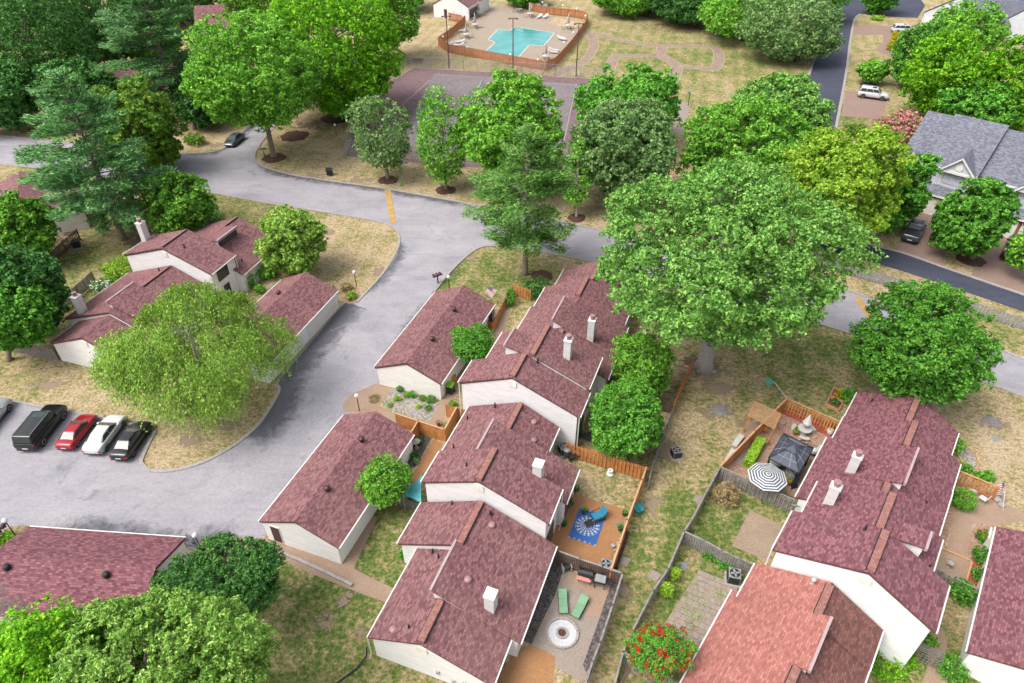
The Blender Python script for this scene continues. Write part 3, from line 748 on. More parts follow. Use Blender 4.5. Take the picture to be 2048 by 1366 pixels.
def window_gable(root, s, t, z, w=.9, h=1.9, mat=None, out=-1):
    f = sbox(root, "window", min(s, s + out*.06), max(s, s + out*.06), t - w/2, t + w/2, z, z + h, TRIM)
    m = MB(); p = LP(root, s + out*.03, t - w/2 + .08, z + .08); q = LP(root, s + out*.09, t + w/2 - .08, z + h - .08)
    m.box(min(p[0], q[0]), max(p[0], q[0]), min(p[1], q[1]), max(p[1], q[1]), p[2], q[2]); m.build("pane", mat or GLASS, f)
def downspout(root, s, t, z):
    m = MB(); m.tube([LP(root, s, t, z), LP(root, s, t, .15), LP(root, s - .3, t, .05)], .045, 6); m.build("downspout", TRIM, root)

# ---- middle row
C = Frame(-9.6, 23.4, 69.8)
GR = "cream townhouses with brown-red roofs"
h = C.house("townhouse", "low cream townhouse with square white chimney, nearest in the middle row", "house", 0, 0, GR)
gable_block(h, 0.0, 7.6, (0.0, 2.5), (4.0, 4.25), (8.95, 2.2), ROOF, SIDING_W, cap=(0.15, 3.2), vent=True)
shed_block(h, 3.2, 7.35, (9.65, 2.28), (3.3, 5.08), ROOF, SIDING_W, base=0.0)
gable_block(h, 7.2, 11.3, (-1.58, 2.5), (3.62, 4.93), (9.64, 2.27), ROOF, SIDING_W, cap=(7.3, 11.2))
chimney(h, 4.4, 7.1, 2.6, 4.9, .75, .7, flue=False, cap=TRIM)
pipe_vent(h, 1.0, 2.7, 3.65); pipe_vent(h, 6.6, 2.2, 3.45); pipe_vent(h, 7.0, 1.5, 3.2); pipe_vent(h, 10.7, 4.6, 4.5, .09); pipe_vent(h, 11.0, 1.3, 3.85)
box_vent(h, .75, 1.6, 3.2); box_vent(h, 5.2, 5.1, 4.35); box_vent(h, 9.9, 5.0, 4.4)
window_gable(h, 7.34, .35, 1.1, .7, 1.0); window_side(h, 1.6, 8.68, 1, .3, 1.6, 1.7); window_side(h, 5.2, 9.36, 1, .9, 1.5, 1.1); window_side(h, 8.6, 9.36, 1, .9, 1.3, 1.1); downspout(h, .05, -.06, 2.4)
m = MB(); m.tube([C.W(-.1, -.2, 1.2), C.W(-.25, -.25, .3), C.W(-1.2, -.55, .06), C.W(-2.5, -1.3, .06), C.W(-3.6, -1.9, .06)], .07, 8)
tag(m.build("drain_hose", BLACK), "black corrugated drain hose lying on grass at the nearest townhouse corner", "hose")
for dt, dz in ((5.0, .9), (6.1, .5), (6.9, .8)):
    sbox(h, "meter_box", .02, .15, dt - .1, dt + .1, dz, dz + .32, plain("grey_metal", (.35, .36, .36), .5, .4))

h = C.house("townhouse", "tall cream townhouse with plain white chimney beside the blue rug patio", "house", 11.3, 0, GR)
gable_block(h, 11.34, 14.75, (-1.4, 5.0), (3.4, 7.08), (8.95, 4.62), ROOF, SIDING_W, cap=(11.45, 14.7), far=True, vent=True)
gable_block(h, 14.6, 22.75, (-2.35, 2.45), (2.72, 4.62), (6.3, 2.75), ROOF, SIDING_W, cap=(18.7, 22.5), near=False)
shed_block(h, 14.62, 18.4, (9.35, 3.12), (1.85, 6.28), ROOF, SIDING_W, base=0.0)
chimney(h, 14.9, 6.9, 3.9, 6.5, .75, .7, flue=False)
pipe_vent(h, 12.9, 1.8, 6.35); pipe_vent(h, 17.2, -1.4, 2.85); pipe_vent(h, 20.9, -1.7, 2.7); pipe_vent(h, 22.3, 0.4, 3.75)
box_vent(h, 21.6, 4.3, 3.8); box_vent(h, 19.8, 4.9, 3.5)
window_side(h, 13.0, 8.67, 1, 3.0, 1.6, 1.1); window_side(h, 12.7, 8.67, 1, .2, 1.7, 2.0); window_side(h, 16.5, 9.07, 1, .2, 2.0, 2.0); window_side(h, 20.0, 6.02, 1, .4, 1.8, 1.8); downspout(h, 14.6, 9.0, 4.5)

h = C.house("townhouse", "tall cream townhouse in the middle row, mauve flue chimney, beside the green-lidded bin", "house", 22.8, 0, GR)
gable_block(h, 22.85, 26.2, (-3.35, 5.0), (1.8, 7.2), (8.05, 4.5), ROOF, SIDING_W, cap=(22.95, 26.15), vent=True)
gable_block(h, 26.1, 30.9, (-2.1, 5.3), (2.5, 7.3), (7.95, 4.95), ROOF, SIDING_W, cap=(26.2, 30.8), near=False, far=True)
shed_block(h, 26.6, 29.4, (1.6, 6.85), (-.35, 7.25), ROOF, SIDING_W, base=5.6, gut=False)
chimney(h, 28.4, 5.2, 5.6, 8.1); pipe_vent(h, 26.0, 3.1, 6.8)
window_side(h, 24.4, 7.77, 1, 2.9, 1.5, 1.1); window_side(h, 24.6, 7.77, 1, .2, 1.8, 2.0); window_side(h, 28.4, 7.67, 1, 3.1, 1.5, 1.1); downspout(h, 22.9, -3.3, 4.9); downspout(h, 22.9, 8.0, 4.4)

h = C.house("townhouse", "low cream townhouse at the far end of the middle row, partly under the giant tree", "house", 30.9, 0, GR)
gable_block(h, 30.7, 39.6, (-2.1, 2.5), (3.15, 4.95), (8.75, 2.5), ROOF, SIDING_W, cap=(30.95, 33.6), near=False)
shed_block(h, 34.0, 38.3, (8.77, 2.56), (1.95, 5.62), ROOF, SIDING_W, base=2.0)
gable_block(h, 39.4, 43.8, (-1.8, 2.55), (2.95, 4.95), (8.3, 2.5), ROOF, SIDING_W, cap=(40.0, 43.6), near=False)
gable_block(h, 43.6, 48.4, (-.9, 2.5), (3.4, 4.6), (8.0, 2.5), ROOF, SIDING_W, cap=(43.9, 48.2), near=False, far=True)
chimney(h, 34.6, 5.9, 3.6, 6.2); pipe_vent(h, 33.0, .2, 3.55)
window_side(h, 33.2, 8.47, 1, .2, 2.2, 2.0); window_side(h, 37.0, 8.47, 1, .2, 2.2, 2.0)

# ---- garages of the middle row
def garage(fr, name, label, s0, s1, tl, tr, te, ze, zr, roof, wall, vents, doors=None, near_door=None, cap=False, ventmat=None):
    g = fr.house(name, label, "garage", s0, tl, "detached garages")
    gable_block(g, s0, s1, (tl, ze), (tr, zr), (te, ze), roof, wall, near=True, far=True, inset=.22)
    k = (zr - ze)/(te - tr)
    for s, t in vents: turbine(g, s, t, zr - abs(t - tr)*k, ventmat)
    if doors:
        side, tt, spans = doors
        for a_, b_ in spans:
            d = sbox(g, "garage_door", a_, b_, min(tt, tt + side*.05), max(tt, tt + side*.05), .02, 2.12, GARAGE_DOOR)
    return g
g1 = garage(C, "garage", "long cream garage with two roof vents beside the round dark bush", 24.75, 38.9, -13.35, -9.7, -6.1, 2.35, 3.95, ROOF, SIDING, [(29.1, -9.0), (34.5, -9.0)], (-1, -13.13, [(25.5, 31.2), (32.2, 38.2)]))
window_side(g1, 37.9, -6.3, 1, .2, .9, 1.9, 1)
g2 = garage(C, "garage", "long cream garage in the centre, tree at its right wall", 5.4, 17.9, -12.65, -9.1, -5.55, 2.35, 3.95, ROOF, SIDING_W, [(9.0, -8.5), (14.5, -8.6)], (-1, -12.43, [(6.0, 11.2), (11.9, 17.2)]))
window_gable(g2, 5.55, -11.4, .15, .9, 1.95, DOOR_DARK)

# ---- garage at the lower left, seen across its ridge
B = Frame(-37.13, 32.35, -4.6)
gb = garage(B, "garage", "wine-red roofed garage at the lower left with black roof vents", 0.0, 12.45, 0.0, 3.6, 7.2, 2.35, 3.85, ROOF_RED, SIDING, [(-.2, 4.4), (1.9, 4.35), (9.2, 4.35)], None, None, False, BLACK)
window_gable(gb, 12.3, 2.4, .2, 1.6, 1.9, plain("window_blue_grey", (.42, .47, .55), .3), 1)

# ---- left row
Lf = Frame(-47.69, 55.03, 72.0)
h = Lf.house("townhouse", "left-row townhouse behind the light green birch, chimney at its left edge", "house", 0, 0, GR)
gable_block(h, 0.0, 4.0, (0.1, 2.4), (5.0, 4.3), (9.6, 2.3), ROOF, SIDING_W, cap=None, vent=True)
gable_block(h, 3.8, 13.3, (-1.7, 2.5), (5.2, 4.85), (10.2, 2.6), ROOF, SIDING_W)
shed_block(h, 4.6, 8.6, (10.4, 2.8), (4.4, 5.4), ROOF, SIDING_W)
chimney(h, 4.6, .35, 2.4, 5.2, .8, .7); pipe_vent(h, 12.2, 4.4, 4.6); ridge_cap(h, 8.6, 12.9, 5.2, 4.85, .12)
h = Lf.house("townhouse", "tall left-row townhouse with upstairs window and dormer in the low roof beyond", "house", 13.3, 0, GR)
gable_block(h, 13.35, 17.8, (-1.5, 5.0), (4.6, 7.0), (10.5, 4.65), ROOF, SIDING_W, far=True, vent=True)
gable_block(h, 17.0, 25.2, (-.6, 2.6), (5.6, 5.05), (11.45, 2.5), ROOF, SIDING_W, near=False, far=True)
ridge_cap(h, 13.5, 17.6, 4.6, 7.0, .10); ridge_cap(h, 18.5, 25.0, 5.6, 5.05, .10)
shed_block(h, 18.6, 22.4, (4.9, 4.95), (7.6, 5.55), ROOF, SIDING_W, base=3.6, gut=False)
window_side(h, 20.5, 7.49, 1, 4.32, 3.4, .92, 3)
chimney(h, 16.6, -.9, 5.1, 7.5, .8, .7); pipe_vent(h, 15.0, 6.2, 6.4); pipe_vent(h, 18.8, 10.2, 3.05)
window_side(h, 15.3, 10.23, 1, 2.9, 1.9, 1.35); window_side(h, 15.3, 10.23, 1, .3, 1.0, 1.8, 1); downspout(h, 17.6, 10.5, 4.5)
gl = garage(Lf, "garage", "long garage beside the birch, its two wide doors facing the court", 3.6, 17.8, 16.1, 19.75, 23.5, 2.35, 4.1, ROOF, SIDING_W, [(13.4, 18.9)], (1, 23.28, [(4.3, 10.2), (11.2, 17.1)]))

Hl = Frame(*G(65, 470)[:2], 118.0)
h = Hl.house("townhouse", "brown-roofed house with white chimney at the left edge behind the dark fence", "house", 0, 0, GR)
gable_block(h, -1.5, 10.0, (-7.0, 2.5), (.2, 5.2), (7.2, 2.6), ROOF, SIDING_W, far=True)
chimney(h, 1.2, -1.6, 4.3, 7.2); window_side(h, 1.5, 6.92, 1, .2, 2.0, 2.0); window_side(h, 5.0, 6.92, 1, .2, 2.0, 2.0)

# ---- right row
Rr = Frame(18.23, 28.48, 53.0)
h = Rr.house("townhouse", "wine-red roofed townhouse at the far end of the right row beside the gazebo patio", "house", 8, 0, GR)
gable_block(h, 19.5, 23.7, (0.0, 2.5), (4.6, 4.6), (8.6, 2.45), ROOF_RED, SIDING_W, cap=(19.7, 23.5), near=False, far=True)
gable_block(h, 15.9, 19.6, (-.05, 2.55), (5.1, 4.98), (9.4, 2.6), ROOF_RED, SIDING_W, cap=(16.1, 19.5), near=False)
gable_block(h, 7.95, 16.0, (-.45, 2.5), (4.95, 4.9), (9.45, 2.55), ROOF_RED, SIDING_W, cap=(9.8, 11.2))
shed_block(h, 11.4, 15.98, (-.46, 2.56), (5.95, 5.42), ROOF_RED, SIDING_W, base=2.0)
chimney(h, 12.0, 2.3, 3.5, 5.5, .62, .7); pipe_vent(h, 22.3, 1.4, 3.1); pipe_vent(h, 12.6, 7.9, 3.2)
window_side(h, 10.0, -.17, -1, .2, 2.2, 2.0); window_side(h, 13.5, -.17, -1, .2, 2.2, 2.0)
h = Rr.house("townhouse", "tall right-row townhouse with long white gable wall and red roof", "house", 0, 0, GR)
gable_block(h, 4.05, 8.1, (.6, 5.0), (5.35, 7.1), (9.35, 5.0), ROOF_RED, SIDING_W, cap=(4.2, 8.0), near=False, far=True)
gable_block(h, 0.0, 4.15, (0.0, 5.0), (5.75, 7.45), (10.4, 5.25), ROOF_RED, SIDING_W, cap=(.15, 4.0), vent=True)
shed_block(h, 4.6, 6.3, (6.6, 6.55), (8.3, 6.95), ROOF_RED, SIDING_W, base=5.4, gut=False)
chimney(h, 6.0, 1.9, 5.4, 7.3, .62, .7); pipe_vent(h, 3.7, 4.6, 7.0); pipe_vent(h, 4.6, 9.0, 5.3); downspout(h, .1, -.05, 4.9)
window_side(h, 2.0, .26, -1, 3.0, 1.6, 1.1); window_side(h, 6.0, .86, -1, .2, 2.0, 2.0)
h = Rr.house("townhouse", "townhouse with faded rust-orange roof at the lower right", "house", -12, 0, GR)
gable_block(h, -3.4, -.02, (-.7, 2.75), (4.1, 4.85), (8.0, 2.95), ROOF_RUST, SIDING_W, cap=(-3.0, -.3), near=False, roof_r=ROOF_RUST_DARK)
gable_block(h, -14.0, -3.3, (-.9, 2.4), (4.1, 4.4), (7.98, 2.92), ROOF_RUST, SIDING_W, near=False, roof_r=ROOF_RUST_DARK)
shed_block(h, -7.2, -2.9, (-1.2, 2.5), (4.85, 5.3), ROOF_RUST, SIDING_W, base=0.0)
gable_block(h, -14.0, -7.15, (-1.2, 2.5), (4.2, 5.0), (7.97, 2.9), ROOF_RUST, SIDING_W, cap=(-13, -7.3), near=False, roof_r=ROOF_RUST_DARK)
m = MB(); m.lathe([(.16, -.05), (.12, .1), (.10, .1), (.10, .38), (.16, .4), (.16, .5), (.03, .55)], 10, LP(h, -.55, 3.1, 4.4)); m.build("vent_pipe", plain("galvanised_metal", (.55, .55, .55), .4, .6), h)
gr_ = garage(Rr, "garage", "garage at the right edge with pale siding and purple-red roof", 2.2, 14.5, 12.85, 16.6, 20.4, 2.35, 3.95, ROOF_RED, SIDING_W, [])

# ---- grey-roofed townhouses across the dark road
Gf = Frame(*G(1846, 420)[:2], -42.0)
gh = Gf.house("grey_townhouse", "grey-roofed townhouse with white gable and garage doors beside the pink bush", "house", 0, 0, "grey-roofed townhouses")
def grey_unit(h, s0, w, gc, gw=2.1):
    # t < 0 is away from the drive
    slab(h, "roof", s0 - .25, s0 + w, .55, 6.75, -8.8, 11.1, ROOF_GREY); slab(h, "roof", s0 - .25, s0 + w, -17.5, 6.75, -8.8, 11.1, ROOF_GREY)
    gable_wall(h, s0, s0 + w - .05, [(-17.1, 6.8), (-8.8, 10.9), (.0, 6.85)], SIDING_G)
    sbox(h, "garage_front", s0 - .1, s0 + w, -.1, .9, 0, 3.15, BRICK_RED)
    slab(h, "roof", s0 - .25, s0 + w + .1, 1.35, 3.15, -.05, 4.1, ROOF_GREY); sbox(h, "fascia", s0 - .25, s0 + w + .1, 1.3, 1.4, 2.88, 3.12, TRIM)
    sbox(h, "fascia", s0 - .25, s0 + w, .5, .62, 6.48, 6.73, TRIM)
    for k in (-1.35, 1.35): sbox(h, "garage_door", gc + k - 1.15, gc + k + 1.15, .88, .95, .02, 2.5, GARAGE_DOOR)
    c = gc
    m = MB(); tri = [LP(h, c - gw, .72, 6.6), LP(h, c + gw, .72, 6.6), LP(h, c, .72, 8.6)]; back = [LP(h, c - gw, .40, 6.6), LP(h, c + gw, .40, 6.6), LP(h, c, -3.0, 8.6)]
    m.add(tri + back, [(0, 1, 2), (5, 4, 3), (0, 3, 4, 1)]); m.build("gable_panel", SIDING_G, h)
    for sg in (-1, 1):
        P = [LP(h, c + sg*(gw + .3), .98, 6.5), LP(h, c, .98, 8.85), LP(h, c, -3.6, 8.85), LP(h, c + sg*(gw + .3), -.1, 6.9)]
        m = MB(); m.hexa([(x, y, z - .12) for x, y, z in P], P); m.build("roof", ROOF_GREY, h)
        A = [LP(h, c + sg*(gw + .25), 1.0, 6.25), LP(h, c, 1.0, 8.55), LP(h, c, 1.0, 8.8), LP(h, c + sg*(gw + .25), 1.0, 6.5)]
        m = MB(); m.hexa([(x, y - .12, z) for x, y, z in A], A); m.build("rake_board", TRIM, h)
    sbox(h, "fascia", c - gw, c + gw, .7, .85, 6.35, 6.65, TRIM)
    m = MB(); ring = [LP(h, c + .45*math.cos(t), .76, 7.3 + .45*math.sin(t)) for t in [2*math.pi*i/16 for i in range(16)]]
    m.add(ring + [(x, y - .05, z) for x, y, z in ring], [tuple(range(16)), tuple(range(31, 15, -1))] + [(i, 16+i, 16+(i+1) % 16, (i+1) % 16) for i in range(16)]); m.build("round_vent", TRIM, h)
    window_side(h, c, .02, 1, 4.6, 2.9, 1.5, 3, TRIM)
    for ss in (-1.75, 1.75): sbox(h, "corner_board", c + ss - .1, c + ss + .1, .0, .08, 4.2, 6.5, TRIM)
grey_unit(gh, -1.9, 6.6, 2.3)
slab(gh, "roof", -5.7, -1.9, -2.4, 6.6, -8.9, 10.7, ROOF_GREY); slab(gh, "roof", -5.7, -1.9, -17.0, 6.6, -8.9, 10.7, ROOF_GREY); gable_wall(gh, -5.5, -1.92, [(-16.6, 6.6), (-8.9, 10.5), (-3.0, 6.75)], SIDING_G)
sbox(gh, "side_wing", -5.5, -1.92, -3.0, -.6, 0, 4.2, BRICK_RED)
sbox(gh, "balcony_rail", -5.6, -2.0, -.7, -.62, 5.2, 5.32, TRIM)
for i in range(12): sbox(gh, "baluster", -5.5 + i*.31, -5.44 + i*.31, -.69, -.63, 4.2, 5.2, TRIM)
gh2 = Gf.house("grey_townhouse", "grey-roofed townhouse with navy shutters at the right edge", "house", 8.4, 0, "grey-roofed townhouses")
slab(gh2, "roof", 4.72, 8.1, -.6, 6.5, -8.9, 10.6, ROOF_GREY); slab(gh2, "roof", 4.72, 8.1, -17.0, 6.5, -8.9, 10.6, ROOF_GREY); gable_wall(gh2, 4.75, 8.05, [(-16.6, 6.5), (-8.9, 10.4), (-1.1, 6.55)], SIDING_G)
grey_unit(gh2, 8.35, 6.6, 11.6)
NAVY = plain("navy_shutter", (.02, .03, .07), .5)
for ss in (-1.95, 1.95): sbox(gh2, "shutter", 11.6 + ss - .22, 11.6 + ss + .22, .09, .14, 4.6, 6.1, NAVY)

def simple_house(name, label, px, deg, L, Wd, ze, zr, roof, wall, group=None, ch=None):
    f = Frame(*G(*px)[:2], deg); h = f.house(name, label, "house", 0, 0, group)
    gable_block(h, 0, L, (0, ze), (Wd/2, zr), (Wd, ze), roof, wall, near=True, far=True)
    if ch: chimney(h, *ch)
    return h, f
hh, ff = simple_house("townhouse", "brown-roofed house behind the tall conifers at the top left", (410, 60), 12, 16, 12, 3.2, 7.0, ROOF, SIDING_W, GR)
window_side(hh, 4, 11.72, 1, .5, 2.0, 1.8)
hh, ff = simple_house("pool_house", "cream pool house with dark posts and purple-brown roof", (866, 34), 68, 14, 11.0, 3.3, 6.2, ROOF, SIDING_W)
sbox(hh, "door", .08, .16, 3.4, 4.3, .05, 2.2, DOOR_DARK); window_side(hh, 3, 10.72, 1, .3, 4.5, 2.3, 5, TRIM_BROWN)
hh, ff = simple_house("grey_house", "grey-roofed house with white garage front near the upper white car", (1838, 50), 22, 20, 18, 3.2, 8.6, ROOF_GREY, SIDING_G, "grey-roofed townhouses")
sbox(hh, "garage_door", .08, .16, 1.0, 6.0, .05, 2.3, GARAGE_DOOR)
hh, ff = simple_house("grey_house", "slate-grey roof showing at the top right edge above the trees", (1990, 70), 10, 26, 14, 3.2, 8.2, ROOF_GREY, SIDING_G, "grey-roofed townhouses")
hh, ff = simple_house("townhouse", "dark brown roof almost hidden under the tall pine at upper left", (255, 190), 20, 14, 11, 3.2, 6.4, ROOF, SIDING_W, GR)
hh, ff = simple_house("townhouse", "brown-roofed house half hidden by trees behind the bright maple", (330, 215), 25, 9, 8, 2.6, 4.4, ROOF, SIDING_W, GR)
# ================================================================== TREES AND SHRUBS
BARK = plain("grey_brown_bark", (0.19, 0.155, 0.125), 0.95, 0, 0.35, 6, 0.1, 0.6)
BARK_PALE = plain("pale_grey_bark", (0.30, 0.275, 0.25), 0.95, 0, 0.3, 6, 0.1, 0.6)
LEAF = {
 'maple':  leaf_mat("maple_leaf", [(0.033, 0.119, 0.013), (0.124, 0.340, 0.033), (0.315, 0.583, 0.081)]),
 'bright': leaf_mat("bright_maple_leaf", [(0.035, 0.146, 0.007), (0.136, 0.378, 0.015), (0.332, 0.626, 0.037)]),
 'lime':   leaf_mat("lime_leaf", [(0.084, 0.205, 0.015), (0.232, 0.443, 0.031), (0.499, 0.637, 0.088)]),
 'oak':    leaf_mat("oak_leaf", [(0.039, 0.119, 0.020), (0.136, 0.329, 0.057), (0.344, 0.572, 0.144)]),
 'dark':   leaf_mat("dark_leaf", [(0.017, 0.067, 0.018), (0.059, 0.189, 0.040), (0.166, 0.356, 0.085)]),
 'deep':   leaf_mat("deep_green_leaf", [(0.021, 0.092, 0.013), (0.089, 0.286, 0.030), (0.226, 0.508, 0.073)]),
 'grey':   leaf_mat("grey_green_leaf", [(0.050, 0.121, 0.035), (0.161, 0.308, 0.090), (0.369, 0.529, 0.206)]),
 'birch':  leaf_mat("birch_leaf", [(0.084, 0.178, 0.022), (0.226, 0.405, 0.057), (0.451, 0.626, 0.144)]),
 'pine':   leaf_mat("pine_needles", [(0.039, 0.113, 0.035), (0.113, 0.281, 0.088), (0.262, 0.475, 0.188)], 0.2),
 'pine3':  leaf_mat("mid_pine_needles", [(0.035, 0.108, 0.020), (0.119, 0.281, 0.053), (0.285, 0.486, 0.131)], 0.2),
 'pine2':  leaf_mat("bright_pine_needles", [(0.054, 0.140, 0.022), (0.196, 0.400, 0.060), (0.475, 0.675, 0.163)], 0.2),
 'magnolia': leaf_mat("magnolia_leaf", [(0.043, 0.138, 0.018), (0.113, 0.264, 0.030), (0.292, 0.396, 0.060)]),
 'gold':   leaf_mat("gold_shrub_leaf", [(0.22, 0.22, 0.012), (0.40, 0.37, 0.02), (0.55, 0.48, 0.04)]),
 'pink':   leaf_mat("pink_blossom", [(0.42, 0.13, 0.15), (0.55, 0.20, 0.22), (0.68, 0.32, 0.33)]),
 'magenta': leaf_mat("magenta_blossom", [(0.42, 0.03, 0.20), (0.55, 0.06, 0.30), (0.62, 0.12, 0.38)]),
 'red':    leaf_mat("red_blossom", [(0.30, 0.012, 0.014), (0.45, 0.022, 0.02), (0.55, 0.05, 0.045)]),
 'white':  leaf_mat("white_blossom", [(0.62, 0.62, 0.55), (0.75, 0.75, 0.7), (0.8, 0.8, 0.78)]),
 'straw':  leaf_mat("dry_straw_leaf", [(0.22, 0.16, 0.075), (0.38, 0.28, 0.14), (0.50, 0.40, 0.23)]),
 'twig':   leaf_mat("grey_twig", [(0.20, 0.18, 0.17), (0.32, 0.29, 0.28), (0.42, 0.39, 0.38)]),
}
def unit(a):
    return a / (np.linalg.norm(a, axis=1, keepdims=True) + 1e-9)
LEAFSCALE = 0.62
def leaves(name, c, nrm, size, aspect, rng, mat, along=None):
    """one small rhombic leaf spray per centre"""
    n = len(c)
    if along is None:
        a = unit(np.cross(nrm, rng.normal(size=(n, 3))))
    else:
        a = unit(along)
    b = unit(np.cross(nrm, a))
    s = size * LEAFSCALE * rng.uniform(0.6, 1.4, (n, 1))
    A = a*s; Bv = b*s*aspect; lift = unit(nrm)*s*0.18
    v = np.stack([c - A*.9 + Bv, c - A*.7 - Bv*1.1 + lift, c + A], 1).reshape(-1, 3)
    q = np.arange(n*3).reshape(n, 3)
    me = bpy.data.meshes.new(name); fast_mesh(me, v, q); me.materials.append(mat); return me
def lobed(rng):
    k = rng.normal(size=(7, 3)); k = unit(k); ph = rng.uniform(0, 6.28, 7); fr = rng.uniform(1.6, 6.5, 7); am = rng.uniform(.05, .17, 7)
    def f(d): return 1.0 + sum(am[i]*np.sin(fr[i]*(d @ k[i]) + ph[i]) for i in range(7))
    return f
def sphere_dirs(n, rng):
    i = np.arange(n) + .5; ph = np.arccos(1 - 2*i/n); th = math.pi*(1 + 5**.5)*i + rng.uniform(0, 6.28)
    return unit(np.stack([np.cos(th)*np.sin(ph), np.sin(th)*np.sin(ph), np.cos(ph)], 1) + rng.normal(size=(n, 3))*.18)
def broad_points(rng, R, n, clump, flat=0.0, hollow=.5, droop=0.0, bottom=-1.0):
    """leaf centres and normals for a crown of clumps filling an ellipsoid R"""
    R = np.array(R); f = lobed(rng)
    area = 4*math.pi*((R[0]*R[1])**1.6/3 + 2*(R[0]*R[2])**1.6/3)**(1/1.6)
    nc = int(max(14, area/(clump*clump)*1.2))
    d = unit(rng.normal(size=(nc, 3)))
    rad = np.minimum((hollow + (1-hollow)*rng.uniform(0, 1, nc)**0.45)*np.minimum(f(d), 1.12)*.96, 1.04)
    ext = np.maximum(R*1.08 - clump*0.65, R*.6)
    if R[0] > 2.2:                      # big crowns are several boughs, each a lobe of its own
        nl_ = int(rng.integers(8, 12)); lc = sphere_dirs(nl_, rng)*rng.uniform(.44, .60, (nl_, 1)); lr = rng.uniform(.36, .52, nl_)
        lo = rng.choice(nl_ + 1, nc, p=np.append(lr**2, .95)/np.append(lr**2, .95).sum())
        lc = np.vstack([lc, [[0, 0, -.02]]]); lr = np.append(lr, .84)
        q = lc[lo] + unit(d + unit(lc[lo] + 1e-6)*.45)*lr[lo][:, None]*(.62 + .38*rng.uniform(0, 1, nc)**.5)[:, None]
        cc = q*ext; d = unit(q + 1e-6)
    else:
        cc = d*rad[:, None]*ext
    cr = clump*rng.uniform(.6, 1.25, nc)
    # every clump carries smaller twig tufts on its outer, upper side
    k = 9
    sd = unit(rng.normal(size=(nc*k, 3)) + np.repeat(d, k, 0)*0.7 + np.array([0, 0, .5]))
    sc = np.repeat(cc, k, 0) + sd*np.repeat(cr, k)[:, None]*rng.uniform(.55, 1.0, (nc*k, 1))*np.array([1, 1, .8])
    sr = np.repeat(cr, k)*rng.uniform(.2, .42, nc*k)
    w = sr**1.6; per = rng.choice(nc*k, n, p=w/w.sum())
    ld = unit(rng.normal(size=(n, 3)) + sd[per]*0.5 + np.array([0, 0, .35]))
    rr = rng.uniform(.1, 1, n)**.6
    p = sc[per] + ld*(sr[per]*rr)[:, None]*np.array([1.1, 1.1, .8])
    if droop: p[:, 2] -= droop*sr[per]*rng.uniform(0, 1, n)**2*1.5
    nr = unit(ld*.8 + sd[per]*.3 + rng.normal(size=(n, 3))*.6 + np.array([0, 0, .45]))
    return p, nr, cc
def limbs(base, top, cc, R, rng, r0, n=9, mat=None, name="trunk", parent=None, fork=.35):
    m = MB(); base = Vector(base); top = Vector(top)
    j = [Vector((rng.uniform(-.1, .1)*r0*4, rng.uniform(-.1, .1)*r0*4, 0)) for _ in range(3)]
    pts = [base - Vector((0, 0, .1)), base + Vector((0, 0, r0*1.2)), base.lerp(top, .3) + j[0], base.lerp(top, .62) + j[1], top]
    m.tube(pts, [r0*1.75, r0*1.1, r0*.88, r0*.6, r0*.14], 9)
    far = cc[np.argsort(-np.linalg.norm(cc/np.array(R), axis=1))[:max(n*3, 10)]]
    pick = far[rng.choice(len(far), min(n, len(far)), replace=False)]
    for q in pick:
        q = Vector(q); k = rng.uniform(fork, .85); a_ = base.lerp(top, k)
        mid = a_.lerp(q, .5) + Vector((0, 0, -.08*(q - a_).length))
        r = r0*(1 - k)*.62 + r0*.07
        m.tube([a_, mid, q], [r, r*.6, r*.15], 6, False)
    return m.build(name, mat or BARK, parent, smooth=True)
LEAFCOUNT = [0]
def cap_n(n):
    LEAFCOUNT[0] += n; return n

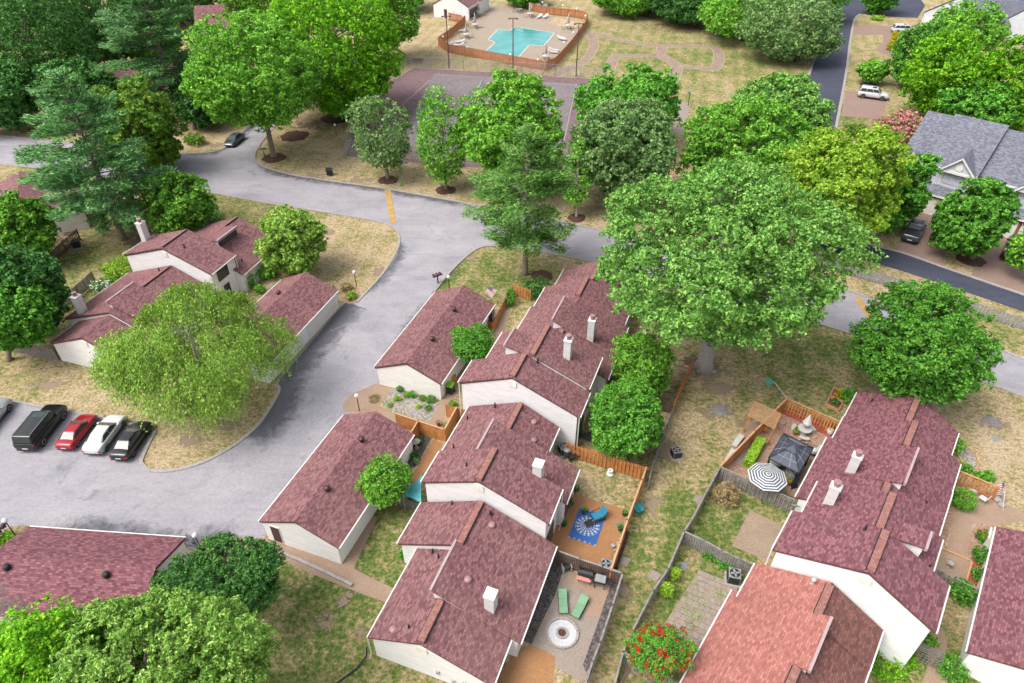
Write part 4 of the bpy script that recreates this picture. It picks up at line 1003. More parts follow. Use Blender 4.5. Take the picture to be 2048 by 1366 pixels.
def fit(base, x0, x1, y0, y1):
    P = G(*base); c = upright((x0+x1)/2, (y0+y1)/2, P.y); d = depth_of(c)
    Rx = (x1-x0)/2*d/FPX; hp = (y1-y0)/2*d/FPX; dep = math.atan2(CAM_H - c.z, P.y)
    Ry = Rx; k = hp*hp - (Ry*math.sin(dep))**2
    if k < (.5*Rx*math.cos(dep))**2:
        Ry = max(.55*Rx, min(Rx, math.sqrt(max(hp*hp - (.55*Rx*math.cos(dep))**2, .01))/math.sin(dep))); k = hp*hp - (Ry*math.sin(dep))**2
    Rz = min(max(math.sqrt(max(k, .001))/math.cos(dep), .5*Rx), 2.2*Rx)
    if c.z - Rz < .25:
        Rz = max(min(Rz, c.z - .25), .4*Rx)
        if c.z < Rz: c.z = Rz + .05
    return P, c, Rx, Ry, Rz
def tree(name, label, species, base, box, cat="tree", group=None, n=None, leaf=None, clump=None, dens=1.0, hollow=.5, bark=None, aspect=.62, r0=None, seed=None, flower=None, nl=9, at_crown=True, needle=False):
    x0, x1, y0, y1 = box
    P, c, Rx, Ry, Rz = fit(base, x0, x1, y0, y1)
    rng = np.random.default_rng(seed if seed is not None else int(base[0]*7 + base[1]*13) % 100000)
    loc = Vector((c.x if at_crown else P.x, P.y, 0))
    R = (Rx, Ry, Rz); dist = math.sqrt(P.y**2 + c.x**2 + (CAM_H - c.z)**2)
    leaf = leaf or max(.10, min(.40, dist*.0031))
    clump = clump or max(.45, min(1.5, (Rx+Rz)*.5*.21))
    area = 4*math.pi*((Rx*Ry)**1.6/3 + (Rx*Rz)**1.6/3 + (Ry*Rz)**1.6/3)**(1/1.6)
    n = n or cap_n(int(min(52000, max(900, dens*2.3*area/(leaf*leaf*aspect*2)))))
    n = int(n*2.0)
    root = thing(name, label, cat, loc, 0, group)
    p, nr, cc = broad_points(rng, R, n, clump, hollow=hollow)
    off = np.array([c.x - loc.x, 0, c.z]); p = p + off
    low = p[:, 2] < .06; p[low, 2] = rng.uniform(.06, .5, low.sum())
    nf = int(n*flower[1]) if flower else 0
    crown = link("crown", leaves("crown", p[nf:], nr[nf:], leaf, aspect, rng, LEAF[species], (nr + np.array([0, 0, .5]) + rng.normal(size=nr.shape)*.3) if needle else None), root)
    if nf:
        cell = np.floor(p/max(.28, leaf*1.6)).astype(int); hh_ = np.sin(cell[:, 0]*12.9898 + cell[:, 1]*78.233 + cell[:, 2]*37.719)*43758.5453; hh_ = hh_ - np.floor(hh_)
        up = np.argsort(-(nr[:, 2]*.25 + hh_*1.5 + rng.normal(size=n)*.12))[:nf]
        link("blossom", leaves("blossom", p[up] + nr[up]*.08, nr[up], leaf*1.15, .9, rng, LEAF[flower[0]]), root)
    r0 = r0 or max(.06, min(.75, Rx*.055 + .05))
    limbs((P.x - loc.x, 0, 0), (off[0], 0, max(c.z + Rz*.45, .5)), cc + off, R, rng, r0, nl, bark, parent=root)
    return root
def pine(name, label, base, box, species='pine', cat="tree", group=None, leaf=None, dens=1.0, seed=None, taper=.8, bark=None, n=None):
    x0, x1, y0, y1 = box
    P = G(*base); top = upright((x0+x1)/2, y0, P.y); bot = upright((x0+x1)/2, y1, P.y)
    d = depth_of(Vector((top.x, P.y, (top.z + max(bot.z, 0))/2)))
    Rx = (x1-x0)/2*d/FPX; H = top.z; zb = max(bot.z + Rx*.35, H*.10)
    P.x = upright((x0+x1)/2, (y0+y1)/2, P.y).x
    rng = np.random.default_rng(seed if seed is not None else int(base[0]*7 + base[1]*13) % 100000)
    root = thing(name, label, cat, (P.x, P.y, 0), 0, group)
    dist = math.sqrt(P.y**2 + P.x**2 + CAM_H**2*.5); leaf = leaf or max(.20, min(.46, dist*.0040))
    m = MB(); r0 = max(.22, H*.018)
    m.tube([(0, 0, -.1), (0, 0, .4), (.1, 0, H*.5), (0, .05, H*.97)], [r0*1.5, r0*1.1, r0*.65, r0*.1], 9)
    C_, N_, A_ = [], [], []
    nw = int((H - zb)/.85)
    for w in range(nw):
        f = w/max(nw-1, 1); z = zb + (H - zb)*(f**.95)
        prof = (math.sin(min(1, (1-f)*1.25 + .05)*math.pi/2)**taper)*(0.72 + .28*min(1, f*5))
        for k in range(rng.integers(5, 8)):
            az = rng.uniform(0, 6.283); ln = Rx*prof*rng.uniform(.62, 1.1) + .25
            if rng.uniform() < .08: continue
            up = -.10 + .42*f + rng.uniform(-.1, .1); di = np.array([math.cos(az), math.sin(az), up]); di /= np.linalg.norm(di)
            a0 = np.array([0, 0, z - .15]); e = a0 + di*ln
            m.tube([tuple(a0), tuple(a0*.5 + e*.5 + np.array([0, 0, -.03*ln])), tuple(e)], [.012*H*.35 + .02, .03, .012], 5, False)
            nt_ = int(max(5, ln*11*dens))
            t = rng.uniform(.22, 1.03, nt_)**.75
            side = np.cross(di, [0, 0, 1]); sw = (1.05 - t*.55)*ln*.30
            c0 = a0 + di*(t*ln)[:, None] + side*(rng.uniform(-1, 1, nt_)*sw)[:, None] + np.array([0, 0, 1])*(rng.uniform(-.12, .32, nt_))[:, None]
            for q in range(6):
                jit = rng.normal(size=(nt_, 3))*np.array([.24, .24, .16])
                C_.append(c0 + jit)
                al = di*1.0 + side*rng.uniform(-.9, .9, (nt_, 1)) + rng.normal(size=(nt_, 3))*.35 + np.array([0, 0, .25])
                A_.append(al); N_.append(np.tile(np.array([0, 0, 1.]), (nt_, 1)) + rng.normal(size=(nt_, 3))*.5)
    p = np.concatenate(C_); al = np.concatenate(A_); nr = np.concatenate(N_); cap_n(len(p))
    p[:, 2] = np.maximum(p[:, 2], .3)
    m.build("trunk", bark or BARK, root, smooth=True)
    link("crown", leaves("crown", p, nr, leaf, .30, rng, LEAF[species], al), root)
    return root
def weeping(name, label, base, box, species='birch', n=80000, seed=5, group=None):
    x0, x1, y0, y1 = box
    P, c, Rx, Ry, Rz = fit(base, x0, x1, y0, y1)
    rng = np.random.default_rng(seed); loc = Vector((c.x, P.y, 0)); root = thing(name, label, "tree", loc, 0, group)
    R = np.array([Rx, Ry, Rz]); f = lobed(rng)
    ns = 1700; d = unit(rng.normal(size=(ns, 3)) + np.array([0, 0, .35])); rad = (.45 + .55*rng.uniform(0, 1, ns)**.5)*f(d)
    nl_ = 13; lc = sphere_dirs(nl_, rng)*rng.uniform(.46, .64, (nl_, 1)); lr = rng.uniform(.32, .50, nl_); lo = rng.integers(0, nl_, ns)
    q = lc[lo] + unit(d + unit(lc[lo])*.5)*lr[lo][:, None]*(.6 + .4*rng.uniform(0, 1, ns)**.5)[:, None]; st = q*R; d = unit(q)
    ln = rng.uniform(.5, 1.9, ns)*(Rz/4.5)
    per = rng.integers(0, ns, n); t = rng.uniform(0, 1, n)
    out = d[per].copy(); out[:, 2] = 0
    sp = .16 + .2*t
    p = st[per] + out*(ln[per]*t*.35)[:, None] + np.array([0, 0, -1.])*(ln[per]*t**1.4)[:, None] + rng.normal(size=(n, 3))*sp[:, None]
    p[:, 2] = np.maximum(p[:, 2] + c.z, .15)
    al = np.array([0, 0, -1.]) + out*.6 + rng.normal(size=(n, 3))*.6
    nr = d[per] + rng.normal(size=(n, 3))*.6 + np.array([0, 0, .4])
    cap_n(n)
    link("crown", leaves("crown", p, nr, .19, .42, rng, LEAF[species], al), root)
    for k in range(4):
        a_ = k*1.6 + .4; limbs((.5*math.cos(a_), .5*math.sin(a_), 0), (Rx*.45*math.cos(a_), Ry*.45*math.sin(a_), c.z + Rz*.5), st + np.array([0, 0, c.z]), R, rng, .17, 7, BARK_PALE, parent=root)
    return root
def shrub(name, label, px, r, h, species, cat="shrub", group=None, leaf=None, n=None, squash=(1, 1), flower=None, seed=None, dens=1.0, rz=0):
    P = G(*px); rng = np.random.default_rng(seed if seed is not None else int(px[0]*17 + px[1]*5) % 99999)
    root = thing(name, label, cat, P, rz, group)
    R = (r*squash[0], r*squash[1], h*.55)
    dist = math.sqrt(P.y**2 + P.x**2 + CAM_H**2); leaf = leaf or max(.07, min(.3, dist*.0021))
    n = n or cap_n(int(min(9000, max(260, dens*14*(R[0]*R[1] + R[0]*R[2])/(leaf*leaf)))))
    p, nr, cc = broad_points(rng, R, n, max(.16, r*.3), hollow=.55)
    p[:, 2] = np.maximum(p[:, 2] + h*.5, .03 + rng.uniform(0, .1, n))
    nf = int(n*flower[1]) if flower else 0
    link("foliage", leaves("foliage", p[nf:], nr[nf:], leaf, .6, rng, LEAF[species]), root)
    if nf:
        up = np.argsort(-(nr[:, 2] + rng.normal(size=n)*.5))[:nf]
        link("blossom", leaves("blossom", p[up] + nr[up]*.06, nr[up], leaf*1.2, .9, rng, LEAF[flower[0]]), root)
    m = MB()
    for k in range(4):
        a_ = k*1.57 + rng.uniform(0, 1); m.tube([(.05*math.cos(a_), .05*math.sin(a_), -.05), (R[0]*.5*math.cos(a_), R[1]*.5*math.sin(a_), h*.6)], [.03, .01], 5)
    m.build("stem", BARK, root)
    return root
def ring(px, r=1.5, mat=None, label=None):
    P = G(*px); m = MB(); rr = random.Random(px[0])
    a_ = [2*math.pi*i/26 for i in range(26)]; ro = [r*rr.uniform(.9, 1.08) for _ in a_]
    vs = [(0, 0, .16)] + [(q*.6*math.cos(t), q*.6*math.sin(t), .14) for q, t in zip(ro, a_)] + [(q*math.cos(t), q*math.sin(t), .005) for q, t in zip(ro, a_)]
    fs = [(0, 1 + i, 1 + (i+1) % 26) for i in range(26)] + [(1 + i, 27 + i, 27 + (i+1) % 26, 1 + (i+1) % 26) for i in range(26)]
    m.add(vs, fs); o = m.build("mulch_ring", mat or MULCH, None, P); o["kind"] = "structure"; return o

# conifers
pine("white_pine", "tall blue-green pine at the left, in front of the grey street", (185, 478), (56, 304, 155, 465), seed=3, dens=1.5)
pine("white_pine", "taller pine at the upper left with bare trunk showing low down", (345, 238), (205, 425, -50, 225), seed=4, dens=1.25)
pine("white_pine", "pine standing alone by the middle row's far end, trunk at the lawn", (1083, 548), (940, 1165, 256, 505), 'pine3', seed=6, taper=1.05, dens=1.8)
tree("foreground_pine", "bright green pine in the lower left foreground, cut by the frame", 'pine2', (300, 1480), (70, 552, 1182, 1475), seed=7, n=cap_n(56000), leaf=.18, aspect=.36, clump=.55, hollow=.6)
# big deciduous trees
tree("giant_maple", "giant green tree in the centre right, thick grey trunk on the lawn", 'oak', (1408, 735), (1180, 1695, 315, 705), r0=.72, bark=BARK_PALE, n=cap_n(66000), leaf=.23, clump=1.05, seed=11, at_crown=False, nl=9)
tree("round_maple", "round deep green tree behind the right row, covering the street", 'deep', (1848, 805), (1708, 1992, 562, 820), n=cap_n(42000), leaf=.19, clump=.95, seed=12, nl=8)
tree("street_maple", "bright green maple at the side street corner, mulch ring at its trunk", 'maple', (548, 314), (358, 645, 22, 258), r0=.42, n=cap_n(40000), leaf=.30, seed=13, at_crown=False)
tree("yellow_maple", "yellow-green maple leaning over the tennis fence, left of it", 'bright', (675, 232), (505, 805, -30, 228), n=cap_n(38000), leaf=.36, seed=14)
tree("back_maple", "dark green tree above the pool house lawn at the top", 'maple', (770, 122), (690, 852, -60, 96), seed=15)
tree("side_tree", "green tree between the tall pine and the side street cars", 'oak', (450, 225), (400, 500, 90, 220), seed=16, n=9000)
tree("thin_oak", "thin grey-green tree in a mulch ring, nearest the corner of the court fence", 'grey', (776, 358), (694, 830, 186, 345), dens=.55, hollow=.35, clump=.8, seed=17, at_crown=False, r0=.25)
tree("thin_oak", "thin tree with yellowing lower side in a mulch ring beside the street", 'maple', (892, 379), (826, 948, 178, 372), dens=.55, hollow=.35, clump=.8, seed=18, at_crown=False, r0=.24)
tree("court_tree", "full bright green tree in front of the tennis court centre", 'maple', (1015, 392), (905, 1135, 150, 365), n=cap_n(30000), seed=19)
tree("court_tree", "dark green tree at the court's right end, below the play track", 'deep', (1262, 292), (1155, 1366, 122, 300), n=cap_n(22000), seed=20)
tree("grey_oak", "grey-green leafy tree right of the lone pine", 'grey', (1240, 408), (1130, 1362, 192, 402), n=cap_n(34000), seed=21, clump=.9)
tree("slim_maple", "slim tree with pale trunk in a small mulch ring right of the lone pine", 'maple', (1153, 434), (1118, 1190, 270, 420), dens=.4, hollow=.3, seed=22, r0=.16, at_crown=False, bark=BARK_PALE, group=None)
tree("green_maple", "large light green tree behind the giant tree, above its left half", 'maple', (1500, 392), (1352, 1642, 170, 420), n=cap_n(36000), seed=23)
tree("back_elm", "dark tree at the bend of the dark road behind the light green tree", 'oak', (1560, 300), (1448, 1655, 128, 330), n=cap_n(24000), seed=24)
tree("lime_maple", "yellow-lime tree at the bend of the dark road", 'lime', (1695, 500), (1570, 1802, 252, 492), n=cap_n(34000), seed=25)
tree("drive_maple", "deep green tree left of the pickup's drive", 'deep', (1806, 462), (1752, 1856, 296, 470), n=cap_n(15000), seed=26)
tree("drive_maple", "bushy green tree over the parked dark cars by the grey townhouses", 'deep', (1942, 518), (1882, 2016, 348, 520), n=cap_n(20000), seed=27, group=None)
tree("edge_tree", "green tree cut by the right edge above the tan car", 'maple', (2055, 560), (2024, 2104, 440, 545), seed=28)
weeping("river_birch", "wide light green weeping birch on the island by the parked cars", (392, 800), (170, 592, 540, 832))
# tree belts at the top
belt = [
 ("bright green tree in the top right group, above the white car", 'bright', (1900, 240), (1808, 2000, 62, 232), 31),
 ("bright tree at the top right edge above the grey roof", 'bright', (2035, 262), (1950, 2120, 60, 270), 32),
 ("dark tree beside the yellow shrubs at the top right", 'deep', (1835, 175), (1780, 1900, 50, 168), 33),
 ("mid green tree at the top right corner between grey roofs", 'maple', (1930, 120), (1850, 2005, 5, 120), 34),
 ("dark tree behind the grey townhouse roof ridge", 'deep', (1960, 270), (1880, 2040, 150, 268), 35),
 ("small round tree on the corner lawn at the top of the dark road", 'deep', (1762, 28), (1730, 1802, -48, 26), 36),
 ("grey-green tree leaning over the dark road at the top", 'grey', (1590, 120), (1475, 1690, -20, 118), 37),
 ("green tree in the belt above the play track", 'maple', (1480, 80), (1395, 1590, -50, 92), 38),
 ("dark tree in the belt left of the dark road at the top", 'deep', (1620, 40), (1540, 1700, -90, 50), 39),
 ("dark tree in the top belt above the track's left part", 'dark', (1370, 45), (1285, 1450, -55, 56), 40),
 ("leafy tree in the top belt nearest the pool fence", 'maple', (1240, 28), (1180, 1330, -55, 40), 41),
 ("small tree over the pool fence gate at the top", 'maple', (1048, 12), (1000, 1100, -55, 22), 42),
 ("dark tree at the far top left corner", 'dark', (60, 200), (-60, 190, -60, 200), 43),
 ("dark tree in the top left group beside the tall pine", 'dark', (170, 150), (90, 270, -80, 140), 44),
 ("deep green tree in the top left group above the yellow magnolia", 'dark', (150, 240), (70, 235, 105, 250), 45),
 ("dark spruce-green tree behind the tall pine at the top", 'dark', (280, 60), (220, 340, -110, 70), 46),
 ("dark green bush tree under the tall pine's right side", 'dark', (390, 258), (345, 440, 150, 262), 47),
 ("light green tree at the top left behind the brown roof", 'maple', (500, 60), (430, 600, -80, 60), 48),
 ("green tree at the top beside the bright maple", 'maple', (620, 40), (560, 720, -90, 50), 49),
 ("dark tree at the top edge left of the brown roof", 'dark', (365, 50), (300, 430, -70, 70), 70),
 ("dark tree at the very top left, second from the corner", 'dark', (110, 75), (20, 200, -80, 90), 71),
 ("dark tree at the top between the pine and the brown roof", 'deep', (300, 130), (235, 365, 20, 135), 72),
 ("dark crown at the top left corner of the view", 'dark', (-10, 90), (-80, 70, -60, 95), 73),
 ("dark tree in the top belt right of the leafy one by the pool", 'dark', (1300, 18), (1230, 1380, -90, 26), 74),
 ("dark tree behind the pool house at the top", 'deep', (800, 20), (740, 870, -90, 30), 75),
 ("dark tree at the top edge above the yellow maple", 'maple', (680, 12), (620, 760, -90, 25), 76),
 ("dark tree in the belt just left of the grey-green one", 'deep', (1530, 60), (1470, 1600, -70, 70), 77),
 ("dark tree at the left edge in the upper left", 'dark', (-10, 262), (-70, 75, 130, 262), 50)]
for lab, sp, b, box, sd in belt:
    tree("belt_tree", lab, sp, b, box, seed=sd, group="trees of the upper tree belts", n=cap_n(int(15000 if (box[1]-box[0]) > 140 else 9000)), nl=6)
tree("magnolia", "magnolia with yellowish leaves behind the left pine", 'magnolia', (280, 345), (186, 356, 158, 345), seed=51, n=cap_n(18000))
tree("small_maple", "small bright maple below the left pine, beside the street lawn", 'maple', (352, 478), (284, 428, 335, 478), seed=52, n=cap_n(13000))
tree("corner_tree", "light green tree in front of the left house's low roof on the corner lawn", 'birch', (585, 548), (515, 652, 412, 552), seed=53, n=cap_n(14000))
tree("left_edge_tree", "leafy tree at the left edge below the brown roof", 'maple', (35, 528), (-40, 108, 388, 528), seed=54, n=cap_n(14000))
tree("left_edge_tree", "dark tree at the left edge between two lighter ones", 'dark', (60, 668), (-30, 122, 470, 668), seed=55, n=cap_n(18000))
tree("left_edge_tree", "lowest leafy tree at the left edge above the grey fence", 'deep', (20, 720), (-60, 100, 552, 708), seed=56, n=cap_n(15000))
tree("round_bush_tree", "round dark bush between the long garage and the middle row", 'deep', (950, 738), (904, 996, 643, 732), seed=57, n=cap_n(9000), leaf=.13, r0=.1)
tree("small_ash", "small bright green tree at the right wall of the centre garage", 'maple', (772, 1010), (715, 828, 905, 1012), seed=58, n=cap_n(8000), leaf=.13, r0=.1)
tree("yard_maple", "round green tree in the back yard beside the dark deck", 'deep', (1250, 905), (1168, 1332, 752, 916), seed=59, n=cap_n(20000), leaf=.16)
tree("yard_maple", "green tree in the back yard farther up, under the giant tree", 'maple', (1290, 790), (1222, 1356, 655, 800), seed=60, n=cap_n(15000), leaf=.16, group=None)
tree("evergreen_bush_tree", "dark glossy tree at the corner of the lower left garage", 'dark', (450, 1240), (352, 572, 1066, 1238), seed=61, n=cap_n(22000), leaf=.13, clump=.5)
tree("evergreen_bush_tree", "smaller dark bush left of the glossy tree by the garage wall", 'dark', (345, 1225), (296, 415, 1135, 1228), seed=62, n=cap_n(8000), leaf=.13)
tree("foreground_elm", "yellow-green tree at the lower left edge beside the foreground pine", 'bright', (70, 1460), (-20, 215, 1190, 1440), seed=63, n=cap_n(20000), leaf=.15, clump=.6)
tree("bare_shrub", "bare grey twiggy tree at the lower left edge", 'twig', (5, 1330), (-60, 45, 1165, 1320), seed=64, n=cap_n(3500), leaf=.16, aspect=.12, dens=.3)
tree("red_crape_myrtle", "crape myrtle full of red flowers by the low grey fence", 'deep', (1322, 1358), (1250, 1388, 1252, 1352), cat="shrub", flower=('red', .085), seed=65, n=cap_n(11000), leaf=.085, clump=.4)
tree("pink_crape_myrtle", "large pink flowering bush at the corner of the grey townhouse", 'deep', (1795, 292), (1758, 1848, 216, 296), cat="shrub", flower=('pink', .42), seed=66, n=cap_n(9000), leaf=.22, clump=.7)
tree("young_tree", "young light green tree on the lawn above the white car", 'maple', (1738, 168), (1718, 1776, 118, 164), seed=67, n=cap_n(4000), dens=.5)
for px, r in (((548, 316), 2.0), ((776, 360), 1.6), ((892, 380), 1.6), ((1153, 436), 1.3), ((675, 236), 3.0), ((590, 272), 2.6), ((1942, 520), 1.8), ((1738, 170), 1.8), ((1083, 552), 1.4)):
    ring(px, r)
# ================================================================== FENCES
WOOD_O = plain("orange_cedar", (0.43, 0.17, 0.05), 0.75, 0, 0.28, 2.5)
WOOD_D = plain("dark_brown_stain", (0.085, 0.055, 0.045), 0.85, 0, 0.3, 3)
WOOD_G = plain("weathered_grey_wood", (0.19, 0.172, 0.158), 0.9, 0, 0.35, 3)
WOOD_P = plain("pale_grey_picket", (0.21, 0.213, 0.222), 0.85, 0, 0.25, 3)
WOOD_T = plain("tan_cedar_cap", (0.40, 0.235, 0.125), 0.75, 0, 0.2, 3)
PICK = {}
def fence(label, tops, h, mat, gap=.17, w=.14, style='solid', name="wood_fence", group=None, closed=False, cap=None, joined=False, side=1, rails=2, taper=False):
    """tops: photograph pixels of the fence's top line at height h"""
    pts = [G(u, v, h) for u, v in tops]; pts = [Vector((p.x, p.y, 0)) for p in pts]
    root = thing(name, label, "fence", pts[0], 0, group)
    key = (mat.name, round(h, 2), w, taper)
    if key not in PICK:
        m = MB()
        if taper: m.add([(-w/2, -.011, .04), (w/2, -.011, .04), (w/2, .011, .04), (-w/2, .011, .04), (-w/2, -.011, h-.08), (w/2, -.011, h-.08), (w/2, .011, h-.08), (-w/2, .011, h-.08), (-w/4, -.011, h), (w/4, -.011, h), (w/4, .011, h), (-w/4, .011, h)],
                        [(0, 3, 2, 1), (0, 1, 5, 4), (1, 2, 6, 5), (2, 3, 7, 6), (3, 0, 4, 7), (4, 5, 9, 8), (5, 6, 10, 9), (6, 7, 11, 10), (7, 4, 8, 11), (8, 9, 10, 11)])
        else: m.box(-w/2, w/2, -.011, .011, .04, h)
        PICK[key] = m.mesh("picket", mat)
    pm = PICK[key]; J = MB(); cnt = 0; rr = random.Random(int(pts[0].x*100))
    for a_, b_ in zip(pts, pts[1:]):
        d = b_ - a_; L = d.length; d.normalize(); ang = math.atan2(d.y, d.x); nrm = Vector((-d.y, d.x, 0))*side
        npost = max(1, round(L/2.4))
        for k in range(npost + 1):
            q = a_ + d*(L*k/npost) - root.location + nrm*.0
            m = MB(); m.box(-.05, .05, -.05, .05, 0, h + .06); m.build("post", mat, root, q, ang)
        for k in range(rails):
            z = (.35 + (h - .65)*k/max(rails-1, 1))
            m = MB(); m.box(0, L, -.02, .02, z, z + .09); m.build("rail", mat, root, a_ - root.location + nrm*.035, ang)
        if cap: 
            m = MB(); m.box(-.03, L + .03, -.07, .07, h + .005, h + .045); m.build("cap_rail", cap, root, a_ - root.location, ang)
        n = int(L/gap)
        for k in range(n):
            off = (.075 if (k % 2) else -.02) if style == 'shadow' else -.02
            q = a_ + d*((k + .5)*L/n) - root.location + nrm*off
            dz = rr.uniform(-.025, .02)
            if joined or cnt >= 298:
                c_, s_ = math.cos(ang), math.sin(ang)
                J.add([(q.x + v.co.x*c_ - v.co.y*s_, q.y + v.co.x*s_ + v.co.y*c_, v.co.z + dz) for v in pm.vertices], [tuple(p.vertices) for p in pm.polygons])
            else:
                link("picket", pm, root, q + Vector((0, 0, dz)), (rr.uniform(-.02, .02), 0, ang + rr.uniform(-.03, .03))); cnt += 1
    if J.v:
        o = J.build("pickets", mat, root); o["kind"] = "stuff"
    return root
FG = "wooden yard fences"
fence("orange cedar fence along the grass strip under the giant tree", [(1388, 716), (1372, 750), (1359, 780), (1348, 809)], 1.6, WOOD_O, name="cedar_fence", group=FG, gap=.2)
fence("weathered grey fence continuing down the grass strip beside the yard trees", [(1348, 809), (1334, 851), (1305, 930), (1300, 954)], 1.6, WOOD_G, group=FG, gap=.2)
fence("orange cedar fence between the dark deck and the dry yard", [(1135, 884), (1160, 893), (1230, 914), (1292, 934)], 1.7, WOOD_O, gap=.17, style='shadow', name="cedar_fence", group=FG, cap=None, side=-1)
fence("dark lattice fence between the two yard trees", [(1302, 800), (1348, 809)], 1.2, WOOD_D, group=FG, gap=.2)
fence("orange cedar fence on the right side of the rug patio", [(1293, 935), (1284, 960), (1255, 1040), (1222, 1139)], 1.7, WOOD_O, gap=.2, name="cedar_fence", group=FG, cap=WOOD_T)
fence("dark brown fence behind the grills", [(1114, 1101), (1160, 1118), (1205, 1133), (1245, 1147)], 1.7, WOOD_D, gap=.16, group=FG, side=-1, cap=WOOD_G)
fence("weathered grey fence on the right of the fire pit patio", [(1245, 1147), (1225, 1210), (1200, 1285), (1185, 1323), (1168, 1375)], 1.7, WOOD_G, gap=.2, group=FG, cap=WOOD_G)
fence("long crooked grey fence in front of the right row's small yards", [(1441, 932), (1412, 985), (1383, 1040), (1368, 1063), (1336, 1138), (1306, 1181), (1262, 1267), (1246, 1304), (1228, 1372)], 1.5, WOOD_G, gap=.2, group=FG, side=-1, cap=WOOD_G)
fence("grey board fence below the striped umbrella", [(1441, 934), (1515, 967), (1591, 1001)], 1.6, WOOD_G, gap=.17, style='shadow', group=FG, side=-1, cap=WOOD_G)
fence("sagging grey fence between the green yard and the paver patio", [(1368, 1063), (1410, 1082), (1445, 1102), (1480, 1118), (1514, 1131)], 1.5, WOOD_G, gap=.17, group=FG, cap=WOOD_G)
fence("grey fence below the red crape myrtle", [(1250, 1306), (1300, 1335), (1358, 1368)], 1.5, WOOD_G, gap=.17, group=FG, cap=WOOD_G)
fence("orange cedar fence on the left side of the gazebo patio", [(1574, 797), (1510, 862), (1441, 932)], 1.6, WOOD_O, gap=.18, name="cedar_fence", group=FG, cap=WOOD_T)
fence("orange cedar fence at the back of the gazebo patio", [(1574, 797), (1628, 821), (1681, 844)], 1.6, WOOD_O, gap=.26, style='shadow', name="cedar_fence", group=FG, cap=WOOD_T, side=-1)
fence("orange cedar fence running from the rock garden to the corner", [(791, 827), (836, 842), (889, 859)], 1.6, WOOD_O, gap=.15, name="cedar_fence", group=FG, cap=WOOD_T)
fence("short orange fence beside the mulch bed with the bird bath", [(836, 842), (817, 873)], 1.6, WOOD_O, gap=.15, name="cedar_fence", group=FG, cap=WOOD_T)
fence("orange cedar fence turning up the walk beside the tall gable", [(889, 859), (913, 815)], 1.6, WOOD_O, gap=.15, name="cedar_fence", group=FG, cap=WOOD_T)
fence("orange cedar panel closing the walk under the tall gable", [(892, 809), (930, 819)], 1.6, WOOD_O, gap=.15, name="cedar_fence", group=FG)
fence("orange stepped fence beside the flag on the front lawn", [(977, 641), (986, 646), (1010, 596), (1026, 567)], 1.2, WOOD_O, gap=.16, name="cedar_fence", group=FG)
fence("short orange gate panel at the head of the flag yard", [(1026, 567), (1061, 580)], 1.6, WOOD_O, gap=.2, style='shadow', name="cedar_fence", group=FG)
fence("low grey slat fence under the small bright tree", [(770, 978), (800, 992), (838, 1007)], 1.3, WOOD_G, gap=.19, group=FG)
fence("grey board fence behind the left row beside the white flowers", [(182, 543), (150, 572), (115, 602)], 1.6, WOOD_G, gap=.17, group=FG)
fence("grey board fence at the left edge below the leafy tree", [(-20, 676), (40, 685), (104, 697)], 1.6, WOOD_G, gap=.19, group=FG)
fence("dark slatted fence behind the brown-roofed house at the left", [(152, 458), (124, 482), (95, 508)], 1.6, WOOD_D, gap=.24, group=FG)
fence("low grey fence behind the left house's chimney end", [(381, 438), (410, 441), (444, 448)], 1.5, WOOD_G, gap=.19, group=FG)
fence("long pale grey picket fence beside the dark road", [(1630, 508), (1652, 516), (1740, 541), (1827, 564), (1956, 606), (2065, 642)], 1.45, WOOD_P, gap=.34, w=.22, name="picket_fence", group=FG, taper=True, rails=2)
fence("orange slatted entry screen beside the round green shrub", [(1918, 942), (1999, 975)], 1.6, WOOD_O, gap=.26, style='shadow', name="cedar_fence", group=FG, cap=WOOD_T, side=-1)
fence("small grey gate fence between the right row and its garage", [(1867, 1133), (1910, 1157), (1957, 1180)], 1.4, WOOD_G, gap=.24, style='shadow', group=FG, cap=WOOD_G, side=-1)

# pool fence, far away: its boards are one piece per run
PF = plain("red_brown_pool_fence", (0.34, 0.13, 0.055), 0.8, 0, 0.2, 1.5)
pool_ground = [(877, 92), (898, 106), (1092, 142), (1112, 132), (1142, 98), (1172, 56), (1175, 44), (1166, 38), (1150, 35), (1092, 29), (1058, 21)]
PFH = 2.0
ptop = []
for u, v in pool_ground:
    P = G(u, v); d = P.y*CT + (CAM_H - PFH)*ST; up = P.y*ST + (PFH - CAM_H)*CT
    ptop.append((1024 + FPX*P.x/d, 683 - FPX*up/d))
fence("red-brown board fence enclosing the swimming pool", ptop, PFH, PF, gap=.42, w=.36, joined=True, name="pool_fence")
def ptops(px, h):
    out = []
    for u, v in px:
        P = G(u, v); d = P.y*CT + (CAM_H - h)*ST; up = P.y*ST + (h - CAM_H)*CT
        out.append((1024 + FPX*P.x/d, 683 - FPX*up/d))
    return out
fence("short red-brown fence wing by the pool house", ptops([(877, 92), (908, 69), (931, 48), (898, 41)], PFH), PFH, PF, gap=.42, w=.36, joined=True, name="pool_fence")

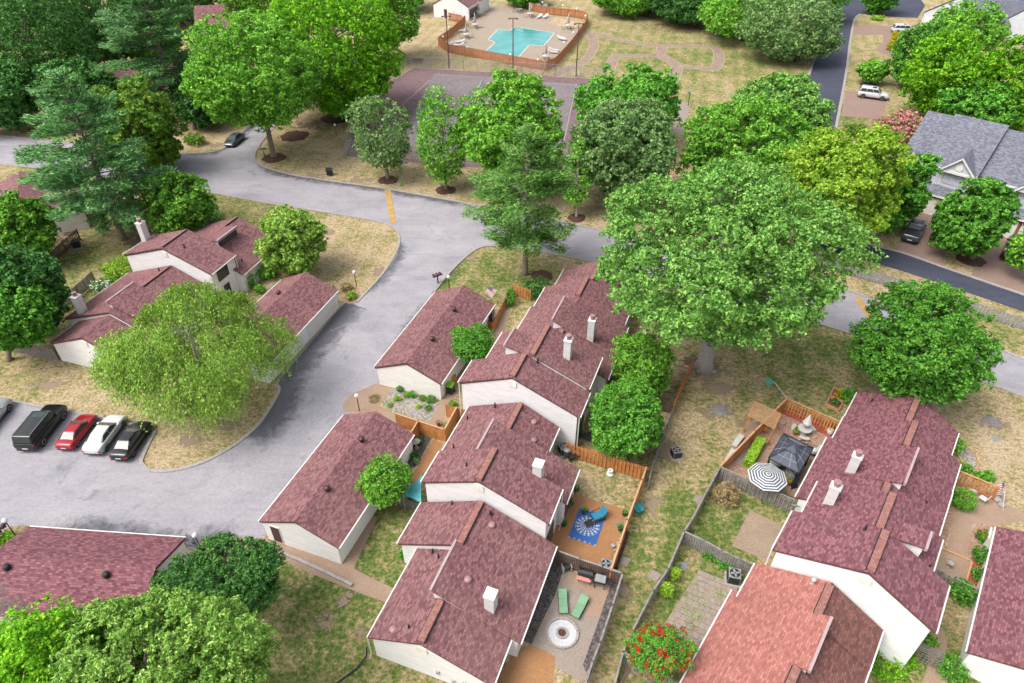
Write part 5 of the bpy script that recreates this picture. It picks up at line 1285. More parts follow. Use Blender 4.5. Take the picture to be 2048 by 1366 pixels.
# chain-link fence round the tennis court
def chainlink_mat():
    m, nt, b = nodes_of("chain_link_wire")
    b.inputs["Base Color"].default_value = (.30, .31, .30, 1); b.inputs["Metallic"].default_value = .5; b.inputs["Roughness"].default_value = .5
    t = nt.nodes.new("ShaderNodeBsdfTransparent"); mx = nt.nodes.new("ShaderNodeMixShader")
    o = objco(nt); s = nt.nodes.new("ShaderNodeSeparateXYZ"); nt.links.new(o, s.inputs[0])
    def stripes(e): return math_(nt, 'LESS_THAN', math_(nt, 'FRACT', math_(nt, 'MULTIPLY', e, 7.0)), .16)
    a_ = math_(nt, 'ADD', math_(nt, 'ADD', s.outputs[0], s.outputs[1]), s.outputs[2]); c_ = math_(nt, 'SUBTRACT', math_(nt, 'ADD', s.outputs[0], s.outputs[1]), s.outputs[2])
    nt.links.new(math_(nt, 'MAXIMUM', stripes(a_), stripes(c_)), mx.inputs[0]); nt.links.new(t.outputs[0], mx.inputs[1]); nt.links.new(b.outputs[0], mx.inputs[2])
    nt.links.new(mx.outputs[0], nt.nodes["Material Output"].inputs[0]); return m
LINK = chainlink_mat(); STEEL = plain("galvanised_post", (.30, .31, .31), .5, .5)
def chainlink(label, px, h):
    pts = GP(*px); root = thing("chain_link_fence", label, "fence", pts[0], 0, "chain-link court fence")
    for a_, b_ in zip(pts, pts[1:]):
        d = b_ - a_; L = d.length; d.normalize(); ang = math.atan2(d.y, d.x); n = max(1, round(L/3))
        m = MB(); m.add([(0, 0, .05), (L, 0, .05), (L, 0, h), (0, 0, h)], [(0, 1, 2, 3)]); m.build("wire_mesh", LINK, root, a_ - pts[0], ang)
        for k in range(n+1):
            m = MB(); m.lathe([(.04, 0), (.04, h + .05), (.02, h + .07)], 7); m.build("post", STEEL, root, a_ + d*(L*k/n) - pts[0])
        for z in (h, .08):
            m = MB(); m.tube([(0, 0, z), (L, 0, z)], .025, 6); m.build("rail", STEEL, root, a_ - pts[0], ang)
    return root
chainlink("chain-link fence along the street side and left end of the tennis court", [(930, 337), (690, 314), (728, 224), (762, 174), (818, 136)], 3.0)
chainlink("low chain-link fence between tennis court and pool", [(818, 136), (900, 138), (1010, 146), (1110, 152), (1212, 160)], 2.4)
# ================================================================== CARS
import bmesh
TYRE = plain("tyre_rubber", (.012, .012, .013), .85); RIM = plain("alloy_rim", (.42, .43, .45), .3, .8); CARGLASS = glassy("car_glass", (.03, .042, .046), .12)
TAIL = plain("tail_light_red", (.45, .012, .015), .2); HEADL = plain("headlight_clear", (.55, .57, .6), .1, .2); TRIMB = plain("car_black_trim", (.015, .015, .016), .5); PLATE = plain("licence_plate", (.55, .56, .58), .5); CHROME = plain("chrome_trim", (.6, .6, .62), .15, 1.0)
def interp(st, n):
    st = np.array(st); xs_ = np.linspace(st[0, 0], st[-1, 0], n)
    # denser at the ends
    t = np.linspace(0, 1, n); t = .5 - .5*np.cos(math.pi*t); xs_ = st[0, 0] + (st[-1, 0] - st[0, 0])*t
    return np.stack([xs_] + [np.interp(xs_, st[:, 0], st[:, k]) for k in range(1, st.shape[1])], 1)
CARMESH = {}
def car_parts(kind):
    """(name, mesh maker, material key) list; x forward, y left, z up"""
    P = []
    S = {'sedan': dict(L=4.85, W=1.86, H=1.46, belt=.95, cab=(.125, .305, .535, .735), st=[(0, .66, .44, .70), (.015, .80, .34, .92), (.06, .90, .26, 1.0), (.14, .93, .21, 1.02), (.45, .93, .19, .96), (.72, .93, .19, .95), (.82, .92, .20, .90), (.93, .87, .24, .77), (.985, .76, .30, .64), (1, .58, .38, .54)], roofw=.60),
         'suv': dict(L=4.85, W=1.92, H=1.74, belt=1.08, cab=(.012, .085, .60, .745), st=[(0, .74, .48, .92), (.015, .88, .38, 1.06), (.06, .94, .30, 1.10), (.4, .95, .26, 1.09), (.72, .95, .26, 1.08), (.80, .94, .27, 1.05), (.93, .88, .32, .95), (.985, .78, .38, .80), (1, .62, .46, .66)], roofw=.70),
         'bigsuv': dict(L=5.45, W=2.04, H=1.90, belt=1.18, cab=(.01, .05, .64, .735), st=[(0, .84, .50, 1.0), (.012, .97, .40, 1.15), (.05, 1.0, .34, 1.19), (.4, 1.01, .30, 1.18), (.74, 1.01, .30, 1.17), (.80, 1.0, .31, 1.14), (.94, .96, .36, 1.06), (.988, .86, .42, .90), (1, .70, .50, .74)], roofw=.80),
         'pickup': dict(L=5.85, W=2.0, H=1.88, belt=1.16, cab=(.33, .375, .60, .70), st=[(0, .86, .55, 1.0), (.01, .95, .46, 1.16), (.05, .99, .40, 1.18), (.4, .99, .34, 1.17), (.70, .99, .34, 1.16), (.78, .98, .35, 1.13), (.94, .95, .40, 1.05), (.988, .86, .46, .90), (1, .72, .54, .76)], roofw=.76)}[kind]
    L, W, H = S['L'], S['W'], S['H']; st = interp(S['st'], 22); sc = W/2/max(st[:, 1])
    m = MB(); rows = []
    for x, w, zl, zt in st:
        w *= sc; X = (x - .5)*L
        half = [(0, zl), (w*.86, zl), (w*.97, zl + .10), (w, zl*.5 + zt*.5), (w*.985, zt - .13), (w*.93, zt - .03), (w*.80, zt), (0, zt + .025)]
        pts = [(X, y, z) for y, z in half] + [(X, -y, z) for y, z in half[-2:0:-1]]
        rows.append(pts)
    n = len(rows[0]); vs = [p for r in rows for p in r]
    fs = [(i*n + j, i*n + (j+1) % n, (i+1)*n + (j+1) % n, (i+1)*n + j) for i in range(len(rows)-1) for j in range(n)]
    fs += [tuple(range(n))[::-1], tuple(range((len(rows)-1)*n, len(rows)*n))]
    m.add(vs, fs); P.append(("body", m.mesh("body", None, True), 'paint'))
    xb0, xr0, xr1, xb1 = [(q - .5)*L for q in S['cab']]; wb = W/2*.90; wt = S['roofw']*W/1.9; b = S['belt'] - .04
    Bq = [Vector((xb0, -wb, b)), Vector((xb1, -wb, b)), Vector((xb1, wb, b)), Vector((xb0, wb, b))]
    T = [Vector((xr0, -wt, H - .04)), Vector((xr1, -wt, H - .03)), Vector((xr1, wt, H - .03)), Vector((xr0, wt, H - .04))]
    m = MB(); m.hexa(Bq, T); bm = bmesh.new(); me0 = m.mesh("cabin"); bm.from_mesh(me0)
    bmesh.ops.bevel(bm, geom=[e for e in bm.edges if min(v.co.z for v in e.verts) > b - .01 and max(v.co.z for v in e.verts) > b + .1], offset=.15, segments=4, affect='EDGES', profile=.6)
    me1 = bpy.data.meshes.new("cabin"); bm.to_mesh(me1); bm.free(); me1.polygons.foreach_set("use_smooth", [True]*len(me1.polygons)); P.append(("cabin", me1, 'paint'))
    def pane(q0, q1, q2, q3, a0, a1, c0, c1, out):
        f = lambda s, t: (q0*(1-s) + q1*s)*(1-t) + (q3*(1-s) + q2*s)*t
        A = [f(a0, c0), f(a1, c0), f(a1, c1), f(a0, c1)]; nn = (A[1]-A[0]).cross(A[3]-A[0]).normalized()
        if nn.dot(Vector(out)) < 0: nn = -nn
        m = MB(); m.hexa([p - nn*.05 for p in A], [p + nn*.008 for p in A]); return m.mesh("pane")
    P.append(("windscreen", pane(Bq[1], Bq[2], T[2], T[1], .05, .95, .10, .93, (1, 0, .5)), 'glass'))
    P.append(("rear_window", pane(Bq[3], Bq[0], T[0], T[3], .08, .92, .14, .88, (-1, 0, .5)), 'glass'))
    nwin = 3 if kind in ('suv', 'bigsuv') else 2
    for sgn, (i0, i1) in ((-1, (0, 1)), (1, (3, 2))):
        for k in range(nwin):
            P.append(("side_window", pane(Bq[i0], Bq[i1], T[i1], T[i0], .03 + k*.95/nwin + .012, .03 + (k+1)*.95/nwin - .012, .20, .86, (0, sgn, .3)), 'glass'))
    wr = .33 if kind == 'sedan' else (.37 if kind == 'suv' else .40); xf, xr = (.80 - .5)*L, (.195 - .5)*L
    for x in (xf, xr):
        for sgn in (-1, 1):
            y = sgn*(W/2 - .10)
            def wheel(rads, off):
                m = MB(); vs = []; 
                for r, d in rads:
                    for k in range(18): vs.append((x + r*math.cos(k*math.pi/9), y + sgn*d, wr + r*math.sin(k*math.pi/9)))
                q = len(rads); fs = [(i*18 + k, i*18 + (k+1) % 18, (i+1)*18 + (k+1) % 18, (i+1)*18 + k) for i in range(q-1) for k in range(18)] + [tuple(range((q-1)*18, q*18))]
                m.add(vs, fs); return m
            P.append(("wheel_arch", wheel([(wr*1.16, -.2), (wr*1.16, .095), (wr*.9, .096)], 0).mesh("wheel_arch"), 'trim'))
            P.append(("wheel", wheel([(wr*.9, -.1), (wr, -.08), (wr, .08), (wr*.92, .115), (wr*.66, .118)], 0).mesh("wheel", None, True), 'tyre'))
            P.append(("rim", wheel([(wr*.68, .10), (wr*.64, .124), (wr*.2, .10)], 0).mesh("rim"), 'rim'))
    zt0 = st[1, 3]*.88
    for sgn in (-1, 1):
        m = MB(); m.box(-L/2 - .012 + .02, -L/2 + .16, min(sgn*W*.24, sgn*W*.44), max(sgn*W*.24, sgn*W*.44), zt0 - .10, zt0 + .05); P.append(("tail_light", m.mesh("tail_light"), 'tail'))
        m = MB(); m.box(L/2 - .30, L/2 - .05, min(sgn*W*.27, sgn*W*.42), max(sgn*W*.27, sgn*W*.42), st[-3, 3]*.93 - .14, st[-3, 3]*.93); P.append(("headlight", m.mesh("headlight"), 'head'))
        m = MB(); m.box(xb1 - .42, xb1 - .22, min(sgn*W*.46, sgn*W*.545), max(sgn*W*.46, sgn*W*.545), b + .02, b + .17); P.append(("mirror", m.mesh("mirror"), 'paint'))
        m = MB(); m.box(-L*.27, L*.24, min(sgn*(W/2 - .02), sgn*(W/2 + .012)), max(sgn*(W/2 - .02), sgn*(W/2 + .012)), .26, .36); P.append(("sill", m.mesh("sill"), 'trim'))
    m = MB(); m.box(-L/2 - .01, -L/2 + .05, -.26, .26, .52, .65); P.append(("licence_plate", m.mesh("licence_plate"), 'plate'))
    m = MB(); m.box(-L/2 - .02, -L/2 + .12, -W*.40, W*.40, .36, .46); P.append(("rear_bumper", m.mesh("rear_bumper"), 'trim'))
    if kind in ('suv', 'bigsuv'):
        for sgn in (-1, 1):
            m = MB(); m.tube([(xr0 + .1, sgn*wt*.9, H + .03), (xr1 - .15, sgn*wt*.9, H + .03)], .025, 6); P.append(("roof_rail", m.mesh("roof_rail"), 'chrome'))
        m = MB(); m.box(xr1 - .85, xr1 - .2, -wt*.62, wt*.62, H - .05, H - .018); P.append(("sunroof", m.mesh("sunroof"), 'glass'))
    if kind == 'pickup':
        m = MB(); m.box(-L/2 + .12, xb0 - .06, -W*.40, W*.40, 1.0, 1.215); P.append(("bed_cover", m.mesh("bed_cover"), 'trim'))
        m = MB(); m.box(-L/2 + .06, xb0 - .02, -W*.47, -W*.41, 1.12, 1.235).box(-L/2 + .06, xb0 - .02, W*.41, W*.47, 1.12, 1.235); P.append(("bed_rail", m.mesh("bed_rail"), 'paint'))
    return P
def car(kind, label, paint, rear, front, cat="car", group=None, scale=None, name=None):
    """rear / front: pixels of the rear and front wheel contact on the visible side"""
    a_, b_ = G(*rear), G(*front); d = (b_ - a_).normalized()
    if kind not in CARMESH: CARMESH[kind] = car_parts(kind)
    L, W = {'sedan': (4.85, 1.86), 'suv': (4.85, 1.92), 'bigsuv': (5.45, 2.04), 'pickup': (5.85, 2.0)}[kind]
    base = L*.605; s = scale or min(max((b_ - a_).length/base, .9), 1.22)
    left = Vector((-d.y, d.x, 0)); near = -1 if left.dot(-Vector((a_.x, a_.y, 0))) > 0 else 1
    mid = (a_ + b_)/2 + left*near*(W/2 - .05)*s
    root = thing(name or {'sedan': 'sedan_car', 'suv': 'suv_car', 'bigsuv': 'large_suv', 'pickup': 'pickup_truck'}[kind], label, cat, (mid.x, mid.y, .025), math.atan2(d.y, d.x), group)
    root.scale = (s, s, s)
    M = {'paint': paint, 'glass': CARGLASS, 'tyre': TYRE, 'rim': RIM, 'tail': TAIL, 'head': HEADL, 'trim': TRIMB, 'plate': PLATE, 'chrome': CHROME}
    lastw = None
    for nm, me_, k in CARMESH[kind]:
        o = bpy.data.objects.new(nm, me_); COL.objects.link(o); o.parent = lastw if nm == "rim" else root
        if len(me_.materials) == 0: me_.materials.append(None)
        o.material_slots[0].link = 'OBJECT'; o.material_slots[0].material = M[k]
        if nm == "wheel": lastw = o
    return root
PB, PR, PW, PS, PG, PT, PN = (carpaint("black_paint", (.006, .006, .007), .1), carpaint("red_paint", (.30, .006, .012), .3), carpaint("white_paint", (.50, .50, .51), 0), carpaint("silver_paint", (.33, .34, .37), .5),
    carpaint("graphite_paint", (.10, .105, .125), .6), carpaint("tan_paint", (.42, .33, .22), .2), carpaint("blue_paint", (.06, .13, .26), .4))
LOT = "cars parked in the lower left lot"
car('bigsuv', "big black SUV parked between the silver car and the red sedan", PB, (91, 890), (131, 838), "car", LOT)
car('sedan', "red sedan parked between the black SUV and the white sedan", PR, (160, 892), (192, 850), "car", LOT)
car('sedan', "white sedan parked right of the red sedan", PW, (217, 900), (249, 854), "car", LOT)
car('sedan', "black sedan at the end of the parked row by the grass island", PB, (270, 912), (301, 866), "car", LOT)
car('sedan', "silver car cut by the left edge of the lot", PS, (-17, 872), (22, 822), "car", LOT)
car('sedan', "dark blue-grey sedan driving out of the side street", PG, (488, 280), (472, 293), "car")
car('suv', "white SUV on the pink driveway beside the dark road", PW, (1725, 197), (1762, 202), "car", "cars on the right-hand driveways", 1.18)
car('suv', "white SUV near the yellow shrubs, half under a tree", PW, (1795, 68), (1822, 69), "car", "cars on the right-hand driveways", 1.2)
car('pickup', "graphite pickup on the drive of the grey townhouse", PG, (1834, 490), (1849, 458), "truck", "cars on the right-hand driveways", 1.08)
car('suv', "dark car behind the bushy tree beside the pickup", PB, (1888, 492), (1902, 462), "car", "cars on the right-hand driveways", 1.05)
car('pickup', "black pickup on the right drive under the bushy tree", PB, (1998, 518), (2012, 486), "truck", "cars on the right-hand driveways", 1.08)
car('suv', "tan car at the right edge on the drive", PT, (2050, 532), (2062, 500), "car", "cars on the right-hand driveways", 1.05)
car('sedan', "pale car glimpsed under the maple in the side street, lowest of them", PW, (600, 205), (628, 200), "car", "cars under the street maples", 1.1)
car('sedan', "blue-grey car glimpsed under the maples, middle of them", PN, (622, 180), (648, 174), "car", "cars under the street maples", 1.1)
car('sedan', "silver car glimpsed under the maples nearest the tennis fence", PS, (655, 215), (682, 208), "car", "cars under the street maples", 1.1)
car('suv', "dark car glimpsed under the maples, farthest up", PB, (670, 166), (698, 160), "car", "cars under the street maples", 1.1)
# ================================================================== POOL AND ITS FURNITURE
def water_mat():
    m, nt, b = nodes_of("pool_water")
    p = position(nt)
    c = ramp(nt, noise(nt, p, .25, 3, .5), [(.35, (.022, .205, .205)), (.65, (.042, .265, .255))])
    nt.links.new(c, b.inputs["Base Color"]); b.inputs["Roughness"].default_value = .12; b.inputs["Specular IOR Level"].default_value = .35
    bump(nt, b, noise(nt, p, 2.5, 4, .6), .25, .05); return m
WATER = water_mat()
sheet("pool_deck", GP((882, 92), (900, 104), (1090, 139), (1110, 130), (1140, 97), (1160, 68), (1150, 38), (1092, 31), (1050, 24), (1010, 14), (975, 10), (938, 46), (915, 68)), 0.02, DECKC)
sheet("pool_deck_lawn", GP((1098, 48), (1112, 34), (1158, 46), (1150, 58)), 0.026, GRASS)
PZ = lambda x, y: (860 + x/6.0235, y/6.0235)
pool_px = [PZ(825, 352), PZ(960, 375), PZ(1020, 322), PZ(1500, 398), PZ(1375, 552), PZ(1195, 545), PZ(1060, 700), PZ(660, 628), PZ(790, 512), PZ(700, 478)]
sheet("pool_water", GP(*pool_px), 0.034, WATER)
pw = GP(*pool_px); m = MB()
for a_, b_ in zip(pw, pw[1:] + pw[:1]):
    d = (b_-a_).normalized(); l = Vector((-d.y, d.x, 0))*.17
    m.hexa([a_-l - d*.1, b_-l + d*.1, b_+l + d*.1, a_+l - d*.1], [p + Vector((0, 0, .07)) for p in (a_-l - d*.1, b_-l + d*.1, b_+l + d*.1, a_+l - d*.1)])
o = m.build("pool_coping", plain("coping_stone", (.40, .37, .33), .8)); o["kind"] = "structure"
for k in range(3):
    q = GP(PZ(1010 + k*18, 335 + k*16), PZ(1130 - k*2, 352 + k*14)); 
    m = MB(); m.box(0, (q[1]-q[0]).length, -.25, .05, 0, .012); o = m.build("pool_step", plain("pool_step_white", (.28, .42, .42), .4), None, q[0] + Vector((0, 0, .036)), math.atan2((q[1]-q[0]).y, (q[1]-q[0]).x)); o["kind"] = "structure"
WHITEP = plain("white_plastic", (.46, .46, .45), .45, 0, .08); CANVAS = plain("folded_canvas", (.36, .30, .26), .9, 0, .15); TEAKC = plain("weathered_teak", (.36, .26, .18), .8)
def pool_umbrella():
    r = thing("closed_umbrella", "", "umbrella")
    m = MB(); m.lathe([(.035, 0), (.035, 2.9)], 8); m.build("pole", WHITEP, r)
    m = MB(); m.lathe([(.24, 1.15), (.30, 1.3), (.22, 1.9), (.13, 2.5), (.05, 2.95)], 9); m.build("canopy", CANVAS, r, smooth=True)
    m = MB(); m.lathe([(.3, 0), (.3, .08), (.1, .12)], 12); m.build("base", KERB, r); return r
def pool_table():
    r = thing("patio_table", "", "table")
    m = MB(); m.lathe([(.62, .70), (.62, .74), (.05, .741)], 16); m.build("table_top", WHITEP, r)
    for k in range(4):
        a_ = k*math.pi/2 + .4; m = MB(); m.tube([(.45*math.cos(a_), .45*math.sin(a_), 0), (.35*math.cos(a_), .35*math.sin(a_), .7)], .025, 6); m.build("leg", WHITEP, r)
    return r
def small_chair(mat):
    r = thing("patio_chair", "", "chair")
    m = MB(); m.box(-.25, .25, -.25, .25, .40, .45); m.build("seat", mat, r)
    m = MB(); m.hexa([(-.28, -.25, .42), (-.24, -.25, .42), (-.24, .25, .42), (-.28, .25, .42)], [(-.40, -.22, .9), (-.36, -.22, .9), (-.36, .22, .9), (-.40, .22, .9)]); m.build("backrest", mat, r)
    for x in (-.22, .22):
        for y in (-.22, .22):
            m = MB(); m.tube([(x, y, .42), (x*1.15, y*1.15, 0)], .022, 5); m.build("leg", mat, r)
    return r
def sun_lounger(mat, cush=None):
    r = thing("sun_lounger", "", "lounger")
    m = MB(); m.box(-.95, .30, -.32, .32, .28, .36); m.build("seat", cush or mat, r)
    m = MB(); m.hexa([(.30, -.32, .28), (1.0, -.32, .62), (1.0, .32, .62), (.30, .32, .28)], [(.27, -.32, .36), (.96, -.32, .70), (.96, .32, .70), (.27, .32, .36)]); m.build("backrest", cush or mat, r)
    for x in (-.85, .25):
        for y in (-.28, .28):
            m = MB(); m.tube([(x, y, .28), (x, y, 0)], .025, 5); m.build("leg", mat, r)
    return r
def place(proto, first, px, label, rz=0, group=None, s=1.0, z=.03):
    o = proto if first else copy_tree(proto)
    p = G(*px); o.location = (p.x, p.y, z); o.rotation_euler = (0, 0, rz); o.scale = (s, s, s); o["label"] = label
    if group: o["group"] = group
    return o
pu, pt, pc, pl = pool_umbrella(), pool_table(), small_chair(TEAKC), sun_lounger(WHITEP)
um = [((957, 32), "closed beige umbrella by the pool house end of the deck"), ((950, 56), "closed beige umbrella second along the pool's left side"), ((933, 76), "closed beige umbrella nearest the left corner of the pool fence"),
      ((1060, 34), "closed beige umbrella behind the pool near the notice boards"), ((1136, 58), "closed beige umbrella at the pool's right by the small lawn"), ((1091, 120), "closed beige umbrella in the pool deck's near right corner")]
wh = {0: "pool house end of the deck", 1: "middle of the pool's left side", 2: "left corner of the pool fence", 3: "notice boards behind the pool", 4: "small lawn right of the pool", 5: "near right corner of the pool deck"}
def sidew(d):
    return ("right" if d.x > 0 else "left") if abs(d.x) > abs(d.y) else ("far" if d.y > 0 else "near")
first = True; fc = True
for i, (px, lab) in enumerate(um):
    place(pu, first, px, lab, 0, "closed pool umbrellas", 1.25); place(pt, first, px, "round pale table under the closed umbrella at the " + wh[i], 0, "pool tables", 1.3); first = False
    for k in range(4):
        p = G(*px); a_ = k*1.57 + .3; q = p + Vector((math.cos(a_), math.sin(a_), 0))*1.35
        o = pc if fc else copy_tree(pc); fc = False
        o.location = (q.x, q.y, .03); o.rotation_euler = (0, 0, a_ + math.pi); o.scale = (1.2,)*3; o["label"] = "weathered chair, " + sidew(q - p) + " side of the table at the " + wh[i]; o["group"] = "chairs at the table at the " + wh[i]
lg = [((1079, 36), 1.1, "white lounger beyond the pool, left of the pair by the lawn"), ((1091, 36), 1.1, "white lounger beyond the pool, right of the pair by the lawn"), ((1122, 78), 2.6, "white lounger right of the pool, farther of two"), ((1124, 81), 2.7, "white lounger right of the pool, nearer of two"),
      ((1108, 103), 2.8, "white lounger at the right fence, farther one near the corner"), ((1106, 107), 2.8, "white lounger at the right fence, nearer one near the corner"), ((920, 86), .3, "white lounger by the left fence, upper one"), ((918, 93), .2, "white lounger by the left fence, lower one"), ((926, 64), .3, "white lounger between the left tables")]
for i, (px, a_, lab) in enumerate(lg): place(pl, i == 0, px, lab, a_, "white pool loungers", 1.25)
# globe lamps on the pool fence
GLOBE = plain("white_globe", (.6, .6, .6), .3, 0, .03)
gl_px = [(886, 76, "left fence corner"), (905, 88, "front fence, leftmost"), (934, 97, "front fence, second from the left"), (1021, 112, "middle of the front fence"), (1076, 122, "front fence near its right end"), (1128, 88, "right fence, nearest the front corner"), (1147, 68, "right fence, middle"), (1163, 50, "right fence, near the far bend"), (1171, 34, "far right bend of the fence"), (1154, 20, "back fence, right end"), (1126, 13, "back fence, middle"), (1085, 7, "back fence, left end"), (898, 57, "left fence, middle"), (926, 35, "left fence by the pool house"), (907, 26, "fence wing by the pool house")]
for u, v, w in gl_px:
    P = G(u, v, 2.1); r = thing("fence_globe_lamp", "white globe lamp on the pool fence: " + w, "lamp", (P.x, P.y, 0), 0, "globe lamps on the pool fence")
    m = MB(); m.lathe([(.05, 1.9), (.05, 2.2)], 6); m.build("stem", WHITEP, r); m = MB(); m.ball((0, 0, 2.4), .28); m.build("globe", GLOBE, r, smooth=True)
RUST = plain("rusty_pole", (.14, .065, .05), .7, .2)
for bpx, hh_, arm, lab in (((1026, 142), 10.6, True, "tall brown floodlight pole at the middle of the court's far side"), ((898, 137), 10.6, False, "tall brown floodlight pole at the court's left far corner"), ((1152, 152), 10.4, False, "tall brown floodlight pole right of the pool's near corner")):
    P = G(*bpx); r = thing("floodlight_pole", lab, "pole", P, 0, "tennis court floodlight poles")
    m = MB(); m.lathe([(.16, 0), (.13, 3), (.08, hh_)], 8); m.build("pole", RUST, r)
    m = MB(); m.box(-.9, .9, -.07, .07, hh_, hh_ + .14); m.build("crossarm", RUST, r)
    for x in (-.8, .8):
        m = MB(); m.box(x - .22, x + .22, -.3, .2, hh_ - .1, hh_ + .12); m.build("floodlight", RUST, r)
r = thing("tennis_net", "sagging pale tennis net across the court", "net", G(1000, 240), 0)
NETM = plain("net_grey", (.25, .25, .25), .9)
a_, b_ = G(965, 168) - r.location, G(905, 300) - r.location
m = MB(); m.tube([a_ + Vector((0, 0, 1.05)), (a_ + b_)/2 + Vector((0, 0, .92)), b_ + Vector((0, 0, 1.05))], .05, 5); m.build("net_tape", WHITEP, r)
for q in (a_, b_): m = MB(); m.lathe([(.05, 0), (.05, 1.1)], 7); m.build("net_post", STEEL, r, q)
m = MB(); nn = 60
for i in range(nn): q = a_.lerp(b_, (i+.5)/nn); m.box(q.x - .012, q.x + .012, q.y - .012, q.y + .012, .05, .95)
o = m.build("net_mesh", NETM, r); o["kind"] = "stuff"
r = thing("basketball_hoop", "dark basketball hoop on the pale pad below the play track", "hoop", G(1376, 212), 0)
m = MB(); m.tube([(0, 0, 0), (0, 0, 2.6), (-.5, -.8, 3.2)], .07, 7); m.build("post", BLACK, r); m = MB(); m.box(-.95, -.05, -.9, -.85, 2.9, 3.5); m.build("backboard", WHITEP, r)
m = MB(); m.lathe([(.25, 3.0), (.25, 3.03), (.22, 3.03), (.22, 3.0)], 14, (-.5, -1.3, 0)); m.build("rim", RUST, r)
r = thing("court_bench", "dark bench with bags at the court's far left corner", "bench", G(836, 126), .1)
m = MB(); m.box(-1.2, 1.2, -.2, .2, .42, .48); m.build("seat", WOOD_D, r); m = MB(); m.box(-1.2, 1.2, .2, .26, .55, .9); m.build("backrest", WOOD_D, r)
for x in (-1, 1): m = MB(); m.box(x - .04, x + .04, -.18, .18, 0, .42); m.build("leg", WOOD_D, r)
r = thing("notice_board", "white notice boards on the pool's back fence", "sign", G(1058, 22), -.1)
for k in range(3): m = MB(); m.box(k*1.9, k*1.9 + 1.3, -.2, -.12, .7, 2.0); m.build("panel", WHITEP, r)
r = thing("picnic_table", "grey picnic table with benches behind the pool", "table", G(1038, 24), .2)
m = MB(); m.lathe([(1.1, .72), (1.1, .8), (.1, .81)], 8); m.build("table_top", WOOD_G, r)
for k in range(4): t_ = k*1.571; m = MB(); m.box(-.7, .7, 1.5, 1.85, .42, .48); m.build("bench", WOOD_G, r, None, t_)
for k in range(4): t_ = k*1.571 + .78; m = MB(); m.tube([(.7*math.cos(t_), .7*math.sin(t_), .72), (1.1*math.cos(t_), 1.1*math.sin(t_), 0)], .06, 6); m.build("leg", WOOD_G, r)

# ================================================================== STREET FURNITURE
POST = plain("black_post", (.012, .012, .013), .5)
def globe_lamp(label, px, h=1.75):
    r = thing("globe_lamp", label, "lamp post", G(*px), 0, "globe lamps on black posts")
    m = MB(); m.lathe([(.07, 0), (.05, .1), (.04, h), (.09, h + .02), (.09, h + .06)], 8); m.build("post", POST, r)
    m = MB(); m.ball((0, 0, h + .25), .21, 14, 9); m.build("globe", GLOBE, r, smooth=True); return r
globe_lamp("white globe lamp at the corner bed beyond the left garage", (713, 572))
globe_lamp("white globe lamp behind the long garage by the mailboxes", (899, 582))
globe_lamp("white globe lamp on the paved corner between the two long garages", (719, 822))
globe_lamp("white globe lamp beside the dark glossy tree's top", (404, 1102))
globe_lamp("white globe lamp beside the mailboxes at the left edge", (32, 1072))
globe_lamp("white globe lamp on the dry lawn near the yellow maple", (673, 272))
MAIL = plain("maroon_mailbox", (.055, .012, .016), .5)
def mailboxes(label, px, n=3, rz=0):
    r = thing("mailbox_stand", label, "mailbox", G(*px), rz, "mailbox stands")
    m = MB(); m.box(-.06, .06, -.06, .06, 0, 1.0); m.build("post", MAIL, r); m = MB(); m.box(-.6, .6, -.06, .06, 1.0, 1.1); m.build("crossbar", MAIL, r)
    for k in range(n):
        x = (k - (n-1)/2)*.42; m = MB()
        pr = [(-.13, 0), (.13, 0), (.13, .14), (.09, .22), (0, .25), (-.09, .22), (-.13, .14)]
        m.add([(x + a, -.27, 1.1 + b) for a, b in pr] + [(x + a, .27, 1.1 + b) for a, b in pr], [tuple(range(7)), tuple(range(13, 6, -1))] + [(i, 7+i, 7+(i+1) % 7, (i+1) % 7) for i in range(7)]); m.build("mailbox", MAIL, r)
    return r
mailboxes("three maroon mailboxes on a stand at the kerb beyond the long garage", (876, 566), 3, .6)
mailboxes("maroon mailboxes at the left edge by the lot", (8, 1072), 3, .2)
BIN = plain("black_bin_plastic", (.018, .02, .022), .5); LIME = plain("lime_green_lid", (.13, .36, .015), .4)
def wheelie(label, px, rz, lid, group=None, s=1.0):
    r = thing("wheelie_bin", label, "bin", G(*px), rz, group); r.scale = (s, s, s)
    m = MB(); m.hexa([(-.22, -.25, .08), (.22, -.25, .08), (.22, .25, .08), (-.22, .25, .08)], [(-.29, -.34, 1.0), (.29, -.34, 1.0), (.29, .34, 1.0), (-.29, .34, 1.0)]); m.build("body", BIN, r)
    m = MB(); m.hexa([(-.32, -.38, 1.0), (.32, -.38, 1.0), (.32, .38, 1.0), (-.32, .38, 1.0)], [(-.28, -.32, 1.1), (.28, -.32, 1.1), (.28, .30, 1.14), (-.28, .30, 1.14)]); m.build("lid", lid, r)
    for x in (-.26, .26): m = MB(); m.tube([(x - .03, .26, .12), (x + .03, .26, .12)], .12, 10); m.build("wheel", BLACK, r)
    return r
wheelie("black wheelie bin with lime green lid between garage and tall gable", (902, 786), -.35, LIME, None, 1.1)
wheelie("black bin at the street kerb, left of the pair", (657, 350), .2, BIN, "kerbside bins"); wheelie("black bin at the street kerb, right of the pair", (663, 351), .1, BIN, "kerbside bins")
r = thing("cardboard_box", "orange cardboard box behind the lime lidded bin", "box", G(907, 764), .3); m = MB(); m.box(-.3, .3, -.25, .25, 0, .8); m.build("carton", WOOD_O, r); m = MB(); m.box(-.32, .05, -.27, .27, .8, .84); m.build("flap", WOOD_O, r)
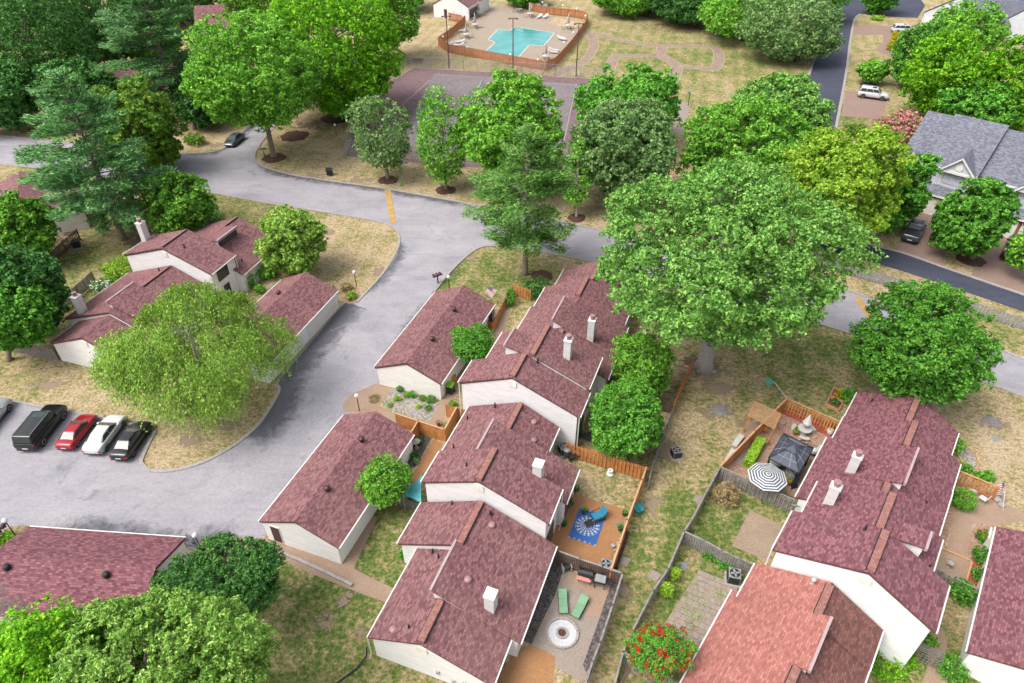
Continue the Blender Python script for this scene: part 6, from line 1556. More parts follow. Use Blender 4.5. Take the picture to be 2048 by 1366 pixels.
def flag_mat():
    m, nt, b = nodes_of("stars_and_stripes")
    s = nt.nodes.new("ShaderNodeSeparateXYZ"); nt.links.new(objco(nt), s.inputs[0])      # x along fly 0..1.5, z 0..1 downwards from top
    st = math_(nt, 'LESS_THAN', math_(nt, 'FRACT', math_(nt, 'MULTIPLY', s.outputs[2], 6.5)), .5)
    c = mixc(nt, st, (.45, .02, .035), (.78, .76, .74))
    can = math_(nt, 'MULTIPLY', math_(nt, 'LESS_THAN', s.outputs[0], .62), math_(nt, 'GREATER_THAN', s.outputs[2], .4615))
    fx = math_(nt, 'SUBTRACT', math_(nt, 'FRACT', math_(nt, 'MULTIPLY', s.outputs[0], 9.6)), .5); fz = math_(nt, 'SUBTRACT', math_(nt, 'FRACT', math_(nt, 'MULTIPLY', s.outputs[2], 9.0)), .5)
    dot = math_(nt, 'LESS_THAN', math_(nt, 'ADD', math_(nt, 'MULTIPLY', fx, fx), math_(nt, 'MULTIPLY', fz, fz)), .06)
    nt.links.new(mixc(nt, can, c, mixc(nt, dot, (.015, .03, .16), (.75, .75, .75))), b.inputs["Base Color"]); b.inputs["Roughness"].default_value = .8; return m
FLAGM = flag_mat()
def flag(label, px, zb, rz, mat, polelen=1.8, fly=1.5, hoist=1.0, hang=True):
    """short pole slanting up from (px at height zb), flag hanging from it"""
    P = G(*px, zb); r = thing("flag", label, "flag", P, rz)
    e = Vector((polelen*.8, 0, polelen*.55)); m = MB(); m.tube([(0, 0, 0), e], .02, 6); m.build("pole", WHITEP, r)
    m = MB(); nx_, nz_ = 12, 8; vs = []
    for i in range(nx_+1):
        for j in range(nz_+1):
            x = i/nx_*fly; z = j/nz_*hoist; vs.append((x, .07*math.sin(x*6 + z*2)*(.3 + x), z))
    fs = [(i*(nz_+1)+j, (i+1)*(nz_+1)+j, (i+1)*(nz_+1)+j+1, i*(nz_+1)+j+1) for i in range(nx_) for j in range(nz_)]
    m.add(vs, fs); o = m.build("cloth", mat, r, tuple(e*.98 + Vector((0, 0, -.02))), (0, math.radians(62), 0) if hang else None, True)
    return r
flag("stars and stripes flag on the orange fence of the front lawn", (1014, 597), 1.2, math.radians(160), FLAGM, 1.6)
flag("stars and stripes flag at the right edge by the entry screen", (2006, 1020), .6, math.radians(70), FLAGM, 1.6, 1.4, .9)
GREENF = plain("green_patterned_cloth", (.05, .22, .17), .8, 0, .8, 9)
flag("small green patterned flag above the gazebo patio fence corner", (1574, 797), 1.6, math.radians(135), GREENF, 2.0, .9, .6)

# ================================================================== BACK YARDS OF THE MIDDLE ROW
def rug_mat():
    m, nt, b = nodes_of("blue_medallion_rug")
    s = nt.nodes.new("ShaderNodeSeparateXYZ"); nt.links.new(objco(nt), s.inputs[0]); x, y = s.outputs[0], s.outputs[1]
    r = math_(nt, 'SQRT', math_(nt, 'ADD', math_(nt, 'MULTIPLY', x, x), math_(nt, 'MULTIPLY', y, y))); th = math_(nt, 'ARCTAN2', y, x)
    pet = math_(nt, 'MULTIPLY', math_(nt, 'ADD', math_(nt, 'COSINE', math_(nt, 'MULTIPLY', th, 16)), 1.0), .5)
    rings = math_(nt, 'FRACT', math_(nt, 'MULTIPLY', r, 4.2))
    a_ = math_(nt, 'GREATER_THAN', math_(nt, 'ADD', math_(nt, 'MULTIPLY', pet, .75), math_(nt, 'MULTIPLY', noise(nt, objco(nt), 16, 2), .5)), math_(nt, 'ADD', math_(nt, 'MULTIPLY', rings, .75), .32))
    inside = math_(nt, 'MULTIPLY', math_(nt, 'LESS_THAN', r, .98), math_(nt, 'GREATER_THAN', r, .1))
    med = math_(nt, 'MULTIPLY', a_, inside)
    ay = math_(nt, 'ABSOLUTE', y)
    tri = math_(nt, 'ABSOLUTE', math_(nt, 'SUBTRACT', math_(nt, 'FRACT', math_(nt, 'MULTIPLY', x, 2.3)), .5))
    edge = math_(nt, 'MULTIPLY', math_(nt, 'GREATER_THAN', math_(nt, 'ADD', ay, math_(nt, 'MULTIPLY', tri, -.55)), 1.42), math_(nt, 'LESS_THAN', ay, 1.93))
    lace = math_(nt, 'MULTIPLY', edge, math_(nt, 'GREATER_THAN', noise(nt, objco(nt), 14, 2), .5))
    w = math_(nt, 'MAXIMUM', med, lace)
    nt.links.new(mixc(nt, w, (.022, .085, .27), (.40, .41, .44)), b.inputs["Base Color"]); b.inputs["Roughness"].default_value = .85; return m
rug_c = [G(1160, 1015), G(1212, 1031), G(1191, 1092), G(1136, 1075)]
cen = sum(rug_c, Vector())/4; lx = ((rug_c[1]-rug_c[0]).length + (rug_c[2]-rug_c[3]).length)/2; ly = ((rug_c[3]-rug_c[0]).length + (rug_c[2]-rug_c[1]).length)/2
dv = rug_c[1]-rug_c[0]; rz_ = math.atan2(dv.y, dv.x)
m = MB(); m.box(-lx/2, lx/2, -ly/2, ly/2, 0, .02); o = m.build("patio_rug", rug_mat(), None, (cen.x, cen.y, .03), rz_); tag(o, "blue outdoor rug with white medallion on the orange patio", "rug")
TEAL = plain("teal_cushion", (.02, .17, .26), .85, 0, .1); IRON = plain("black_iron", (.02, .02, .022), .5, .3)
def armchair(label, px, rz, cush, group=None):
    r = thing("patio_armchair", label, "chair", G(*px, .03), rz, group)
    m = MB(); m.box(-.42, .42, -.36, .36, .32, .46); m.build("seat_cushion", cush, r)
    m = MB(); m.hexa([(-.52, -.36, .40), (-.38, -.36, .40), (-.38, .36, .40), (-.52, .36, .40)], [(-.78, -.36, 1.0), (-.64, -.36, 1.04), (-.64, .36, 1.04), (-.78, .36, 1.0)]); m.build("back_cushion", cush, r)
    for y in (-.42, .42):
        m = MB(); m.tube([(.4, y, 0), (.4, y, .62), (-.45, y, .66), (-.55, y, 0)], .03, 6); m.build("arm_frame", IRON, r)
    m = MB(); m.box(-.45, .45, -.40, .40, .26, .31); m.build("seat_frame", IRON, r); return r
armchair("patio chair with teal cushions on the blue rug", (1194, 1038), math.radians(205), TEAL)
def side_table(label, px, rz=0, s=1.0, group=None):
    r = thing("side_table", label, "table", G(*px, .05), rz, group); r.scale = (s, s, s)
    m = MB(); m.box(-.35, .35, -.25, .25, .42, .46); m.build("table_top", IRON, r)
    for x in (-.3, .3):
        for y in (-.2, .2): m = MB(); m.tube([(x, y, 0), (x, y, .42)], .02, 5); m.build("leg", IRON, r)
    return r
side_table("small black iron table on the rug's medallion", (1177, 1052), .5)
def pot(label, px, r_=.22, h=.35, mat=None, plant='deep', group="potted plants on the patios", ph=.5):
    r = thing("potted_plant", label, "plant", G(*px, .03), 0, group)
    m = MB(); m.lathe([(r_*.7, 0), (r_, h), (r_*1.05, h), (r_*1.05, h*.94), (r_*.85, h*.92)], 12); m.build("pot", mat or BIN, r)
    if plant:
        rng = np.random.default_rng(int(px[0]*3 + px[1])); p, nr, cc = broad_points(rng, (r_*1.2, r_*1.2, ph*.5), 160, .12); p[:, 2] += h + ph*.35
        link("foliage", leaves("foliage", p, nr, .07, .6, rng, LEAF[plant]), r)
    return r
TERRA = plain("terracotta", (.19, .08, .05), .9); BLUEPOT = plain("turquoise_pot", (.03, .30, .40), .3)
pot("black pot with plant at the rug's top corner", (1168, 1026), .24); pot("low black pot by the white wall beside the patio", (1127, 1050), .28, .3); pot("potted plant at the wall above the rug", (1141, 1010), .26); pot("pot with reddish plant by the wall above the rug", (1137, 1014), .2, .25, TERRA)
pot("large turquoise pot outside the orange fence", (1276, 1022), .42, .5, BLUEPOT, 'dark'); pot("black pot inside the orange fence, upper", (1249, 1030), .22); pot("black pot inside the orange fence, lower", (1240, 1060), .22); pot("pale pot near the lower patio fence", (1225, 1094), .18, .25, KERB, None); pot("leafy potted plant at the yard corner of the tall townhouse", (1152, 980), .3, .3, BIN, 'grey')
o = sheet("pink_stone", GP((1233, 1040), (1246, 1044), (1242, 1053), (1229, 1049)), .06, AGG_PINK, None, .06); tag(o, "pink stone slab beside the orange patio edge", "slab")
for i, (u, v) in enumerate(((1252, 1072), (1248, 1083), (1244, 1095), (1240, 1108), (1236, 1120), (1232, 1132))):
    r = thing("planter_box", "black planter crate outside the orange fence, %s in the row" % ("topmost", "second", "third", "fourth", "fifth", "lowest")[i], "planter", G(u, v), math.radians(70), "planter crates along the fence")
    m = MB(); m.box(-.28, .28, -.18, .18, 0, .06).box(-.28, .28, -.18, -.15, .06, .32).box(-.28, .28, .15, .18, .06, .32).box(-.28, -.25, -.15, .15, .06, .32).box(.25, .28, -.15, .15, .06, .32); m.build("crate", BIN, r)
    m = MB(); m.box(-.25, .25, -.15, .15, .06, .26); m.build("soil", MULCH, r)
ACG = plain("ac_grey_metal", (.25, .255, .26), .5, .3)
def ac_unit(label, px, rz=0, s=1.0, mat=None):
    r = thing("ac_condenser", label, "air conditioner", G(*px), rz, "air conditioner condensers"); r.scale = (s, s, s)
    m = MB(); m.box(-.55, .55, -.55, .55, 0, .07); m.build("pad", KERB, r)
    m = MB(); m.box(-.40, .40, -.40, .40, .07, .85); m.build("casing", mat or ACG, r)
    for sx, sy, a in ((0, -1, 0), (1, 0, 1), (0, 1, 0), (-1, 0, 1)):
        m = MB()
        for k in range(9): 
            z = .14 + k*.075
            if a == 0: m.box(-.36, .36, sy*.41 - .012, sy*.41 + .012, z, z + .035)
            else: m.box(sx*.41 - .012, sx*.41 + .012, -.36, .36, z, z + .035)
        m.build("grille", IRON, r)
    m = MB(); m.lathe([(.34, .845), (.34, .875), (.31, .875), (.31, .852), (.05, .851)], 18); m.build("fan_ring", IRON, r)
    for k in range(4): m = MB(); m.box(.05, .29, -.07, .07, .858, .872); m.build("fan_blade", mat or ACG, r, None, k*math.pi/2 + .3)
    return r
ac_unit("grey air conditioner on the strip of grass beside the grey fence", (1351, 912), .2); ac_unit("grey air conditioner by the paver patio", (1465, 1160), -.25, 1.1); ac_unit("air conditioner in the corner below the orange patio", (1210, 1140), -.3, 1.0); ac_unit("dark air conditioner behind the slatted fence at the left", (155, 494), .4, 1.1, IRON); ac_unit("grey air conditioner behind the tall gable's right corner", (1127, 905), .3)
r = thing("clay_vent_stub", "white capped pipe stub in the dry yard", "pipe", G(1220, 948)); m = MB(); m.lathe([(.32, 0), (.32, .1), (.18, .12), (.18, .42), (.24, .44), (.24, .5), (.14, .5), (.14, .3)], 12); m.build("pipe", TRIM, r)
r = thing("clay_vent_stub", "reddish clay pipe stub on the walk beside the rock garden", "pipe", G(877, 852)); m = MB(); m.lathe([(.16, 0), (.16, .5), (.24, .52), (.24, .62), (.1, .62)], 12); m.build("pipe", TERRA, r)
SAGE = plain("sage_cushion", (.14, .255, .15), .9, 0, .1)
def green_lounger(label, px, px2):
    a_, b_ = G(*px), G(*px2); d = b_ - a_; r = thing("green_lounger", label, "lounger", (a_ + b_)/2 + Vector((0, 0, .02)), math.atan2(d.y, d.x), "sage loungers by the fire pit")
    L = d.length/2
    for x0, x1, z0, z1 in ((-L, -L*.35, .36, .36), (-L*.33, L*.28, .36, .36), (L*.30, L, .36, .62)):
        m = MB(); m.hexa([(x0, -.31, z0 - .12), (x1, -.31, z1 - .12), (x1, .31, z1 - .12), (x0, .31, z0 - .12)], [(x0, -.31, z0), (x1, -.31, z1), (x1, .31, z1), (x0, .31, z0)]); m.build("cushion", SAGE, r)
    m = MB(); m.box(-L, L, -.34, -.29, .16, .24).box(-L, L, .29, .34, .16, .24); m.build("frame", IRON, r)
    for x in (-L*.85, L*.7):
        for y in (-.3, .3): m = MB(); m.tube([(x, y, .2), (x, y, 0)], .025, 5); m.build("leg", IRON, r)
    return r
green_lounger("sage green lounger on the left, pointing straight at the fire pit", (1127, 1231), (1124, 1187)); green_lounger("sage green lounger on the right, turned towards the fire pit", (1149, 1238), (1169, 1200))
fp = G(1124, 1267); r = thing("fire_pit", "round fire pit with white stone ring on the patio", "fire pit", (fp.x, fp.y, .02))
WSTONE = plain("white_pebbles", (.42, .42, .43), .8, 0, .25, 14, None, .8)
m = MB(); m.lathe([(1.02, 0), (1.02, .03), (.36, .035), (.36, 0)], 40); m.build("pebble_ring", WSTONE, r)
rr = random.Random(4); sm = MB(); sm.box(-.11, .11, -.075, .075, 0, .14); sme = sm.mesh("edging_stone", KERB)
for k in range(28): t_ = k*2*math.pi/28; link("edging_stone", sme, r, (1.1*math.cos(t_), 1.1*math.sin(t_), 0), (rr.uniform(-.05, .05), 0, t_ + 1.571 + rr.uniform(-.1, .1)))
for k in range(12): t_ = k*2*math.pi/12; link("edging_stone", sme, r, (.36*math.cos(t_), .36*math.sin(t_), 0), (0, 0, t_ + 1.571))
m = MB(); m.lathe([(.30, .02), (.28, .06), (.02, .10)], 12); m.build("ash", MULCH, r)
o = MB(); o.lathe([(1.75, 0), (1.75, .004)], 48); o = o.build("fire_pit_round_slab", CONC, None, (fp.x + .1, fp.y - .05, .021)); o["kind"] = "structure"
def smoker(label, px, rz):
    r = thing("barrel_smoker", label, "grill", G(*px), rz)
    m = MB(); m.tube([(-.55, 0, .95), (.55, 0, .95)], .30, 16); m.build("barrel", IRON, r); m = MB(); m.tube([(.55, 0, .8), (.95, 0, .8)], .22, 14); m.build("firebox", IRON, r)
    m = MB(); m.tube([(-.4, 0, 1.2), (-.4, 0, 1.7)], .06, 8); m.build("stack", IRON, r); m = MB(); m.box(-.6, .5, -.62, -.32, .78, .82); m.build("shelf", plain("faded_red_shelf", (.42, .17, .13), .7), r)
    for x in (-.45, .45):
        for y in (-.2, .2): m = MB(); m.tube([(x, y, .75), (x, y*1.3, 0)], .03, 6); m.build("leg", IRON, r)
    return r
def gas_grill(label, px, rz):
    r = thing("gas_grill", label, "grill", G(*px), rz)
    m = MB(); m.box(-.4, .4, -.28, .28, .7, .9); m.build("firebox", IRON, r); m = MB(); m.hexa([(-.4, -.28, .9), (.4, -.28, .9), (.4, .28, .9), (-.4, .28, .9)], [(-.38, -.08, 1.15), (.38, -.08, 1.15), (.38, .2, 1.18), (-.38, .2, 1.18)]); m.build("lid", ACG, r)
    for x in (-.6, .6): m = MB(); m.box(x - .19, x + .19, -.25, .25, .86, .89); m.build("side_shelf", IRON, r)
    for x in (-.36, .36):
        for y in (-.24, .24): m = MB(); m.box(x - .025, x + .025, y - .025, y + .025, 0, .7); m.build("leg", IRON, r)
    m = MB(); m.tube([(-.35, -.32, 1.0), (.35, -.32, 1.0)], .02, 6); m.build("handle", CHROME, r); return r
smoker("black barrel smoker with reddish shelf by the dark fence", (1170, 1160), math.radians(-17)); gas_grill("black gas grill right of the barrel smoker", (1199, 1172), math.radians(-17))
r = thing("hose_cart", "pale hose reel cart at the corner of the dark fence", "cart", G(1133, 1140), .3); m = MB(); m.tube([(-.3, 0, .35), (.3, 0, .35)], .22, 12); m.build("reel", BIN, r)
for x in (-.32, .32): m = MB(); m.box(x - .02, x + .02, -.28, .28, 0, .62); m.build("side_frame", WHITEP, r)
SAIL = plain("turquoise_sail_cloth", (.065, .27, .32), .8, 0, .08)
q = [G(812, 974, 2.3), G(845, 950, 2.5), G(843, 1006, 2.4), G(806, 992, 2.0)]; r = thing("shade_sail", "turquoise shade sail between the small tree and the white wall", "shade sail", (q[0].x, q[0].y, 0))
m = MB(); vs = []; K = 8
for i in range(K+1):
    for j in range(K+1):
        s_, t_ = i/K, j/K; p = (q[0]*(1-s_) + q[1]*s_)*(1-t_) + (q[3]*(1-s_) + q[2]*s_)*t_; cpt = sum(q, Vector())/4
        k = 1 - .12*(math.sin(math.pi*s_) if j in (0, K) else 0) - .12*(math.sin(math.pi*t_) if i in (0, K) else 0); p = cpt + (p - cpt)*k
        vs.append(p - Vector((q[0].x, q[0].y, .22*math.sin(math.pi*s_)*math.sin(math.pi*t_))))
m.add(vs, [(i*(K+1)+j, (i+1)*(K+1)+j, (i+1)*(K+1)+j+1, i*(K+1)+j+1) for i in range(K) for j in range(K)]); m.build("cloth", SAIL, r, None, None, True)
for k in (0, 3): m = MB(); m.tube([q[k] - Vector((q[0].x, q[0].y, q[k].z)), q[k] - Vector((q[0].x, q[0].y, 0))], .04, 6); m.build("post", STEEL, r)
def birdbath(label, px, s=1.0):
    r = thing("bird_bath", label, "bird bath", G(*px), 0); r.scale = (s, s, s); m = MB(); m.lathe([(.22, 0), (.2, .08), (.09, .15), (.08, .6), (.2, .68), (.36, .78), (.38, .80), (.30, .77), (.05, .74)], 16); m.build("basin", KERB, r, smooth=True); return r
birdbath("grey stone bird bath in the dark mulch bed", (833, 896), 1.1)
r = thing("garden_bench_planter", "dark garden table against the tall townhouse wall corner", "table", G(1150, 918), .3); m = MB(); m.box(-.6, .6, -.3, .3, .5, .56); m.build("table_top", IRON, r)
for x in (-.5, .5): m = MB(); m.box(x - .04, x + .04, -.28, .28, 0, .5); m.build("leg", IRON, r)
def bin_round(label, px):
    r = thing("dustbin", label, "bin", G(*px)); m = MB(); m.lathe([(.26, 0), (.32, .8)], 14); m.build("body", plain("dark_grey_bin", (.09, .09, .095), .5), r); m = MB(); m.lathe([(.34, .8), (.34, .86), (.1, .95)], 14); m.build("lid", ACG, r); return r
bin_round("grey round dustbin beside the tall gable's lower corner", (1133, 912))

# ================================================================== GAZEBO PATIO
DARKROOF = plain("smoked_roof_panel", (.045, .052, .075), .28, 0, .12, 2)
zz, ze_ = 3.1, 2.25
gz = [G(1568, 866, ze_), G(1627, 895, ze_), G(1598, 946, ze_), G(1537, 916, ze_)]; gc = sum(gz, Vector())/4; gc.z = 0
r = thing("gazebo", "dark square gazebo with smoked roof panels on the gravel patio", "gazebo", gc); ap = Vector((0, 0, zz))
for i in range(4):
    a_, b_ = gz[i] - gc, gz[(i+1) % 4] - gc; ia, ib = a_*.30, b_*.30; ia.z = ib.z = zz - .28
    m = MB(); m.hexa([a_ - Vector((0, 0, .04)), b_ - Vector((0, 0, .04)), ib - Vector((0, 0, .04)), ia - Vector((0, 0, .04))], [a_, b_, ib, ia]); m.build("roof_panel", DARKROOF, r)
    ja, jb = a_*.36, b_*.36; ja.z = jb.z = zz - .14
    m = MB(); m.add([ja, jb, ap + Vector((0, 0, .15))], [(0, 1, 2)]); m.build("cupola_panel", DARKROOF, r)
    m = MB(); m.tube([a_ + Vector((0, 0, .02)), ia + Vector((0, 0, .02))], .035, 6); m.build("rib", IRON, r)
    for k in (.33, .67):
        e0, e1 = a_.lerp(b_, k), ia.lerp(ib, k); m = MB(); m.tube([e0 + Vector((0, 0, .015)), e1 + Vector((0, 0, .015))], .022, 5); m.build("rib", ACG, r)
    e0, e1 = a_.lerp(ia, .5), b_.lerp(ib, .5); m = MB(); m.tube([e0 + Vector((0, 0, .015)), e1 + Vector((0, 0, .015))], .022, 5); m.build("rib", ACG, r)
    m = MB(); m.tube([a_ + Vector((0, 0, -.03)), b_ + Vector((0, 0, -.03))], .05, 6); m.build("eave_beam", IRON, r)
    q_ = a_*.93; m = MB(); m.box(q_.x - .06, q_.x + .06, q_.y - .06, q_.y + .06, 0, ze_ + .02); m.build("post", IRON, r)
STR_D = plain("navy_stripe_cloth", (.035, .05, .075), .85); STR_W = plain("white_stripe_cloth", (.44, .45, .45), .85)
uc = G(1535, 952, 2.3); r = thing("striped_umbrella", "open navy and white striped umbrella below the gazebo", "umbrella", (uc.x, uc.y, 0)); RU = 1.62; nb = 14
for k in range(nb):
    r0_, r1_ = RU*k/nb, RU*(k+1)/nb; m = MB(); vs = []
    for rad in (max(r0_, .02), r1_):
        for i in range(8): t_ = i*math.pi/4 + .3; vs.append((rad*math.cos(t_), rad*math.sin(t_), 2.62 - .42*(rad/RU)**1.2))
    m.add(vs, [(i, 8+i, 8+(i+1) % 8, (i+1) % 8) for i in range(8)]); m.build("canopy_stripe", STR_W if k % 2 else STR_D, r)
m = MB(); m.lathe([(.03, 0), (.03, 2.62), (.05, 2.64), (.01, 2.74)], 8); m.build("pole", STEEL, r)
# pergola
pg = [G(1511, 805, 2.1), G(1560, 829, 2.1), G(1547, 858, 2.1), G(1497, 832, 2.1)]; pc_ = sum(pg, Vector())/4; pc_.z = 0
r = thing("pergola", "orange wooden pergola with slatted top in the patio corner", "pergola", pc_)
for q in pg: m = MB(); p = q - pc_; m.box(p.x - .06, p.x + .06, p.y - .06, p.y + .06, 0, 2.1); m.build("post", WOOD_O, r)
for i, j in ((0, 3), (1, 2)):
    m = MB(); m.tube([pg[i] - pc_ + Vector((0, 0, .06)), pg[j] - pc_ + Vector((0, 0, .06))], .06, 4); m.build("beam", WOOD_O, r)
for k in range(10):
    a_, b_ = pg[0].lerp(pg[3], k/9) - pc_, pg[1].lerp(pg[2], k/9) - pc_; d = b_ - a_; m = MB(); m.box(-.12, d.length + .12, -.04, .04, 2.16, 2.22); m.build("slat", WOOD_T, r, (a_.x, a_.y, 0), math.atan2(d.y, d.x))
q = G(1525, 862); r = thing("wooden_chair", "orange wooden chair under the pergola", "chair", q, -.5)
m = MB(); m.box(-.35, .35, -.3, .3, .36, .42); m.build("seat", WOOD_O, r); m = MB(); m.hexa([(-.35, .28, .4), (.35, .28, .4), (.35, .34, .4), (-.35, .34, .4)], [(-.35, .5, 1.0), (.35, .5, 1.0), (.35, .56, 1.0), (-.35, .56, 1.0)]); m.build("backrest", WOOD_O, r)
for x in (-.3, .3):
    for y in (-.25, .25): m = MB(); m.box(x - .04, x + .04, y - .04, y + .04, 0, .36); m.build("leg", WOOD_O, r)
STONEW = plain("white_cast_stone", (.38, .365, .335), .85, 0, .12, 5)
q = G(1606, 868); r = thing("stone_table", "round white stone table with closed white umbrella", "table", q)
m = MB(); m.lathe([(.3, 0), (.2, .3), (.3, .66), (.62, .70), (.62, .77), (.03, .775)], 20); m.build("table_top", STONEW, r)
m = MB(); m.lathe([(.03, .77), (.03, 2.4)], 8); m.build("umbrella_pole", STEEL, r); m = MB(); m.lathe([(.30, 1.2), (.42, 1.5), (.25, 1.9), (.12, 2.3), (.02, 2.5)], 7); m.build("folded_umbrella", WHITEP, r)
for k, (a0, lab) in enumerate(((.5, "right"), (2.6, "left"), (4.4, "nearer"))):
    m = MB(); n_ = 8; pts = [(1.15*math.cos(a0 + i*.9/n_ - .45), 1.15*math.sin(a0 + i*.9/n_ - .45)) for i in range(n_+1)] + [(.80*math.cos(a0 + (n_-i)*.9/n_ - .45), .80*math.sin(a0 + (n_-i)*.9/n_ - .45)) for i in range(n_+1)]
    b_ = thing("stone_bench", "curved white stone bench, %s of the three around the stone table" % lab, "bench", q, 0, "curved stone benches"); m.prism(pts, .38, .46); m.build("seat", STONEW, b_)
    for i in (1, n_-1): t_ = a0 + i*.9/n_ - .45; m = MB(); m.box(-.12, .12, -.1, .1, 0, .38); m.build("support", STONEW, b_, (.97*math.cos(t_), .97*math.sin(t_), 0), t_)
for i, (px, px2, lab) in enumerate((((1482, 876), (1466, 898), "pale concrete bench along the patio's left fence, upper one"), ((1466, 905), (1452, 930), "pale concrete bench along the patio's left fence, lower one"))):
    a_, b_ = G(*px), G(*px2); d = b_ - a_; r = thing("concrete_bench", lab, "bench", (a_ + b_)/2, math.atan2(d.y, d.x), "pale concrete benches"); L = d.length/2
    m = MB(); m.box(-L, L, -.25, .25, .36, .46); m.build("seat", STONEW, r)
    for x in (-L*.7, L*.7): m = MB(); m.box(x - .1, x + .1, -.2, .2, 0, .36); m.build("support", STONEW, r)
a_, b_ = G(1519, 888), G(1494, 935); d = b_ - a_; r = thing("clipped_hedge", "clipped yellow-green box hedge beside the gazebo", "hedge", (a_ + b_)/2, math.atan2(d.y, d.x)); L = d.length/2
rng = np.random.default_rng(9); nh = cap_n(4200); p = rng.uniform(-1, 1, (nh, 3)); ax_ = rng.integers(0, 3, nh); sg_ = np.where(rng.uniform(size=nh) < .5, -1, 1); ax_[rng.uniform(size=nh) < .3] = 2; p[np.arange(nh), ax_] = sg_*(1 + rng.normal(size=nh)*.06)
p[ax_ == 2, 2] = np.abs(p[ax_ == 2, 2]); nr = np.zeros((nh, 3)); nr[np.arange(nh), ax_] = sg_; p = p*np.array([L, .42, .42]) + np.array([0, 0, .46]); p[:, 2] = np.maximum(p[:, 2], .03)
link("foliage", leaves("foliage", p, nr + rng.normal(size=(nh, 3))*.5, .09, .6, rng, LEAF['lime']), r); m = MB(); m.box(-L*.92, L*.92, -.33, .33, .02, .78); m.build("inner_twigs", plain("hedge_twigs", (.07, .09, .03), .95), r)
r = thing("covered_grill", "grill under a grey and black cover below the gazebo", "grill", G(1580, 956), .4); m = MB(); m.lathe([(.55, 0), (.62, .4), (.55, .85), (.2, 1.0)], 12); m.build("cover", ACG, r); m = MB(); m.box(-.16, .16, -.63, .63, .1, .93); m.build("cover_band", IRON, r)
r = thing("furled_umbrella", "dark furled umbrella standing below the gazebo corner", "umbrella", G(1588, 972), 0); m = MB(); m.lathe([(.16, .4), (.2, .7), (.1, 1.7), (.03, 2.1)], 8); m.build("canopy", STR_D, r); m = MB(); m.lathe([(.3, 0), (.3, .08), (.04, .1), (.04, .5)], 12); m.build("base", IRON, r)
for i, (px, rz2, lab) in enumerate((((1548, 935), .3, "grey patio sofa under the striped umbrella's upper edge"), ((1565, 930), .3, "grey patio chair under the gazebo's lower eave"), ((1618, 905), 2.6, "white chair between the gazebo and the red roof"))):
    armchair(lab, px, rz2, [ACG, ACG, WHITEP][i])
for px, lab, mt, pl_ in (((1518, 900), "white flower pot by the hedge end", WHITEP, 'white'), ((1590, 868), "bright green plant beside the stone table", TERRA, 'bright'), ((1575, 968), "yellow flowers in a pot by the house wall under the gazebo", TERRA, 'gold'), ((1548, 852), "plant pot on the pergola's right post", BIN, 'deep'), ((1664, 858), "dark pot in the corner of the red mulch bed", BIN, 'dark'), ((1658, 868), "white statuette with plant in the red mulch", WHITEP, 'white'), ((1564, 848), "small flower pot left of the red mulch", WHITEP, 'pink')):
    pot(lab, px, .24, .3, mt, pl_)
def raised_bed(label, px, plants):
    q = GP(*px); r = thing("raised_bed", label, "garden bed", q[0])
    for a_, b_ in zip(q, q[1:] + q[:1]):
        d = b_ - a_; m = MB(); m.box(-.05, d.length + .05, -.05, .05, 0, .3); m.build("board", WOOD_T, r, a_ - q[0], math.atan2(d.y, d.x))
    m = MB(); m.add([p - q[0] + Vector((0, 0, .22)) for p in q], [(0, 1, 2, 3)] ); m.build("mulch", RED_MULCH, r); return r
raised_bed("wood-edged red mulch bed, farther of the two by the red house", [(1666, 778), (1692, 791), (1684, 806), (1659, 794)], 1); raised_bed("wood-edged red mulch bed, nearer of the two by the red house", [(1658, 797), (1684, 809), (1676, 824), (1650, 811)], 1)
shrub("yellow_shrub", "yellow-green shrub in the farther raised bed", (1677, 795), .55, .8, 'gold'); shrub("small_shrub", "small green plant in the nearer raised bed", (1669, 810), .45, .6, 'dark'); shrub("corner_shrub", "dark round shrub at the red roof's top left corner", (1698, 802), .8, 1.5, 'deep')

# ================================================================== SMALL YARDS OF THE RIGHT ROW
# paver patio: every paver its own stone
pq = GP((1398, 1140), (1478, 1172), (1408, 1300), (1322, 1258))
patio = sheet("paver_patio", pq, .012, DIRT)
PAV = [stony("paver_a", [(.205, .16, .137), (.245, .195, .167), (.285, .232, .20)], 20, 1.5), stony("paver_b", [(.225, .178, .152), (.265, .212, .184), (.30, .25, .218)], 20, 1.5)]
du = pq[1] - pq[0]; dvv = pq[3] - pq[0]; nu, nv = 7, 13; rr = random.Random(3); pm_ = []
for k in range(2):
    m = MB(); m.box(-.5, .5, -.5, .5, 0, .05); pm_.append(m.mesh("paver", PAV[k]))
ang = math.atan2(du.y, du.x)
for i in range(nu):
    for j in range(nv):
        if rr.random() < .06: continue
        s_ = (i + .5 + (.5 if j % 2 else 0))/nu; t_ = (j + .5)/nv
        if s_ > 1: continue
        a0 = pq[0].lerp(pq[1], s_); a1 = pq[3].lerp(pq[2], s_); c_ = a0.lerp(a1, t_)
        o = link("paver", pm_[rr.random() < .45], patio, (c_.x, c_.y, .0 + rr.uniform(0, .012)), ang + rr.uniform(-.02, .02)); o.scale = (du.length/nu*.92, dvv.length/nv*.92, 1)
